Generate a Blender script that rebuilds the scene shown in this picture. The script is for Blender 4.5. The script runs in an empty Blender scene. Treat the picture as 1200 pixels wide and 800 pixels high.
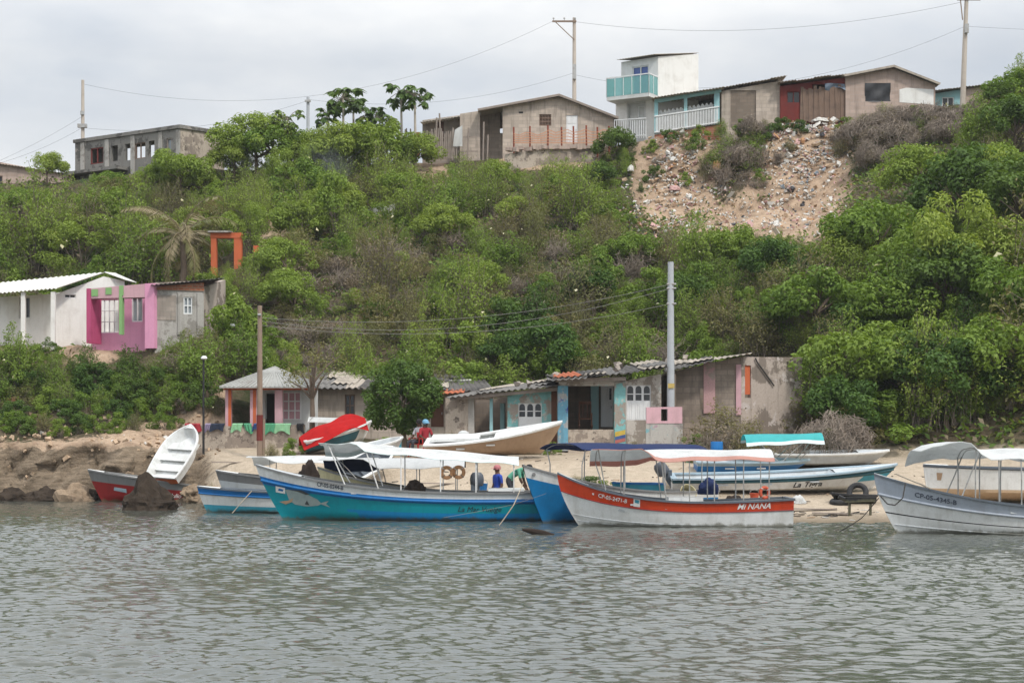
import bpy, math, random
import numpy as np
from mathutils import Vector, Matrix, noise

rnd = random.Random(7)
S = bpy.context.scene
COL = S.collection
PI = math.pi
F, CX, HY, CH = 2000.0, 600.0, 507.0, 2.45      # focal length in photo pixels, vanishing column and row, eye height


def at(px, py, Y):
    return Vector(((px - CX) * Y / F, Y, CH + (HY - py) * Y / F))


def lin(r, g, b, k=1.0):
    f = lambda c: ((c / 255 + .055) / 1.055) ** 2.4 if c > 10 else c / 255 / 12.92
    return (f(r) * k, f(g) * k, f(b) * k, 1.0)


# ------------------------------------------------------------------ materials
def new_mat(name):
    m = bpy.data.materials.new(name)
    m.use_nodes = True
    nt = m.node_tree
    nt.nodes.clear()
    out = nt.nodes.new('ShaderNodeOutputMaterial')
    return m, nt, out


def nd(nt, kind, **kw):
    n = nt.nodes.new(kind)
    for k, v in kw.items():
        if k.startswith('_'):
            setattr(n, k[1:], v)
        else:
            n.inputs[k.replace('__', ' ')].default_value = v
    return n


def mix(nt, fac, a, b, mode='MIX'):
    n = nt.nodes.new('ShaderNodeMix')
    n.data_type = 'RGBA'
    n.blend_type = mode
    for sock, v in ((n.inputs[0], fac), (n.inputs[6], a), (n.inputs[7], b)):
        if isinstance(v, bpy.types.NodeSocket):
            nt.links.new(v, sock)
        elif isinstance(v, (int, float)):
            sock.default_value = v
        else:
            sock.default_value = tuple(v)
    return n.outputs[2]


def ramp(nt, src, p0, p1, v0=0.0, v1=1.0):
    n = nt.nodes.new('ShaderNodeMapRange')
    n.inputs['From Min'].default_value = p0
    n.inputs['From Max'].default_value = p1
    n.inputs['To Min'].default_value = v0
    n.inputs['To Max'].default_value = v1
    nt.links.new(src, n.inputs['Value'])
    return n.outputs[0]


def coords(nt, scale=(1, 1, 1), kind='Object'):
    tc = nt.nodes.new('ShaderNodeTexCoord')
    mp = nt.nodes.new('ShaderNodeMapping')
    mp.inputs['Scale'].default_value = scale
    nt.links.new(tc.outputs[kind], mp.inputs['Vector'])
    return mp.outputs[0]


def noise_tex(nt, vec, scale, detail=4, rough=.55):
    n = nd(nt, 'ShaderNodeTexNoise', Scale=scale, Detail=detail, Roughness=rough)
    nt.links.new(vec, n.inputs['Vector'])
    return n.outputs[0]


def finish(nt, out, color, rough=.7, bump=None, bump_s=.2, bump_d=.02, spec=.3, metal=0.0, sheen=0):
    b = nt.nodes.new('ShaderNodeBsdfPrincipled')
    if isinstance(color, bpy.types.NodeSocket):
        nt.links.new(color, b.inputs['Base Color'])
    else:
        b.inputs['Base Color'].default_value = color
    if isinstance(rough, bpy.types.NodeSocket):
        nt.links.new(rough, b.inputs['Roughness'])
    else:
        b.inputs['Roughness'].default_value = rough
    b.inputs['Metallic'].default_value = metal
    b.inputs['Specular IOR Level'].default_value = spec
    if bump is not None:
        bp = nd(nt, 'ShaderNodeBump', Strength=bump_s, Distance=bump_d)
        nt.links.new(bump, bp.inputs['Height'])
        nt.links.new(bp.outputs[0], b.inputs['Normal'])
    nt.links.new(b.outputs[0], out.inputs[0])
    return b


MATS = {}


def paint(name, col, dirt=None, amt=.55, scale=1.6, rough=.55, spec=.4, streak=True, bump=.15, metal=0.0, slime=False):
    """painted or bare surface with blotches of wear and vertical run-off stains"""
    if name in MATS:
        return MATS[name]
    m, nt, out = new_mat(name)
    dirt = dirt or tuple(c * .45 for c in col[:3]) + (1,)
    v = coords(nt)
    big = noise_tex(nt, v, scale, 6, .62)
    f1 = ramp(nt, big, .48, .72, 0, amt)
    c = mix(nt, f1, col, dirt)
    if streak:
        v2 = coords(nt, (5.5, 5.5, .45))
        s = noise_tex(nt, v2, 1.3, 4, .6)
        c = mix(nt, ramp(nt, s, .5, .78, 0, amt * .8), c, dirt)
    fine = noise_tex(nt, v, scale * 14, 3, .6)
    c = mix(nt, ramp(nt, fine, .35, .75, 0, .22), c, tuple(x * .62 for x in col[:3]) + (1,))
    if slime:
        # weed and scum line just above the water, scuffs higher up
        sx = nt.nodes.new('ShaderNodeSeparateXYZ')
        tc_ = nt.nodes.new('ShaderNodeTexCoord')
        nt.links.new(tc_.outputs['Object'], sx.inputs[0])
        n_ = noise_tex(nt, coords(nt, (2.2, 2.2, 1.2)), 2.0, 5, .65)
        ad_ = nd(nt, 'ShaderNodeMath', _operation='MULTIPLY_ADD')
        nt.links.new(n_, ad_.inputs[0])
        ad_.inputs[1].default_value = -.26
        nt.links.new(sx.outputs[2], ad_.inputs[2])
        c = mix(nt, ramp(nt, ad_.outputs[0], -.09, -.02, .75, 0), c, (.10, .095, .055, 1))
        sc_ = noise_tex(nt, coords(nt, (1.1, 1.1, 9)), 3.0, 4, .7)
        c = mix(nt, ramp(nt, sc_, .63, .72, 0, .4), c, dirt)
    finish(nt, out, c, rough, fine, bump, .02, spec, metal)
    MATS[name] = m
    return m


def peel(name, layers, scale=1.2, rough=.85):
    """several coats of paint flaking off in patches; layers = base + [(colour, threshold)]"""
    if name in MATS:
        return MATS[name]
    m, nt, out = new_mat(name)
    c = layers[0]
    for i, (col, th, sc) in enumerate(layers[1:]):
        tc = nt.nodes.new('ShaderNodeTexCoord')
        mp = nt.nodes.new('ShaderNodeMapping')
        mp.inputs['Location'].default_value = (3.7 * i + 1.3, 2.1 * i, 5.3 * i)
        nt.links.new(tc.outputs['Object'], mp.inputs['Vector'])
        n = noise_tex(nt, mp.outputs[0], sc, 7, .68)
        c = mix(nt, ramp(nt, n, th, th + .035), c, col)
    v = coords(nt)
    fine = noise_tex(nt, v, 18, 3, .6)
    c = mix(nt, ramp(nt, fine, .4, .8, 0, .3), c, (.12, .11, .095, 1))
    s = noise_tex(nt, coords(nt, (4, 4, .4)), 1.4, 4, .6)
    c = mix(nt, ramp(nt, s, .54, .8, 0, .45), c, (.09, .08, .07, 1))
    finish(nt, out, c, rough, fine, .25, .02, .2)
    MATS[name] = m
    return m


def blocks(name, col, mortar, dirt, w=.42, h=.21, amt=.5, rough=.9, stain=(.07, .065, .06, 1)):
    """bare cinder block or brick wall"""
    if name in MATS:
        return MATS[name]
    m, nt, out = new_mat(name)
    tc = nt.nodes.new('ShaderNodeTexCoord')
    sx = nt.nodes.new('ShaderNodeSeparateXYZ')
    nt.links.new(tc.outputs['Object'], sx.inputs[0])
    ad = nt.nodes.new('ShaderNodeMath')
    ad.operation = 'ADD'
    nt.links.new(sx.outputs[0], ad.inputs[0])
    nt.links.new(sx.outputs[1], ad.inputs[1])
    cb = nt.nodes.new('ShaderNodeCombineXYZ')
    nt.links.new(ad.outputs[0], cb.inputs[0])
    nt.links.new(sx.outputs[2], cb.inputs[1])
    br = nd(nt, 'ShaderNodeTexBrick', Scale=1.0)
    br.inputs['Brick Width'].default_value = w
    br.inputs['Row Height'].default_value = h
    br.inputs['Mortar Size'].default_value = .018
    br.inputs['Bias'].default_value = 0
    br.inputs['Color1'].default_value = col
    br.inputs['Color2'].default_value = tuple(c * .74 for c in col[:3]) + (1,)
    br.inputs['Mortar'].default_value = mortar
    nt.links.new(cb.outputs[0], br.inputs['Vector'])
    v = coords(nt)
    big = noise_tex(nt, v, .9, 6, .65)
    c = mix(nt, ramp(nt, big, .45, .7, 0, amt), br.outputs[0], dirt)
    s = noise_tex(nt, coords(nt, (3.2, 3.2, .35)), 1.5, 5, .62)
    c = mix(nt, ramp(nt, s, .52, .76, 0, .6), c, stain)
    fine = noise_tex(nt, v, 22, 3, .6)
    c = mix(nt, ramp(nt, fine, .35, .8, 0, .3), c, dirt)
    finish(nt, out, c, rough, br.outputs[1], -.35, .02, .15)
    MATS[name] = m
    return m


def leafmat(name, c1, c2, c3, trans=.35, fl=None, fl_amt=.0):
    """foliage: hue shifts per plant (object random) and per leaf (island random)"""
    m, nt, out = new_mat(name)
    oi = nt.nodes.new('ShaderNodeObjectInfo')
    ge = nt.nodes.new('ShaderNodeNewGeometry')
    c = mix(nt, ge.outputs['Random Per Island'], c1, c2)
    c = mix(nt, ramp(nt, oi.outputs['Random'], .25, 1.0, 0, .85), c, c3)
    if fl:
        mth = nd(nt, 'ShaderNodeMath', _operation='GREATER_THAN')
        nt.links.new(ge.outputs['Random Per Island'], mth.inputs[0])
        mth.inputs[1].default_value = 1 - fl_amt
        c = mix(nt, mth.outputs[0], c, fl)
    df = nt.nodes.new('ShaderNodeBsdfPrincipled')
    df.inputs['Roughness'].default_value = .55
    df.inputs['Specular IOR Level'].default_value = .25
    tr = nt.nodes.new('ShaderNodeBsdfTranslucent')
    ms = nt.nodes.new('ShaderNodeMixShader')
    ms.inputs[0].default_value = trans
    nt.links.new(c, df.inputs['Base Color'])
    c2_ = mix(nt, 1.0, c, (1.0, 1.0, .55, 1), 'MULTIPLY')
    nt.links.new(c2_, tr.inputs['Color'])
    nt.links.new(df.outputs[0], ms.inputs[1])
    nt.links.new(tr.outputs[0], ms.inputs[2])
    nt.links.new(ms.outputs[0], out.inputs[0])
    MATS[name] = m
    return m


# ------------------------------------------------------------------ mesh builder
class MB:
    def __init__(self):
        self.v, self.f, self.m = [], [], []

    def add(self, vs, fs, m=0):
        o = len(self.v)
        self.v += [tuple(p) for p in vs]
        self.f += [tuple(i + o for i in f) for f in fs]
        self.m += [m] * len(fs)

    def quad(self, a, b, c, d, m=0):
        self.add([a, b, c, d], [(0, 1, 2, 3)], m)

    def tri(self, a, b, c, m=0):
        self.add([a, b, c], [(0, 1, 2)], m)

    def hexa(self, p, m=0):
        """8 corners: bottom ring then top ring"""
        self.add(p, [(3, 2, 1, 0), (4, 5, 6, 7), (0, 1, 5, 4), (1, 2, 6, 5), (2, 3, 7, 6), (3, 0, 4, 7)], m)

    def box(self, x0, x1, y0, y1, z0, z1, m=0):
        self.hexa([(x0, y0, z0), (x1, y0, z0), (x1, y1, z0), (x0, y1, z0), (x0, y0, z1), (x1, y0, z1), (x1, y1, z1), (x0, y1, z1)], m)

    def cbox(self, c, sx, sy, sz, m=0, rz=0.0, rx=0.0, ry=0.0):
        R = Matrix.Rotation(rz, 3, 'Z') @ Matrix.Rotation(ry, 3, 'Y') @ Matrix.Rotation(rx, 3, 'X')
        c = Vector(c)
        pts = []
        for z in (-1, 1):
            for x, y in ((-1, -1), (1, -1), (1, 1), (-1, 1)):
                pts.append(c + R @ Vector((x * sx / 2, y * sy / 2, z * sz / 2)))
        self.hexa(pts, m)

    def chunk(self, c, sx, sy, sz, m, r_):
        """an irregular lump: a tilted box whose corners are all off true"""
        R = Matrix.Rotation(r_.uniform(0, 6.3), 3, 'Z') @ Matrix.Rotation(r_.uniform(-.9, .9), 3, 'Y') @ Matrix.Rotation(r_.uniform(-.9, .9), 3, 'X')
        c = Vector(c)
        pts = []
        for z in (-1, 1):
            k = r_.uniform(.35, 1)
            for x, y in ((-1, -1), (1, -1), (1, 1), (-1, 1)):
                pts.append(c + R @ Vector((x * sx / 2 * k * r_.uniform(.5, 1.25), y * sy / 2 * k * r_.uniform(.5, 1.25), z * sz / 2 * r_.uniform(.5, 1.3))))
        self.hexa(pts, m)

    def beam(self, a, b, w, h, m=0, up=(0, 0, 1)):
        a, b = Vector(a), Vector(b)
        d = (b - a).normalized()
        s = d.cross(Vector(up))
        if s.length < 1e-4:
            s = d.cross(Vector((1, 0, 0)))
        s.normalize()
        u = s.cross(d)
        s, u = s * w / 2, u * h / 2
        self.hexa([a - s - u, a + s - u, a + s + u, a - s + u, b - s - u, b + s - u, b + s + u, b - s + u], m)

    def tube(self, pts, r, n=6, m=0, r1=None, caps=True, closed=False):
        pts = [Vector(p) for p in pts]
        k = len(pts)
        rs = r if isinstance(r, (list, tuple)) else [r + ((r1 if r1 is not None else r) - r) * i / max(1, k - 1) for i in range(k)]
        vs, fs = [], []
        prev = None
        for i, p in enumerate(pts):
            if closed:
                d = pts[(i + 1) % k] - pts[i - 1]
            else:
                d = pts[min(i + 1, k - 1)] - pts[max(i - 1, 0)]
            d.normalize()
            if prev is None:
                ref = Vector((0, 0, 1)) if abs(d.z) < .9 else Vector((1, 0, 0))
                s = d.cross(ref).normalized()
            else:
                s = (prev - d * prev.dot(d)).normalized()
            prev = s
            u = d.cross(s)
            for j in range(n):
                a = 2 * PI * j / n
                vs.append(p + (s * math.cos(a) + u * math.sin(a)) * rs[i])
        for i in range(k if closed else k - 1):
            i2 = (i + 1) % k
            for j in range(n):
                j2 = (j + 1) % n
                fs.append((i * n + j, i * n + j2, i2 * n + j2, i2 * n + j))
        if caps and not closed:
            fs.append(tuple(range(n - 1, -1, -1)))
            fs.append(tuple((k - 1) * n + j for j in range(n)))
        self.add(vs, fs, m)

    def grid(self, fn, nu, nv, m=0, flip=False):
        vs = [fn(i / nu, j / nv) for j in range(nv + 1) for i in range(nu + 1)]
        fs = []
        for j in range(nv):
            for i in range(nu):
                a = j * (nu + 1) + i
                q = (a, a + 1, a + nu + 2, a + nu + 1)
                fs.append(q[::-1] if flip else q)
        self.add(vs, fs, m if isinstance(m, int) else 0)
        if not isinstance(m, int):
            for j in range(nv):
                for i in range(nu):
                    self.m[len(self.m) - nu * nv + j * nu + i] = m((i + .5) / nu, (j + .5) / nv)

    def lathe(self, prof, n=16, c=(0, 0, 0), m=0, rot=None):
        vs, fs = [], []
        R = rot or Matrix.Identity(3)
        c = Vector(c)
        for r, z in prof:
            for j in range(n):
                a = 2 * PI * j / n
                vs.append(c + R @ Vector((r * math.cos(a), r * math.sin(a), z)))
        for i in range(len(prof) - 1):
            for j in range(n):
                j2 = (j + 1) % n
                fs.append((i * n + j, i * n + j2, (i + 1) * n + j2, (i + 1) * n + j))
        self.add(vs, fs, m)

    def torus(self, c, R, r, n=28, k=10, m=0, rot=None):
        Rm = rot or Matrix.Identity(3)
        c = Vector(c)
        vs, fs = [], []
        for i in range(n):
            a = 2 * PI * i / n
            for j in range(k):
                b = 2 * PI * j / k
                q = Vector(((R + r * math.cos(b)) * math.cos(a), (R + r * math.cos(b)) * math.sin(a), r * math.sin(b)))
                vs.append(c + Rm @ q)
        for i in range(n):
            for j in range(k):
                fs.append((i * k + j, ((i + 1) % n) * k + j, ((i + 1) % n) * k + (j + 1) % k, i * k + (j + 1) % k))
        self.add(vs, fs, m)

    def build(self, name, mats, parent=None, smooth=False, off=None, loc=None, bevel=0):
        if off is not None:
            ox, oy, oz = off
            self.v = [(x - ox, y - oy, z - oz) for x, y, z in self.v]
        me = bpy.data.meshes.new(name)
        me.from_pydata(self.v, [], self.f)
        for mt in (mats if isinstance(mats, (list, tuple)) else [mats]):
            me.materials.append(MATS[mt] if isinstance(mt, str) else mt)
        me.polygons.foreach_set('material_index', self.m)
        if smooth:
            me.polygons.foreach_set('use_smooth', [True] * len(self.f))
            me.set_sharp_from_angle(angle=math.radians(40))
        me.update()
        o = bpy.data.objects.new(name, me)
        COL.objects.link(o)
        if parent is not None:
            o.parent = parent
        if loc is not None:
            o.location = loc
        if bevel:
            bv = o.modifiers.new('bevel', 'BEVEL')
            bv.width = bevel
            bv.segments = 2
            bv.limit_method = 'ANGLE'
        return o


def quads_mesh(name, V, matidx, mats):
    """V: (N,4,3) array of loose quads"""
    n = len(V)
    me = bpy.data.meshes.new(name)
    me.vertices.add(n * 4)
    me.loops.add(n * 4)
    me.polygons.add(n)
    me.vertices.foreach_set('co', np.ascontiguousarray(V, dtype=np.float32).ravel())
    me.loops.foreach_set('vertex_index', np.arange(n * 4, dtype=np.int32))
    me.polygons.foreach_set('loop_start', np.arange(0, n * 4, 4, dtype=np.int32))
    me.polygons.foreach_set('loop_total', np.full(n, 4, dtype=np.int32))
    for mt in mats:
        me.materials.append(MATS[mt] if isinstance(mt, str) else mt)
    me.polygons.foreach_set('material_index', np.asarray(matidx, dtype=np.int32))
    me.update(calc_edges=True)
    me.validate()
    return me


def tag(o, label=None, cat=None, group=None, kind=None):
    if label:
        o['label'] = label
    if cat:
        o['category'] = cat
    if group:
        o['group'] = group
    if kind:
        o['kind'] = kind
    return o


def thing(name, label, cat, loc=(0, 0, 0), rz=0.0, group=None, rx=0.0, ry=0.0):
    o = bpy.data.objects.new(name, None)
    o.empty_display_size = .3
    COL.objects.link(o)
    o.location = loc
    o.rotation_euler = (rx, ry, rz)
    return tag(o, label, cat, group)


def copy_tree(o, parent=None):
    c = o.copy()
    COL.objects.link(c)
    if parent is not None:
        c.parent = parent
    for ch in list(o.children):
        copy_tree(ch, c)
    return c


def mesh_from_modifiers(o):
    dg = bpy.context.evaluated_depsgraph_get()
    me = bpy.data.meshes.new_from_object(o.evaluated_get(dg))
    return me


def text_polys(txt, size=1.0, bold=False, shear=0.0):
    """lettering as (verts 2-D, faces), width returned too"""
    cu = bpy.data.curves.new('lettering', 'FONT')
    cu.body = txt
    cu.size = size
    cu.shear = shear
    cu.resolution_u = 3
    if bold:
        cu.offset = .018 * size
    ob = bpy.data.objects.new('lettering_source', cu)
    COL.objects.link(ob)
    bpy.context.view_layer.update()
    me = mesh_from_modifiers(ob)
    vs = [(v.co.x, v.co.y) for v in me.vertices]
    fs = [tuple(p.vertices) for p in me.polygons]
    bpy.data.objects.remove(ob)
    bpy.data.meshes.remove(me)
    bpy.data.curves.remove(cu)
    w = max(v[0] for v in vs)
    return vs, fs, w
# ------------------------------------------------------------------ camera, sky, sun
cam = bpy.data.cameras.new('camera')
cam.sensor_width = 36.0
cam.lens = 60.0
cam.shift_y = (HY - 400.0) / 1200.0
cam.clip_end = 6000
cam_o = bpy.data.objects.new('camera', cam)
cam_o.location = (0, 0, CH)
cam_o.rotation_euler = (PI / 2, 0, 0)
COL.objects.link(cam_o)
S.camera = cam_o

SUN_EL, SUN_AZ = math.radians(50), math.radians(143)     # azimuth clockwise from +Y
W = bpy.data.worlds.new('World')
S.world = W
W.use_nodes = True
nt = W.node_tree
nt.nodes.clear()
wo = nt.nodes.new('ShaderNodeOutputWorld')
sky = nt.nodes.new('ShaderNodeTexSky')
sky.sky_type = 'NISHITA'
sky.sun_disc = False
sky.sun_elevation = SUN_EL
sky.sun_rotation = SUN_AZ
bg1 = nd(nt, 'ShaderNodeBackground', Strength=.09)
nt.links.new(sky.outputs[0], bg1.inputs[0])
tc = nt.nodes.new('ShaderNodeTexCoord')
mp = nt.nodes.new('ShaderNodeMapping')
mp.inputs['Scale'].default_value = (1.0, 1.0, 2.6)
nt.links.new(tc.outputs['Generated'], mp.inputs['Vector'])
n1 = noise_tex(nt, mp.outputs[0], 2.6, 6, .55)
n2 = noise_tex(nt, mp.outputs[0], 9.0, 5, .55)
c = mix(nt, ramp(nt, n1, .40, .62), (.57, .625, .70, 1), (.95, .95, .94, 1))
c = mix(nt, ramp(nt, n2, .35, .7, 0, .45), c, (.70, .72, .75, 1))
bg2 = nd(nt, 'ShaderNodeBackground', Strength=.95)
# an overcast sky is brighter overhead than near the horizon
sz_ = nt.nodes.new('ShaderNodeSeparateXYZ')
nt.links.new(tc.outputs['Generated'], sz_.inputs[0])
up_ = ramp(nt, sz_.outputs[2], .21, .48, 1.0, 2.15)
cbn = nt.nodes.new('ShaderNodeCombineXYZ')
for i_ in range(3):
    nt.links.new(up_, cbn.inputs[i_])
c = mix(nt, 1.0, c, cbn.outputs[0], 'MULTIPLY')
c.node.clamp_result = False
nt.links.new(c, bg2.inputs[0])
ms = nt.nodes.new('ShaderNodeMixShader')
ms.inputs[0].default_value = .9
nt.links.new(bg1.outputs[0], ms.inputs[1])
nt.links.new(bg2.outputs[0], ms.inputs[2])
nt.links.new(ms.outputs[0], wo.inputs[0])

sl = bpy.data.lights.new('sun', 'SUN')
sl.energy = 2.0
sl.angle = math.radians(6)
sl.color = (1.0, .95, .87)
so = bpy.data.objects.new('sun', sl)
COL.objects.link(so)
sd = Vector((math.sin(SUN_AZ) * math.cos(SUN_EL), math.cos(SUN_AZ) * math.cos(SUN_EL), math.sin(SUN_EL)))
so.rotation_euler = sd.to_track_quat('Z', 'Y').to_euler()
so.location = sd * 150

S.view_settings.view_transform = 'Standard'
S.view_settings.look = 'None'
S.view_settings.exposure = 0.15
S.view_settings.gamma = 1.0
S.view_settings.use_curve_mapping = False
S.render.engine = 'CYCLES'
S.cycles.use_denoising = True
S.cycles.max_bounces = 6
S.cycles.transparent_max_bounces = 8
S.cycles.caustics_reflective = False
S.cycles.caustics_refractive = False
S.cycles.sample_clamp_indirect = 4.0

# ------------------------------------------------------------------ terrain
#        u      shore        bank         base         slope1       slope2       slope3       crest
PROF = [(-900, (64, 0), (65, 2.3), (72, 3.4), (76, 5.8), (84, 6.8), (91, 11.0), (100, 16.2)),
        (0,    (62.6, 0), (63.5, 2.15), (68.5, 3.3), (72.5, 6.0), (82, 6.9), (89, 11.5), (98, 16.7)),
        (150,  (62.0, 0), (63.0, 2.05), (69, 3.2), (72.5, 5.8), (82, 7.2), (89, 12.3), (98, 17.1)),
        (230,  (59.5, 0), (62.5, 1.6), (66, 2.5), (71.2, 6.2), (82, 8.6), (90, 13), (98, 17.5)),
        (275,  (55.5, 0), (59.5, 1.3), (66, 2.4), (71.8, 5.7), (81, 9.4), (90, 14), (98, 17.6)),
        (350,  (53.5, 0), (58.5, 1.6), (68, 2.4), (73, 5.4), (82, 10.2), (90, 14.2), (98, 17.7)),
        (560,  (51.3, 0), (56, 1.5), (67.5, 2.3), (74, 6.2), (82, 10.6), (90, 14.6), (98, 18.0)),
        (700,  (48.5, 0), (55, 1.5), (66.5, 2.2), (74, 6.7), (82, 10.9), (91, 14.8), (98, 18.9)),
        (790,  (47.2, 0), (54.5, 1.3), (66, 2.2), (73, 6.6), (82, 11.2), (91.3, 14.0), (95.2, 18.7)),
        (950,  (46.6, 0), (54, 1.0), (61, 1.7), (70, 6.8), (81, 11.9), (91.0, 14.4), (95.2, 19.4)),
        (1050, (46.5, 0), (53, 0.9), (59, 1.7), (68.5, 7.0), (79, 12.6), (90, 17.2), (98, 20.9)),
        (1200, (46.0, 0), (53, 0.9), (57.5, 1.7), (67, 7.5), (79, 13.2), (90, 18), (98, 21.7)),
        (2100, (45, 0), (52, 0.9), (57, 1.8), (66, 8.0), (78, 13.6), (90, 18.6), (99, 22.4))]
PU = np.array([p[0] for p in PROF], float)
PY = np.array([[q[0] for q in p[1:]] for p in PROF], float)
PZ = np.array([[q[1] for q in p[1:]] for p in PROF], float)


def ground_np(x, y):
    x, y = np.asarray(x, float), np.asarray(y, float)
    u = np.clip(CX + x / np.maximum(y, 30) * F, PU[0], PU[-1])
    Yk = np.stack([np.interp(u, PU, PY[:, k]) for k in range(7)], -1)
    Zk = np.stack([np.interp(u, PU, PZ[:, k]) for k in range(7)], -1)
    z = np.where(y < Yk[..., 0], np.maximum((y - Yk[..., 0]) * .22, -2.5), 0.0)
    for k in range(6):
        t = (y - Yk[..., k]) / (Yk[..., k + 1] - Yk[..., k])
        seg = Zk[..., k] + (Zk[..., k + 1] - Zk[..., k]) * t
        z = np.where((t >= 0) & (t < 1), seg, z)
    over = y - Yk[..., 6]
    z = np.where(over >= 0, Zk[..., 6] + np.minimum(over * .015, .8) - np.maximum(over - 60, 0) * .12, z)
    return np.maximum(z, -3.0)


def vnoise(x, y, s, seed=0.0):
    return np.array([noise.noise((a * s + seed, b * s - seed, seed)) for a, b in zip(np.ravel(x), np.ravel(y))]).reshape(np.shape(x))


def ground(x, y):
    return float(ground_np(x, y))


def on(px, Y, dz=0.0):
    """world point standing on the ground in photo column px at depth Y"""
    x = (px - CX) * Y / F
    return Vector((x, Y, ground(x, Y) + dz))


def slide_bumps(x, y, z):
    """gullies and humps of the rubbish slope"""
    u = CX + x * F / max(y, 46)
    k = min(1, max(0, 1.3 - ((u - 870) / 130) ** 2)) * min(1, max(0, (z - 12) / 2)) * min(1, max(0, (98 - y) / 2))
    return 0 if k == 0 else k * (.7 * noise.noise((x * .55 + 21, y * .55 - 21, 21.0)) + .45 * noise.noise((x * 1.5 + 4.4, y * 1.5 - 4.4, 4.4)))


us = np.concatenate([np.linspace(-6000, -400, 15)[:-1], np.linspace(-400, 1600, 201), np.linspace(1600, 7000, 15)[1:]])
ys = np.concatenate([np.linspace(-120, 38, 10)[:-1], np.concatenate([np.linspace(38, 61.4, 59), np.linspace(61.4, 66, 61)[1:], np.linspace(66, 104, 96)[1:]]), np.linspace(104, 170, 20)[1:], [260, 500, 900]])
U, Yg = np.meshgrid(us, ys)
X = (U - CX) * np.maximum(Yg, 46) / F
Z = ground_np(X, Yg)
land = np.clip((Z - .02) / .4, 0, 1) * (Yg < 110)
rough = np.clip((Z - 1.4) / 1.2, .12, 1)
nz = vnoise(X, Yg, .35, 3.1) * .45 + vnoise(X, Yg, 1.1, 9.2) * .2
Z2 = Z + nz * land * rough * .6
rub = np.clip(1.3 - ((U - 870) / 130) ** 2, 0, 1) * np.clip((Z - 12) / 2, 0, 1) * np.clip((98 - Yg) / 2, 0, 1)
Z2 = Z2 + rub * (vnoise(X, Yg, .55, 21.0) * .7 + vnoise(X, Yg, 1.5, 4.4) * .45)
cliff = np.clip((250 - U) / 60, 0, 1) * np.clip(1 - np.abs(Z - 1.1) / 1.5, 0, 1) * (Yg < 67) * (Yg > 60)
Ys_ = Yg + cliff * (vnoise(X, Z, 1.1, 5.5) * 1.1 + vnoise(X, Z, 3.3, 2.5) * .6 + vnoise(X, Z * 2, 6.0, 1.5) * .25)
Z2 = Z2 + cliff * vnoise(X, Yg, 2.6, 8.5) * .35
# masks for the surface: sand, bare dirt, rubble slope
bare = np.zeros_like(Z)


def blob(u0, v0, ru, rv, w=1.0):
    PYv = HY - (Z - CH) / np.maximum(Yg, 1) * F
    d = ((U - u0) / ru) ** 2 + ((PYv - v0) / rv) ** 2
    return np.clip(1.6 - d * 1.0, 0, 1) * w * (Yg > 62)


for b in ((935, 205, 60, 78), (880, 262, 95, 26), (790, 205, 48, 66), (955, 160, 40, 30), (735, 410, 22, 20), (580, 430, 18, 22), (330, 285, 25, 35), (470, 205, 60, 22), (60, 405, 80, 30), (640, 185, 60, 14), (180, 520, 60, 25), (60, 440, 50, 20), (240, 480, 30, 40)):
    bare = np.maximum(bare, blob(*b))
bare = np.maximum(bare, np.clip((2.4 - Z) / .4, 0, 1) * np.clip((262 - U) / 40, 0, 1))
sand = np.clip((2.15 - Z) / .35, 0, 1) * np.clip((U - 215) / 60, 0, 1)
nv, nu = U.shape
me = bpy.data.meshes.new('ground')
verts = np.stack([X, Ys_, Z2], -1).reshape(-1, 3)
idx = np.arange(nv * nu).reshape(nv, nu)
fq = np.stack([idx[:-1, :-1], idx[:-1, 1:], idx[1:, 1:], idx[1:, :-1]], -1).reshape(-1, 4)
me.from_pydata(verts.tolist(), [], fq.tolist())
me.polygons.foreach_set('use_smooth', [True] * len(fq))
at_ = me.attributes.new('soil', 'FLOAT_COLOR', 'POINT')
clf = np.clip((262 - U) / 40, 0, 1) * np.clip((2.02 - Z) / .25, 0, 1) * (Yg > 59)
colr = np.stack([sand, bare, clf, np.ones_like(sand)], -1).reshape(-1)
at_.data.foreach_set('color', colr.astype(np.float32))
m, nt, out = new_mat('ground')
aa = nt.nodes.new('ShaderNodeAttribute')
aa.attribute_name = 'soil'
sp = nt.nodes.new('ShaderNodeSeparateColor')
nt.links.new(aa.outputs['Color'], sp.inputs[0])
v = coords(nt)
na = noise_tex(nt, v, .5, 8, .65)
nb = noise_tex(nt, v, 3.2, 6, .7)
nc = noise_tex(nt, v, 14, 4, .6)
soil = mix(nt, ramp(nt, nb, .35, .7), (.07, .06, .036, 1), (.13, .10, .065, 1))
soil = mix(nt, ramp(nt, na, .5, .62), soil, (.035, .05, .018, 1))
dirt = mix(nt, ramp(nt, nb, .35, .68), (.50, .37, .26, 1), (.31, .215, .15, 1))
dirt = mix(nt, ramp(nt, nc, .55, .75, 0, .7), dirt, (.46, .40, .32, 1))
dirt = mix(nt, ramp(nt, na, .5, .7, 0, .75), dirt, (.15, .105, .07, 1))
sandc = mix(nt, ramp(nt, nb, .35, .7), (.52, .43, .33, 1), (.38, .31, .23, 1))
sandc = mix(nt, ramp(nt, nc, .56, .74, 0, .6), sandc, (.20, .15, .11, 1))
sandc = mix(nt, ramp(nt, na, .52, .66, 0, .5), sandc, (.33, .28, .21, 1))
ad = nd(nt, 'ShaderNodeMath', _operation='ADD')
nt.links.new(sp.outputs[1], ad.inputs[0])
nt.links.new(ramp(nt, nb, .3, .7, -.35, .35), ad.inputs[1])
c = mix(nt, ramp(nt, ad.outputs[0], .35, .6), soil, dirt)
c = mix(nt, ramp(nt, sp.outputs[0], .15, .6), c, sandc)
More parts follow.
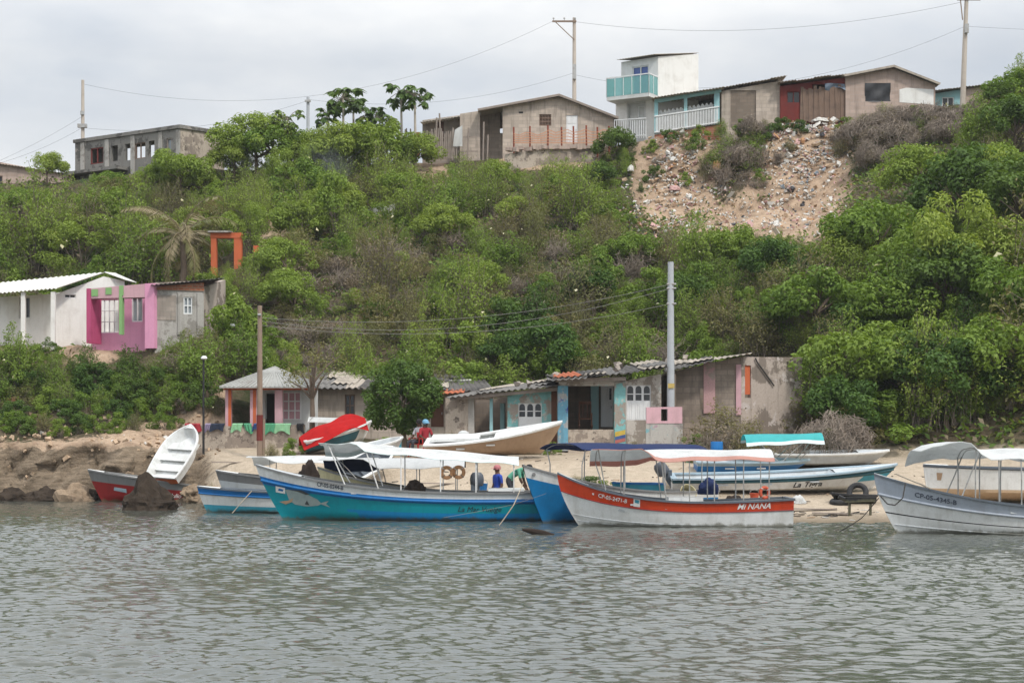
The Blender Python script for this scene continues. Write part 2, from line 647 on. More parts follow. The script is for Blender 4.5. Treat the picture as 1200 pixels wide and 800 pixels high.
nl = noise_tex(nt, coords(nt, (.9, .9, 5.5)), 1.6, 6, .7)
bank = mix(nt, ramp(nt, nl, .36, .66), (.29, .225, .16, 1), (.11, .085, .06, 1))
bank = mix(nt, ramp(nt, nb, .55, .72, 0, .6), bank, (.36, .28, .20, 1))
adb = nd(nt, 'ShaderNodeMath', _operation='ADD')
nt.links.new(sp.outputs[2], adb.inputs[0])
nt.links.new(ramp(nt, nb, .3, .7, -.3, .3), adb.inputs[1])
c = mix(nt, ramp(nt, adb.outputs[0], .4, .6), c, bank)
geo = nt.nodes.new('ShaderNodeNewGeometry')
sz = nt.nodes.new('ShaderNodeSeparateXYZ')
nt.links.new(geo.outputs['Position'], sz.inputs[0])
c = mix(nt, ramp(nt, sz.outputs[2], .02, .22, .8, 0), c, (.16, .125, .085, 1))
hh = mix(nt, .5, nb, nc)
finish(nt, out, c, .95, hh, .9, .12, .1)
me.materials.append(m)
go = bpy.data.objects.new('ground', me)
COL.objects.link(go)
tag(go, kind='structure')

# ------------------------------------------------------------------ water: real ripples, one sheet
xs = np.concatenate([np.linspace(-900, -20.5, 26)[:-1], np.linspace(-20.5, 20.5, 790), np.linspace(20.5, 900, 26)[1:]])
yw = np.concatenate([np.linspace(-300, 12, 12)[:-1], np.arange(12, 15.5, .07), np.arange(15.5, 24, .035), np.arange(24, 34, .05), np.arange(34, 50, .06), np.arange(50, 66, .12), [70, 80]])
XW, YW = np.meshgrid(xs, yw)
ZW = np.zeros_like(XW)
rw = np.random.RandomState(4)
for i in range(52):
    lam = 10 ** rw.uniform(math.log10(.14), math.log10(.62))
    th = rw.normal(PI / 2 + .25, .72)
    k = 2 * PI / lam
    amp = .0105 * lam ** .8 * rw.uniform(.5, 1.25)
    ph = rw.uniform(0, 2 * PI)
    # wave groups: each train fades in and out over patches
    gx, gy, gp = rw.normal(0, .22), rw.normal(0, .16), rw.uniform(0, 2 * PI)
    env = .55 + .45 * np.sin(XW * gx + YW * gy + gp)
    p = k * (XW * math.cos(th) + YW * math.sin(th)) + ph + .6 * np.sin(XW * .31 + YW * .17 + i)
    ZW += amp * env * (np.sin(p) + .28 * np.cos(2 * p))
calm = np.clip((YW - 12) / 3, 0, 1) * np.clip((60 - np.abs(XW)) / 30, 0, 1)
calm *= 1 - .25 * np.clip((YW - 30) / 24, 0, 1)
patch = .8 + .35 * np.sin(XW * .21 + .7 * np.sin(YW * .19)) * np.sin(YW * .27 + .5)
ZW *= calm * patch * .98
me = bpy.data.meshes.new('water')
nv, nu = XW.shape
idx = np.arange(nv * nu).reshape(nv, nu)
fq = np.stack([idx[:-1, :-1], idx[:-1, 1:], idx[1:, 1:], idx[1:, :-1]], -1).reshape(-1, 4)
n = len(fq)
me.vertices.add(nv * nu)
me.vertices.foreach_set('co', np.stack([XW, YW, ZW], -1).astype(np.float32).ravel())
me.loops.add(n * 4)
me.loops.foreach_set('vertex_index', fq.astype(np.int32).ravel())
me.polygons.add(n)
me.polygons.foreach_set('loop_start', np.arange(0, n * 4, 4, dtype=np.int32))
me.polygons.foreach_set('loop_total', np.full(n, 4, dtype=np.int32))
me.polygons.foreach_set('use_smooth', np.ones(n, dtype=bool))
me.update(calc_edges=True)
m, nt, out = new_mat('water')
v = coords(nt, (1.0, 1.6, 1))
w1 = noise_tex(nt, v, 8, 3, .6)
b = finish(nt, out, (.078, .084, .070, 1), .03, w1, .22, .03, .5)
b.inputs['IOR'].default_value = 1.5
me.materials.append(m)
wo_ = bpy.data.objects.new('water', me)
COL.objects.link(wo_)
tag(wo_, kind='structure')

# ------------------------------------------------------------------ the air
HAZE = .00025
hb = MB()
hb.box(-30000, 30000, -400, 1200, -4.2, 60)
m, nt, out = new_mat('haze')
vp = nt.nodes.new('ShaderNodeVolumePrincipled')
vp.inputs['Color'].default_value = (.86, .90, .95, 1)
vp.inputs['Density'].default_value = HAZE
nt.links.new(vp.outputs[0], out.inputs['Volume'])
if HAZE > 0:
    tag(hb.build('haze', m), kind='stuff')
# ------------------------------------------------------------------ boats
WHITE = lin(228, 230, 228)
for nm, col, dirt in (
        ('white_gel', (.74, .75, .74, 1), (.36, .34, .29, 1)), ('pale_grey_gel', (.52, .55, .57, 1), (.27, .27, .25, 1)),
        ('grey_blue_gel', (.36, .40, .46, 1), (.2, .21, .22, 1)), ('grey_rail', (.20, .20, .20, 1), (.1, .1, .09, 1)),
        ('red_gel', (.60, .06, .015, 1), (.26, .02, .01, 1)), ('deep_red_gel', (.27, .013, .013, 1), (.13, .01, .01, 1)),
        ('royal_blue_gel', (.008, .15, .42, 1), (.01, .08, .2, 1)), ('hull_blue_gel', (.006, .19, .46, 1), (.01, .1, .22, 1)), ('teal_gel', (.0, .27, .33, 1), (.01, .14, .18, 1)),
        ('sea_blue_gel', (.004, .20, .45, 1), (.01, .1, .2, 1)), ('light_blue_gel', (.05, .33, .45, 1), (.03, .17, .2, 1)),
        ('cream_gel', (.62, .56, .34, 1), (.32, .25, .15, 1)), ('tan_gel', (.42, .29, .19, 1), (.2, .13, .08, 1)),
        ('orange_gel', (.58, .13, .03, 1), (.3, .08, .03, 1)), ('dark_teal_gel', (.015, .10, .13, 1), (.02, .05, .06, 1)),
        ('pale_blue_gel', (.34, .45, .52, 1), (.2, .22, .23, 1)), ('black_gel', (.012, .012, .013, 1), (.03, .028, .025, 1)),
        ('tan_keel', (.52, .38, .25, 1), (.3, .2, .12, 1)), ('slate_gel', (.11, .13, .155, 1), (.07, .07, .07, 1))):
    paint(nm, col, dirt, amt=.5, scale=1.5, rough=.42, spec=.4, bump=.08, slime=True)
for nm, col in (('white_cloth', (.78, .79, .78, 1)), ('navy_cloth', (.018, .03, .09, 1)), ('turquoise_cloth', (.10, .55, .56, 1)),
                ('pink_cloth', (.66, .37, .31, 1)), ('red_cloth', (.62, .025, .025, 1)), ('grey_cloth', (.42, .43, .43, 1)), ('pale_aqua_cloth', (.60, .68, .67, 1))):
    paint(nm, col, tuple(c * .55 for c in col[:3]) + (1,), amt=.35, scale=2.2, rough=.85, spec=.15, bump=.2)
for nm in ('white_cloth', 'pink_cloth', 'turquoise_cloth', 'red_cloth'):
    # canvas lets some of the daylight through
    nt_ = MATS[nm].node_tree
    ou_ = [n for n in nt_.nodes if n.type == 'OUTPUT_MATERIAL'][0]
    pb_ = [n for n in nt_.nodes if n.type == 'BSDF_PRINCIPLED'][0]
    tl_, mx_ = nt_.nodes.new('ShaderNodeBsdfTranslucent'), nt_.nodes.new('ShaderNodeMixShader')
    mx_.inputs[0].default_value = .4
    nt_.links.new(pb_.inputs['Base Color'].links[0].from_socket, tl_.inputs['Color'])
    nt_.links.new(pb_.outputs[0], mx_.inputs[1])
    nt_.links.new(tl_.outputs[0], mx_.inputs[2])
    nt_.links.new(mx_.outputs[0], ou_.inputs[0])
paint('steel', (.42, .42, .41, 1), (.2, .15, .1, 1), rough=.4, metal=.3, scale=6)
paint('white_pole', (.75, .75, .74, 1), (.4, .35, .3, 1), rough=.4, scale=6)
paint('dark_rubber', (.018, .018, .02, 1), (.05, .045, .04, 1), rough=.7, scale=4)
paint('engine_grey', (.09, .10, .12, 1), (.05, .05, .05, 1), rough=.4, scale=4)
paint('net_brown', (.035, .022, .016, 1), (.02, .015, .01, 1), rough=.95, scale=12, bump=1.0)
paint('rope', (.40, .34, .26, 1), (.2, .16, .1, 1), rough=.9, scale=20)
paint('dark_rope', (.05, .045, .04, 1), None, rough=.9, scale=20)
paint('letter_white', (.80, .78, .76, 1), (.55, .40, .36, 1), rough=.5, scale=7, streak=False)
paint('letter_black', (.02, .02, .025, 1), (.08, .08, .09, 1), rough=.5, scale=7, streak=False)
paint('letter_slate', (.05, .06, .085, 1), (.15, .16, .2, 1), rough=.5, scale=7, streak=False)
paint('letter_brown', (.10, .085, .05, 1), (.3, .27, .16, 1), rough=.5, scale=7, streak=False)
paint('fish_grey', (.30, .36, .35, 1), (.20, .26, .26, 1), rough=.5, scale=7)
paint('fish_dark', (.06, .07, .075, 1), None, rough=.5, scale=7)
paint('ring_orange', (.72, .36, .17, 1), (.5, .26, .14, 1), rough=.6, scale=6)
paint('ring_red', (.55, .09, .04, 1), (.4, .08, .04, 1), rough=.6, scale=6)


class Hull:
    def __init__(s, L, B, bow, fb, stern=None, draft=.25, rake=.7, pz=3.2, deadrise=.82, full=1.0, stemcurve=1.25, nt=30):
        s.L, s.B, s.bow, s.fb, s.dr, s.rake, s.pz, s.S0, s.full, s.sc, s.nt = L, B, bow, fb, draft, rake, pz, deadrise, full, stemcurve, nt
        s.st = (stern if stern is not None else fb) - fb

    def xs(s, v):
        return s.L - s.rake * (1 - v) ** s.sc

    def pt(s, v, t, side=1, off=0.0):
        zm = -s.dr + (s.fb + s.dr) * v
        zs = -s.dr + (s.bow + s.dr) * v
        z = zm + (zs - zm) * t ** s.pz + s.st * v * (1 - t) ** 2
        S_ = s.S0 * (v / .3) ** .8 if v < .3 else s.S0 + (1 - s.S0) * ((v - .3) / .7)
        q = 1.7 + 1.3 * v * s.full
        G = 1 - .12 * max(0, 1 - 2.5 * t) ** 2 if t < .4 else 1 - ((t - .4) / .6) ** q
        y = s.B / 2 * S_ * G
        return Vector((s.xs(v) * t, side * (max(y, .012) + off), z))

    def at_x(s, v, x, side=1, off=0.0):
        return s.pt(v, min(1, max(0, x / s.xs(v))), side, off)

    def zsheer(s, x):
        return s.at_x(1.0, x).z


def build_hull(root, H, vs, band, mats, inner='white_gel', gun='grey_rail', gw=.075, rail=None, floor=.1, thwarts=(), deck=.80, name='hull', deckmat=None):
    """vs: rows of the section, band(v,t)->material slot"""
    mb = MB()
    ts = [1 - (1 - i / H.nt) ** 1.25 for i in range(H.nt + 1)]
    for side in (1, -1):
        o = len(mb.v)
        for v in vs:
            for t in ts:
                mb.v.append(tuple(H.pt(v, t, side)))
        n = len(ts)
        for j in range(len(vs) - 1):
            for i in range(n - 1):
                a = o + j * n + i
                q = (a, a + 1, a + n + 1, a + n)
                mb.f.append(q if side < 0 else q[::-1])
                mb.m.append(band((vs[j] + vs[j + 1]) / 2, (ts[i] + ts[i + 1]) / 2))
    # transom
    for j in range(len(vs) - 1):
        a, b = vs[j], vs[j + 1]
        mb.quad(H.pt(a, 0, 1), H.pt(a, 0, -1), H.pt(b, 0, -1), H.pt(b, 0, 1), band((a + b) / 2, 0))
    hull = mb.build(name, mats, root, smooth=True)
    # inside skin and sole: follows the flare of the outer skin
    mi = MB()
    th = .06
    vf = max(.3, min(.85, (floor + H.dr) / (H.fb + H.dr)))
    rows = [vf + (1 - vf) * k / 5 for k in range(6)]
    prev = None
    for t in ts:
        if H.pt(vf, t).y < .09:
            break
        row = []
        for side in (1, -1):
            col = []
            for v in rows:
                q = H.pt(v, t)
                col.append(Vector((max(q.x, .05), side * max(q.y - .05, .005), q.z + (.03 if v < 1 else -.005))))
            row.append(col)
        if prev:
            for k in (0, 1):
                for j in range(5):
                    mi.quad(prev[k][j], row[k][j], row[k][j + 1], prev[k][j + 1])
            mi.quad(prev[0][0], row[0][0], row[1][0], prev[1][0])
        else:
            mi.add(row[0] + row[1], [(0, 1, 7, 6), (1, 2, 8, 7), (2, 3, 9, 8), (3, 4, 10, 9), (4, 5, 11, 10)])
        prev = row
    if prev:
        for j in range(5):
            mi.quad(prev[0][j], prev[1][j], prev[1][j + 1], prev[0][j + 1])
    mi.build('liner', inner, root, smooth=True)
    # gunwale: a flat capping with a rounded lip
    mg = MB()
    for side in (1, -1):
        pts = [H.pt(1, t, side) + Vector((0, 0, .012)) for t in ts]
        for i in range(len(pts) - 1):
            a, b = pts[i], pts[i + 1]
            o_ = Vector((0, side * .035, 0))
            i_ = Vector((0, -side * gw, 0))
            lo = Vector((0, 0, -.05))
            ia = a + i_ if abs(a.y) > gw else Vector((a.x, 0, a.z))
            ib = b + i_ if abs(b.y) > gw else Vector((b.x, 0, b.z))
            mg.quad(a + o_, b + o_, ib, ia)
            mg.quad(a + o_ + lo, b + o_ + lo, b + o_, a + o_)
            mg.quad(ia, ib, ib + lo, ia + lo)
            mg.quad(ia + lo, ib + lo, b + o_ + lo, a + o_ + lo)
    p, q = H.pt(1, 0, 1), H.pt(1, 0, -1)
    mg.box(p.x - .035, p.x + gw, q.y, p.y, p.z - .05, p.z + .014)
    mg.build('gunwale', gun, root, smooth=False)
    if rail:
        v, r, mt = rail
        mr = MB()
        for side in (1, -1):
            mr.tube([H.pt(v, t, side, .01) for t in ts], r, 8)
        mr.build('rub_rail', mt, root, smooth=True)
    for x in thwarts:
        mt_ = MB()
        p = H.at_x(1, x)
        w = abs(p.y) - th
        mt_.box(x - .14, x + .14, -w, w, p.z - .22, p.z - .175)
        mt_.build('seat', inner, root)
    if deck < 1:
        md = MB()
        sel = [t for t in ts if t >= deck]
        for i in range(len(sel) - 1):
            a, b = H.pt(1, sel[i]), H.pt(1, sel[i + 1])
            ya, yb = abs(a.y) - .02, abs(b.y) - .02
            if ya < .02:
                continue
            yb = max(yb, .002)
            md.quad((a.x, -ya, a.z - .02), (b.x, -yb, b.z - .02), (b.x, 0, b.z + .03), (a.x, 0, a.z + .03))
            md.quad((a.x, 0, a.z + .03), (b.x, 0, b.z + .03), (b.x, yb, b.z - .02), (a.x, ya, a.z - .02))
        a = H.pt(1, sel[0])
        lo_ = H.pt(vf, sel[0])
        lo_.y = max(lo_.y, .06)
        md.quad((a.x, -abs(a.y) + .08, a.z - .02), (a.x, abs(a.y) - .08, a.z - .02), (lo_.x, lo_.y - .05, lo_.z), (lo_.x, -lo_.y + .05, lo_.z))
        md.build('foredeck', deckmat or inner, root)
    return hull


def lettering(root, H, txt, x0, vc, h, matname, side=1, dirn=-1, shear=0.0, bold=True, name='lettering', stretch=1.0):
    """letters laid on the skin of the hull, following its curve"""
    vs, fs, w = text_polys(txt, 1.0, bold, shear)
    mb = MB()
    pts = []
    for tx, ty in vs:
        x = x0 + dirn * tx * h * stretch
        p0, p1 = H.at_x(vc, x, side), H.at_x(min(1, vc + .1), x, side)
        dv = .1 / max((p1 - p0).length, .01)
        pts.append(H.at_x(vc + (ty - .35) * h * dv, x, side, .012))
    mb.add(pts, fs)
    return mb.build(name, matname, root)


def decal(root, H, poly, mat_, side=1, name='emblem', off=.012):
    """flat mark: polygon of (x, v) laid on the hull skin as a fan of strips"""
    cx = sum(p[0] for p in poly) / len(poly)
    cv = sum(p[1] for p in poly) / len(poly)
    mb = MB()
    n = len(poly)
    rings = 3
    for k in range(rings):
        for i in range(n):
            a, b = poly[i], poly[(i + 1) % n]
            f0, f1 = k / rings, (k + 1) / rings
            q = [(cx + (p[0] - cx) * f, cv + (p[1] - cv) * f) for p, f in ((a, f1), (b, f1), (b, f0), (a, f0))]
            P = [H.at_x(v, x, side, off) for x, v in q]
            if k == 0:
                mb.tri(P[0], P[1], P[2])
            else:
                mb.quad(*P)
    return mb.build(name, mat_, root)


def canopy(root, x0, x1, w, ztop, near=1, drop=.26, visor=0.0, visor_x=1.0, cover='white_cloth', trim=None, poles=(), H=None, under=None, droop_front=0.0, wave=.02, polemat='steel', name='canopy', seed=0, poler=.017, thick=.016):
    """cloth roof on poles; x0 rear, x1 front; ztop(x); visor = how far the near flap is rolled up in the front section"""
    def zz(x, w_):
        k = min(1, max(0, (x - (x1 - visor_x)) / .35)) if visor else 0
        dn = drop * (1 - k)
        df = drop * (1 + .6 * k)
        up = visor * k * max(0, w_)
        z = ztop(x) + up - (dn * max(0, w_) ** 2.6 + df * max(0, -w_) ** 2.6) + wave * math.sin(x * 5 + seed) * (w_ * w_) + wave * .8 * math.sin(x * 2.3 + 3 * w_ + seed)
        if droop_front:
            z -= droop_front * max(0, (x - (x1 - .5)) / .5) ** 2
        return z
    mb = MB()
    nu, nv = 26, 14
    fn = lambda u, v: Vector((x0 + (x1 - x0) * u, near * (v * 2 - 1) * w / 2, zz(x0 + (x1 - x0) * u, v * 2 - 1)))
    fn2 = lambda u, v: fn(u, v) - Vector((0, 0, thick))
    mfun = (lambda u, v: 1 if (v > .92 or v < .08) else 0) if trim else 0
    mb.grid(fn, nu, nv, mfun)
    mb.grid(fn2, nu, nv, (lambda u, v: 1 if (trim and (v > .93 or v < .07)) else (2 if under else 0)))
    for k in range(nu):
        for v in (0, 1):
            a, b = k / nu, (k + 1) / nu
            mb.quad(fn(a, v), fn(b, v), fn2(b, v), fn2(a, v), 1 if trim else 0)
    for k in range(nv):
        for u in (0, 1):
            a, b = k / nv, (k + 1) / nv
            mb.quad(fn(u, a), fn(u, b), fn2(u, b), fn2(u, a))
    c = mb.build(name, [cover, trim or cover, under or cover], root, smooth=True)
    for x in poles:
        xa, xb = x if isinstance(x, tuple) else (x, x)
        for sgn in (1, -1):
            p = H.at_x(1, xa)
            yb = sgn * (abs(p.y) - .05)
            top = Vector((xb, sgn * near * near * min(w / 2 * .93, w / 2 - .04), zz(xb, near * sgn * .93) - thick))
            m2 = MB()
            m2.tube([(xa, yb, p.z), (xa + (xb - xa) * .5, yb, p.z + (top.z - p.z) * .5), top], poler, 6)
            m2.build('pole', polemat, root, smooth=True)
    # hoops under the cloth
    for x in [q[1] if isinstance(q, tuple) else q for q in poles]:
        m3 = MB()
        m3.tube([(x, near * (k / 8 * 2 - 1) * w / 2 * .93, zz(x, (k / 8 * 2 - 1) * .93) - thick - .012) for k in range(9)], .012, 5)
        m3.build('hoop', polemat, root, smooth=True)
    return c


def outboard(root, x, y, z, tilt=0.0, s=1.0):
    R = Matrix.Rotation(tilt, 3, 'Y')
    c0 = Vector((x, y, z))
    m1 = MB()
    pr = [(0, 0), (.13, .0), (.16, .05), (.165, .2), (.15, .32), (.10, .40), (0, .42)]
    m1.lathe([(r * s, h * s) for r, h in pr], 12, c0 + R @ Vector((-.12, 0, .1)), 0, R @ Matrix.Diagonal((1.25, .9, 1)))
    m2 = MB()
    P = lambda a, b, c: c0 + R @ Vector((a * s, b * s, c * s))
    m2.beam(P(-.12, 0, .12), P(-.14, 0, -.55), .10 * s, .16 * s)
    m2.beam(P(-.14, 0, -.5), P(-.3, 0, -.5), .2 * s, .02 * s)
    m2.tube([P(.0, 0, -.62), P(-.3, 0, -.62)], .06 * s, 8)
    m2.cbox(P(-.0, 0, .02), .12 * s, .22 * s, .26 * s)
    e = m1.build('outboard_motor', 'engine_grey', root, smooth=True)
    m2.build('motor_leg', 'slate_gel', e)
    return e


def boat_at(name, label, bow_px, stern_px, Y, z, bow_left=True, group=None, yaw=0.0, pitch=0.0, roll=0.0, cat='boat'):
    """root at the stern; local x runs to the bow"""
    x = (stern_px - CX) * Y / F
    return thing(name, label, cat, (x, Y, z), (PI if bow_left else 0) + yaw, group, rx=roll, ry=pitch)


VS = [0, .06, .14, .22, .3, .38, .46, .54, .62, .70, .78, .82, .9, .95, 1.0]

# --- the red and white boat
D = 44.5
s = D / F
lx = lambda px: (925 - px) * s
H = Hull(lx(650), 1.7, 1.40, .57, stern=.74, rake=.78, pz=3.6, draft=.28, stemcurve=1.7)
r = boat_at('passenger_boat', 'white boat with a bright red top band and a pink-trimmed white awning', 650, 925, D + .5, 0.0)
build_hull(r, H, [0, .06, .14, .22, .3, .38, .46, .56, .64, .70, .715, .72, .80, .86, .93, 1.0], lambda v, t: 1 if v > .717 else 0, ['white_gel', 'red_gel'], gun='slate_gel', rail=(.717, .014, 'deep_red_gel'), thwarts=(1.2, 2.2, 3.2, 4.1), deck=.84, inner='pale_grey_gel')
mk = MB()
mk.tube([H.pt(.36, t, 1, .004) for t in [.3 + .69 * k / 20 for k in range(21)]], .012, 5)
mk.tube([H.pt(.26, t, 1, .004) for t in [.3 + .69 * k / 20 for k in range(21)]], .012, 5)
mk.build('spray_strake', 'pale_grey_gel', r, smooth=True)
lettering(r, H, 'CP-05-2471-B', lx(697), .865, .15, 'letter_white', shear=.15, stretch=.86)
lettering(r, H, 'Mi NANA', lx(858), .86, .21, 'letter_white', shear=.35)
e = decal(r, H, [(lx(738), .76), (lx(745.5), .76), (lx(745.5), .96), (lx(738), .96)], 'letter_white', name='registration_sticker')
decal(r, H, [(lx(739.5), .86), (lx(744), .85), (lx(744.5), .93), (lx(739.5), .94)], 'light_blue_gel', name='sticker_mark', off=.016).parent = e
decal(r, H, [(lx(690.5), .84), (lx(692.5), .84), (lx(692.5), .88), (lx(690.5), .88)], 'letter_white', name='bow_mark')
decal(r, H, [(lx(720), .60), (lx(728), .58), (lx(728), .63), (lx(722), .65)][::1], 'pale_grey_gel', name='patch')
zt = lambda x: 2.02 - .02 * ((x - lx(900)) / 3.3) - .05 * max(0, (lx(880) - x)) ** 2
canopy(r, lx(902), lx(690), 1.75, zt, visor=.02, visor_x=(765 - 690) * s, drop=.27, trim='pink_cloth', poles=(lx(896), lx(866), lx(832), lx(803), (lx(776), lx(770)), (lx(727), lx(728)), (lx(706), lx(697))), H=H, seed=1)
cg = MB()
cg.cbox((lx(800), .1, .72), .9, .9, .10)
cg.build('engine_cover', 'white_gel', r)

# --- the long blue and teal boat
D = 46.7
s = D / F
lx = lambda px: (636 - px) * s
H = Hull(lx(289), 1.9, 1.55, .74, stern=.80, rake=.95, pz=2.9, draft=.28)
r = boat_at('passenger_boat', 'long blue and teal boat with a fish painted on its bow and a white awning', 289, 636, D + 1.5, 0.0)
build_hull(r, H, [0, .1, .2, .28, .34, .40, .46, .55, .63, .70, .765, .83, .9, .95, 1.0], lambda v, t: (0 if t < .60 + .25 * v else 1) if v < .46 else (1 if v < .70 else (2 if v < .83 else 3)), ['sea_blue_gel', 'teal_gel', 'royal_blue_gel', 'white_gel'], rail=(.765, .045, 'royal_blue_gel'), thwarts=(1.3, 2.6, 3.9, 5.2), deck=.82, inner='pale_grey_gel', gun='grey_rail')
lettering(r, H, 'La Mar Vuelge', lx(534), .575, .21, 'letter_black', shear=.3, bold=False, stretch=1.0)
lettering(r, H, 'CP-05-0244-B', lx(366), .925, .13, 'letter_slate', shear=.1)
fx = lambda px: lx(px)
fish = decal(r, H, [(lx(326), .69), (lx(336), .715), (lx(352), .68), (lx(366), .60), (lx(371), .52), (lx(366), .47), (lx(352), .43), (lx(338), .44), (lx(331), .50)], 'fish_grey', name='painted_fish')
for poly, mt_ in (([(lx(330), .70), (lx(346), .735), (lx(358), .68), (lx(352), .66), (lx(340), .70)], 'fish_dark'),
                  ([(lx(318), .45), (lx(330), .50), (lx(336), .56), (lx(334), .48), (lx(326), .42)], 'tan_gel'),
                  ([(lx(350), .47), (lx(353), .55), (lx(356), .46)], 'fish_dark'),
                  ([(lx(368), .52), (lx(380), .60), (lx(376), .52), (lx(382), .46)], 'fish_grey')):
    decal(r, H, poly, mt_, name='fish_marking', off=.017).parent = fish
e = decal(r, H, [(lx(314), .61), (lx(326), .61), (lx(326), .72), (lx(314), .72)], 'letter_white', name='registration_sticker')
decal(r, H, [(lx(317), .645), (lx(323), .645), (lx(324), .685), (lx(318), .69)], 'royal_blue_gel', name='sticker_mark', off=.017).parent = e
zt = lambda x: 1.78 + .36 * max(0, min(1, (x - lx(605)) / (lx(420) - lx(605)))) - .02 * max(0, x - lx(420)) + .06 * math.exp(-((x - lx(412)) / .3) ** 2)
canopy(r, lx(607), lx(369), 1.8, zt, visor=.03, visor_x=(424 - 369) * s, drop=.22, trim='pale_aqua_cloth', poles=(lx(601), lx(556), lx(514), lx(467), (lx(440), lx(425)), (lx(400), lx(380))), H=H, polemat='white_pole', seed=2, poler=.02)
cb = MB()
cb.cbox((lx(592), .2, .86), 1.0, 1.2, .06)
cb.build('stern_bench', 'white_gel', r)
BLUE_Y = D + .95

# --- the blue boat seen bow on between those two
D = 46.0
s = D / F
yaw = math.radians(38)
Ln = 6.6
H = Hull(Ln, 1.85, 1.58, .78, rake=.85, pz=3.0, draft=.28, full=1.25)
bowp = Vector(((613 - CX) * D / F, D, 0))
d = Vector((-math.cos(yaw), -math.sin(yaw), 0))
r = thing('passenger_boat', 'dark blue boat with white rim, bow poking out left of the red boat', 'boat', bowp - d * Ln, PI + yaw)
build_hull(r, H, VS, lambda v, t: 1 if v > .82 else 0, ['hull_blue_gel', 'white_gel'], inner='pale_grey_gel', gun='grey_rail', thwarts=(1.4, 2.8, 4.0), deck=.82)
canopy(r, .5, 5.3, 1.8, lambda x: 2.10 + .015 * x, drop=.18, cover='navy_cloth', poles=(.7, 2.2, 3.7, 5.1), H=H, seed=5)
mm = MB()
mm.lathe([(0, 0), (.05, .0), (.05, .03), (0, .035)], 10, H.pt(.9, .97, 1, .01), 0, Matrix.Rotation(-PI / 2, 3, 'X'))
mm.build('bow_eye', 'grey_rail', r)

# --- the cream boat behind the blue one
D = 50.4
s = D / F
lx = lambda px: (556 - px) * s
zw = 4900 / D
H = Hull(lx(372), 1.7, (HY + zw - 547) * s, .62, stern=.72, rake=.8, pz=1.7, draft=.25)
r = boat_at('fishing_boat', 'cream boat with a grey rim and navy awning lying behind the long teal boat', 372, 556, D, 0.0)
build_hull(r, H, VS, lambda v, t: 1 if v > .62 else 0, ['grey_rail', 'cream_gel'], inner='cream_gel', gun='grey_rail', thwarts=(1.0, 2.0, 2.9), deck=.84)
lettering(r, H, 'CP-05-0317-B', lx(404), .84, .17, 'letter_brown')
canopy(r, lx(545), lx(377), 1.7, lambda x: (HY + zw - 537) * s + .0 * x, drop=.26, cover='white_cloth', under='navy_cloth', visor=-.02, visor_x=(445 - 377) * s, poles=(lx(535), lx(490), (lx(450), lx(445)), (lx(420), lx(400))), H=H, seed=3, droop_front=.0)
outboard(r, .05, -.1, .78, 0, 1.0)

# --- small blue-railed boat at the left
D = 52.7
s = D / F
lx = lambda px: (440 - px) * s
H = Hull(lx(231), 1.6, .80, .60, rake=.42, pz=2.2, draft=.22)
r = boat_at('fishing_boat', 'low white boat with a royal blue rail and pale blue bottom', 231, 440, D, 0.0)
build_hull(r, H, VS, lambda v, t: 0 if v < .45 else (1 if v < .78 else 2), ['light_blue_gel', 'white_gel', 'royal_blue_gel'], gun='slate_gel', rail=(.80, .03, 'royal_blue_gel'), thwarts=(1.5, 3), deck=.86)

# --- the grey rimmed boat behind it
D = 56.0
s = D / F
zw = 4900 / D
lx = lambda px: (455 - px) * s
H = Hull(lx(253), 1.7, (HY + zw - 551) * s, .72, rake=.6, pz=1.5, draft=.22)
r = boat_at('fishing_boat', 'grey-rimmed off-white boat with a flat white awning behind the blue-railed boat', 253, 455, D, 0.0)
build_hull(r, H, VS, lambda v, t: 1 if v > .74 else 0, ['pale_grey_gel', 'grey_rail'], gun='grey_rail', thwarts=(1.5, 3), deck=.86)
canopy(r, lx(445), lx(293), 1.7, lambda x: (HY + zw - 534) * s, drop=.2, cover='white_cloth', visor=-.02, visor_x=(325 - 293) * s, poles=(lx(440), lx(400), lx(365), lx(320)), H=H, seed=8)

# --- dark red boat by the rock
D = 61.0
s = D / F
zw = 4900 / D
lx = lambda px: (292 - px) * s
H = Hull(lx(103), 1.7, (HY + zw - 550) * s, .45, rake=.62, pz=1.25, draft=.2)
r = boat_at('fishing_boat', 'dark red boat with a broad grey top band moored behind the brown rock', 103, 292, D, 0.0)
build_hull(r, H, VS, lambda v, t: 1 if v > .70 else 0, ['deep_red_gel', 'grey_rail'], gun='grey_rail', thwarts=(1.5, 3), deck=.88)
lettering(r, H, 'Mi Julio', lx(196), .48, .21, 'letter_white', shear=.3)
decal(r, H, [(lx(136), .50), (lx(152), .45), (lx(152), .58), (lx(137), .60)], 'pale_blue_gel', name='painted_fish')

# --- white rowing boat propped up on the bank
H = Hull(2.35, 1.62, .50, .46, rake=.35, pz=2.5, draft=.0, full=1.3, deadrise=.9)
p = Vector(((196 - CX) * 60.3 / F, 60.3, .62))
r = thing('rowing_boat', 'white rowing boat propped bow up against the bank, its seats showing', 'boat', p, math.radians(54), rx=math.radians(4), ry=math.radians(-51))
build_hull(r, H, VS, lambda v, t: 1 if t < .02 else 0, ['white_gel', 'orange_gel'], gun='white_gel', gw=.05, thwarts=(.55, 1.0, 1.5), deck=.90, floor=.06)

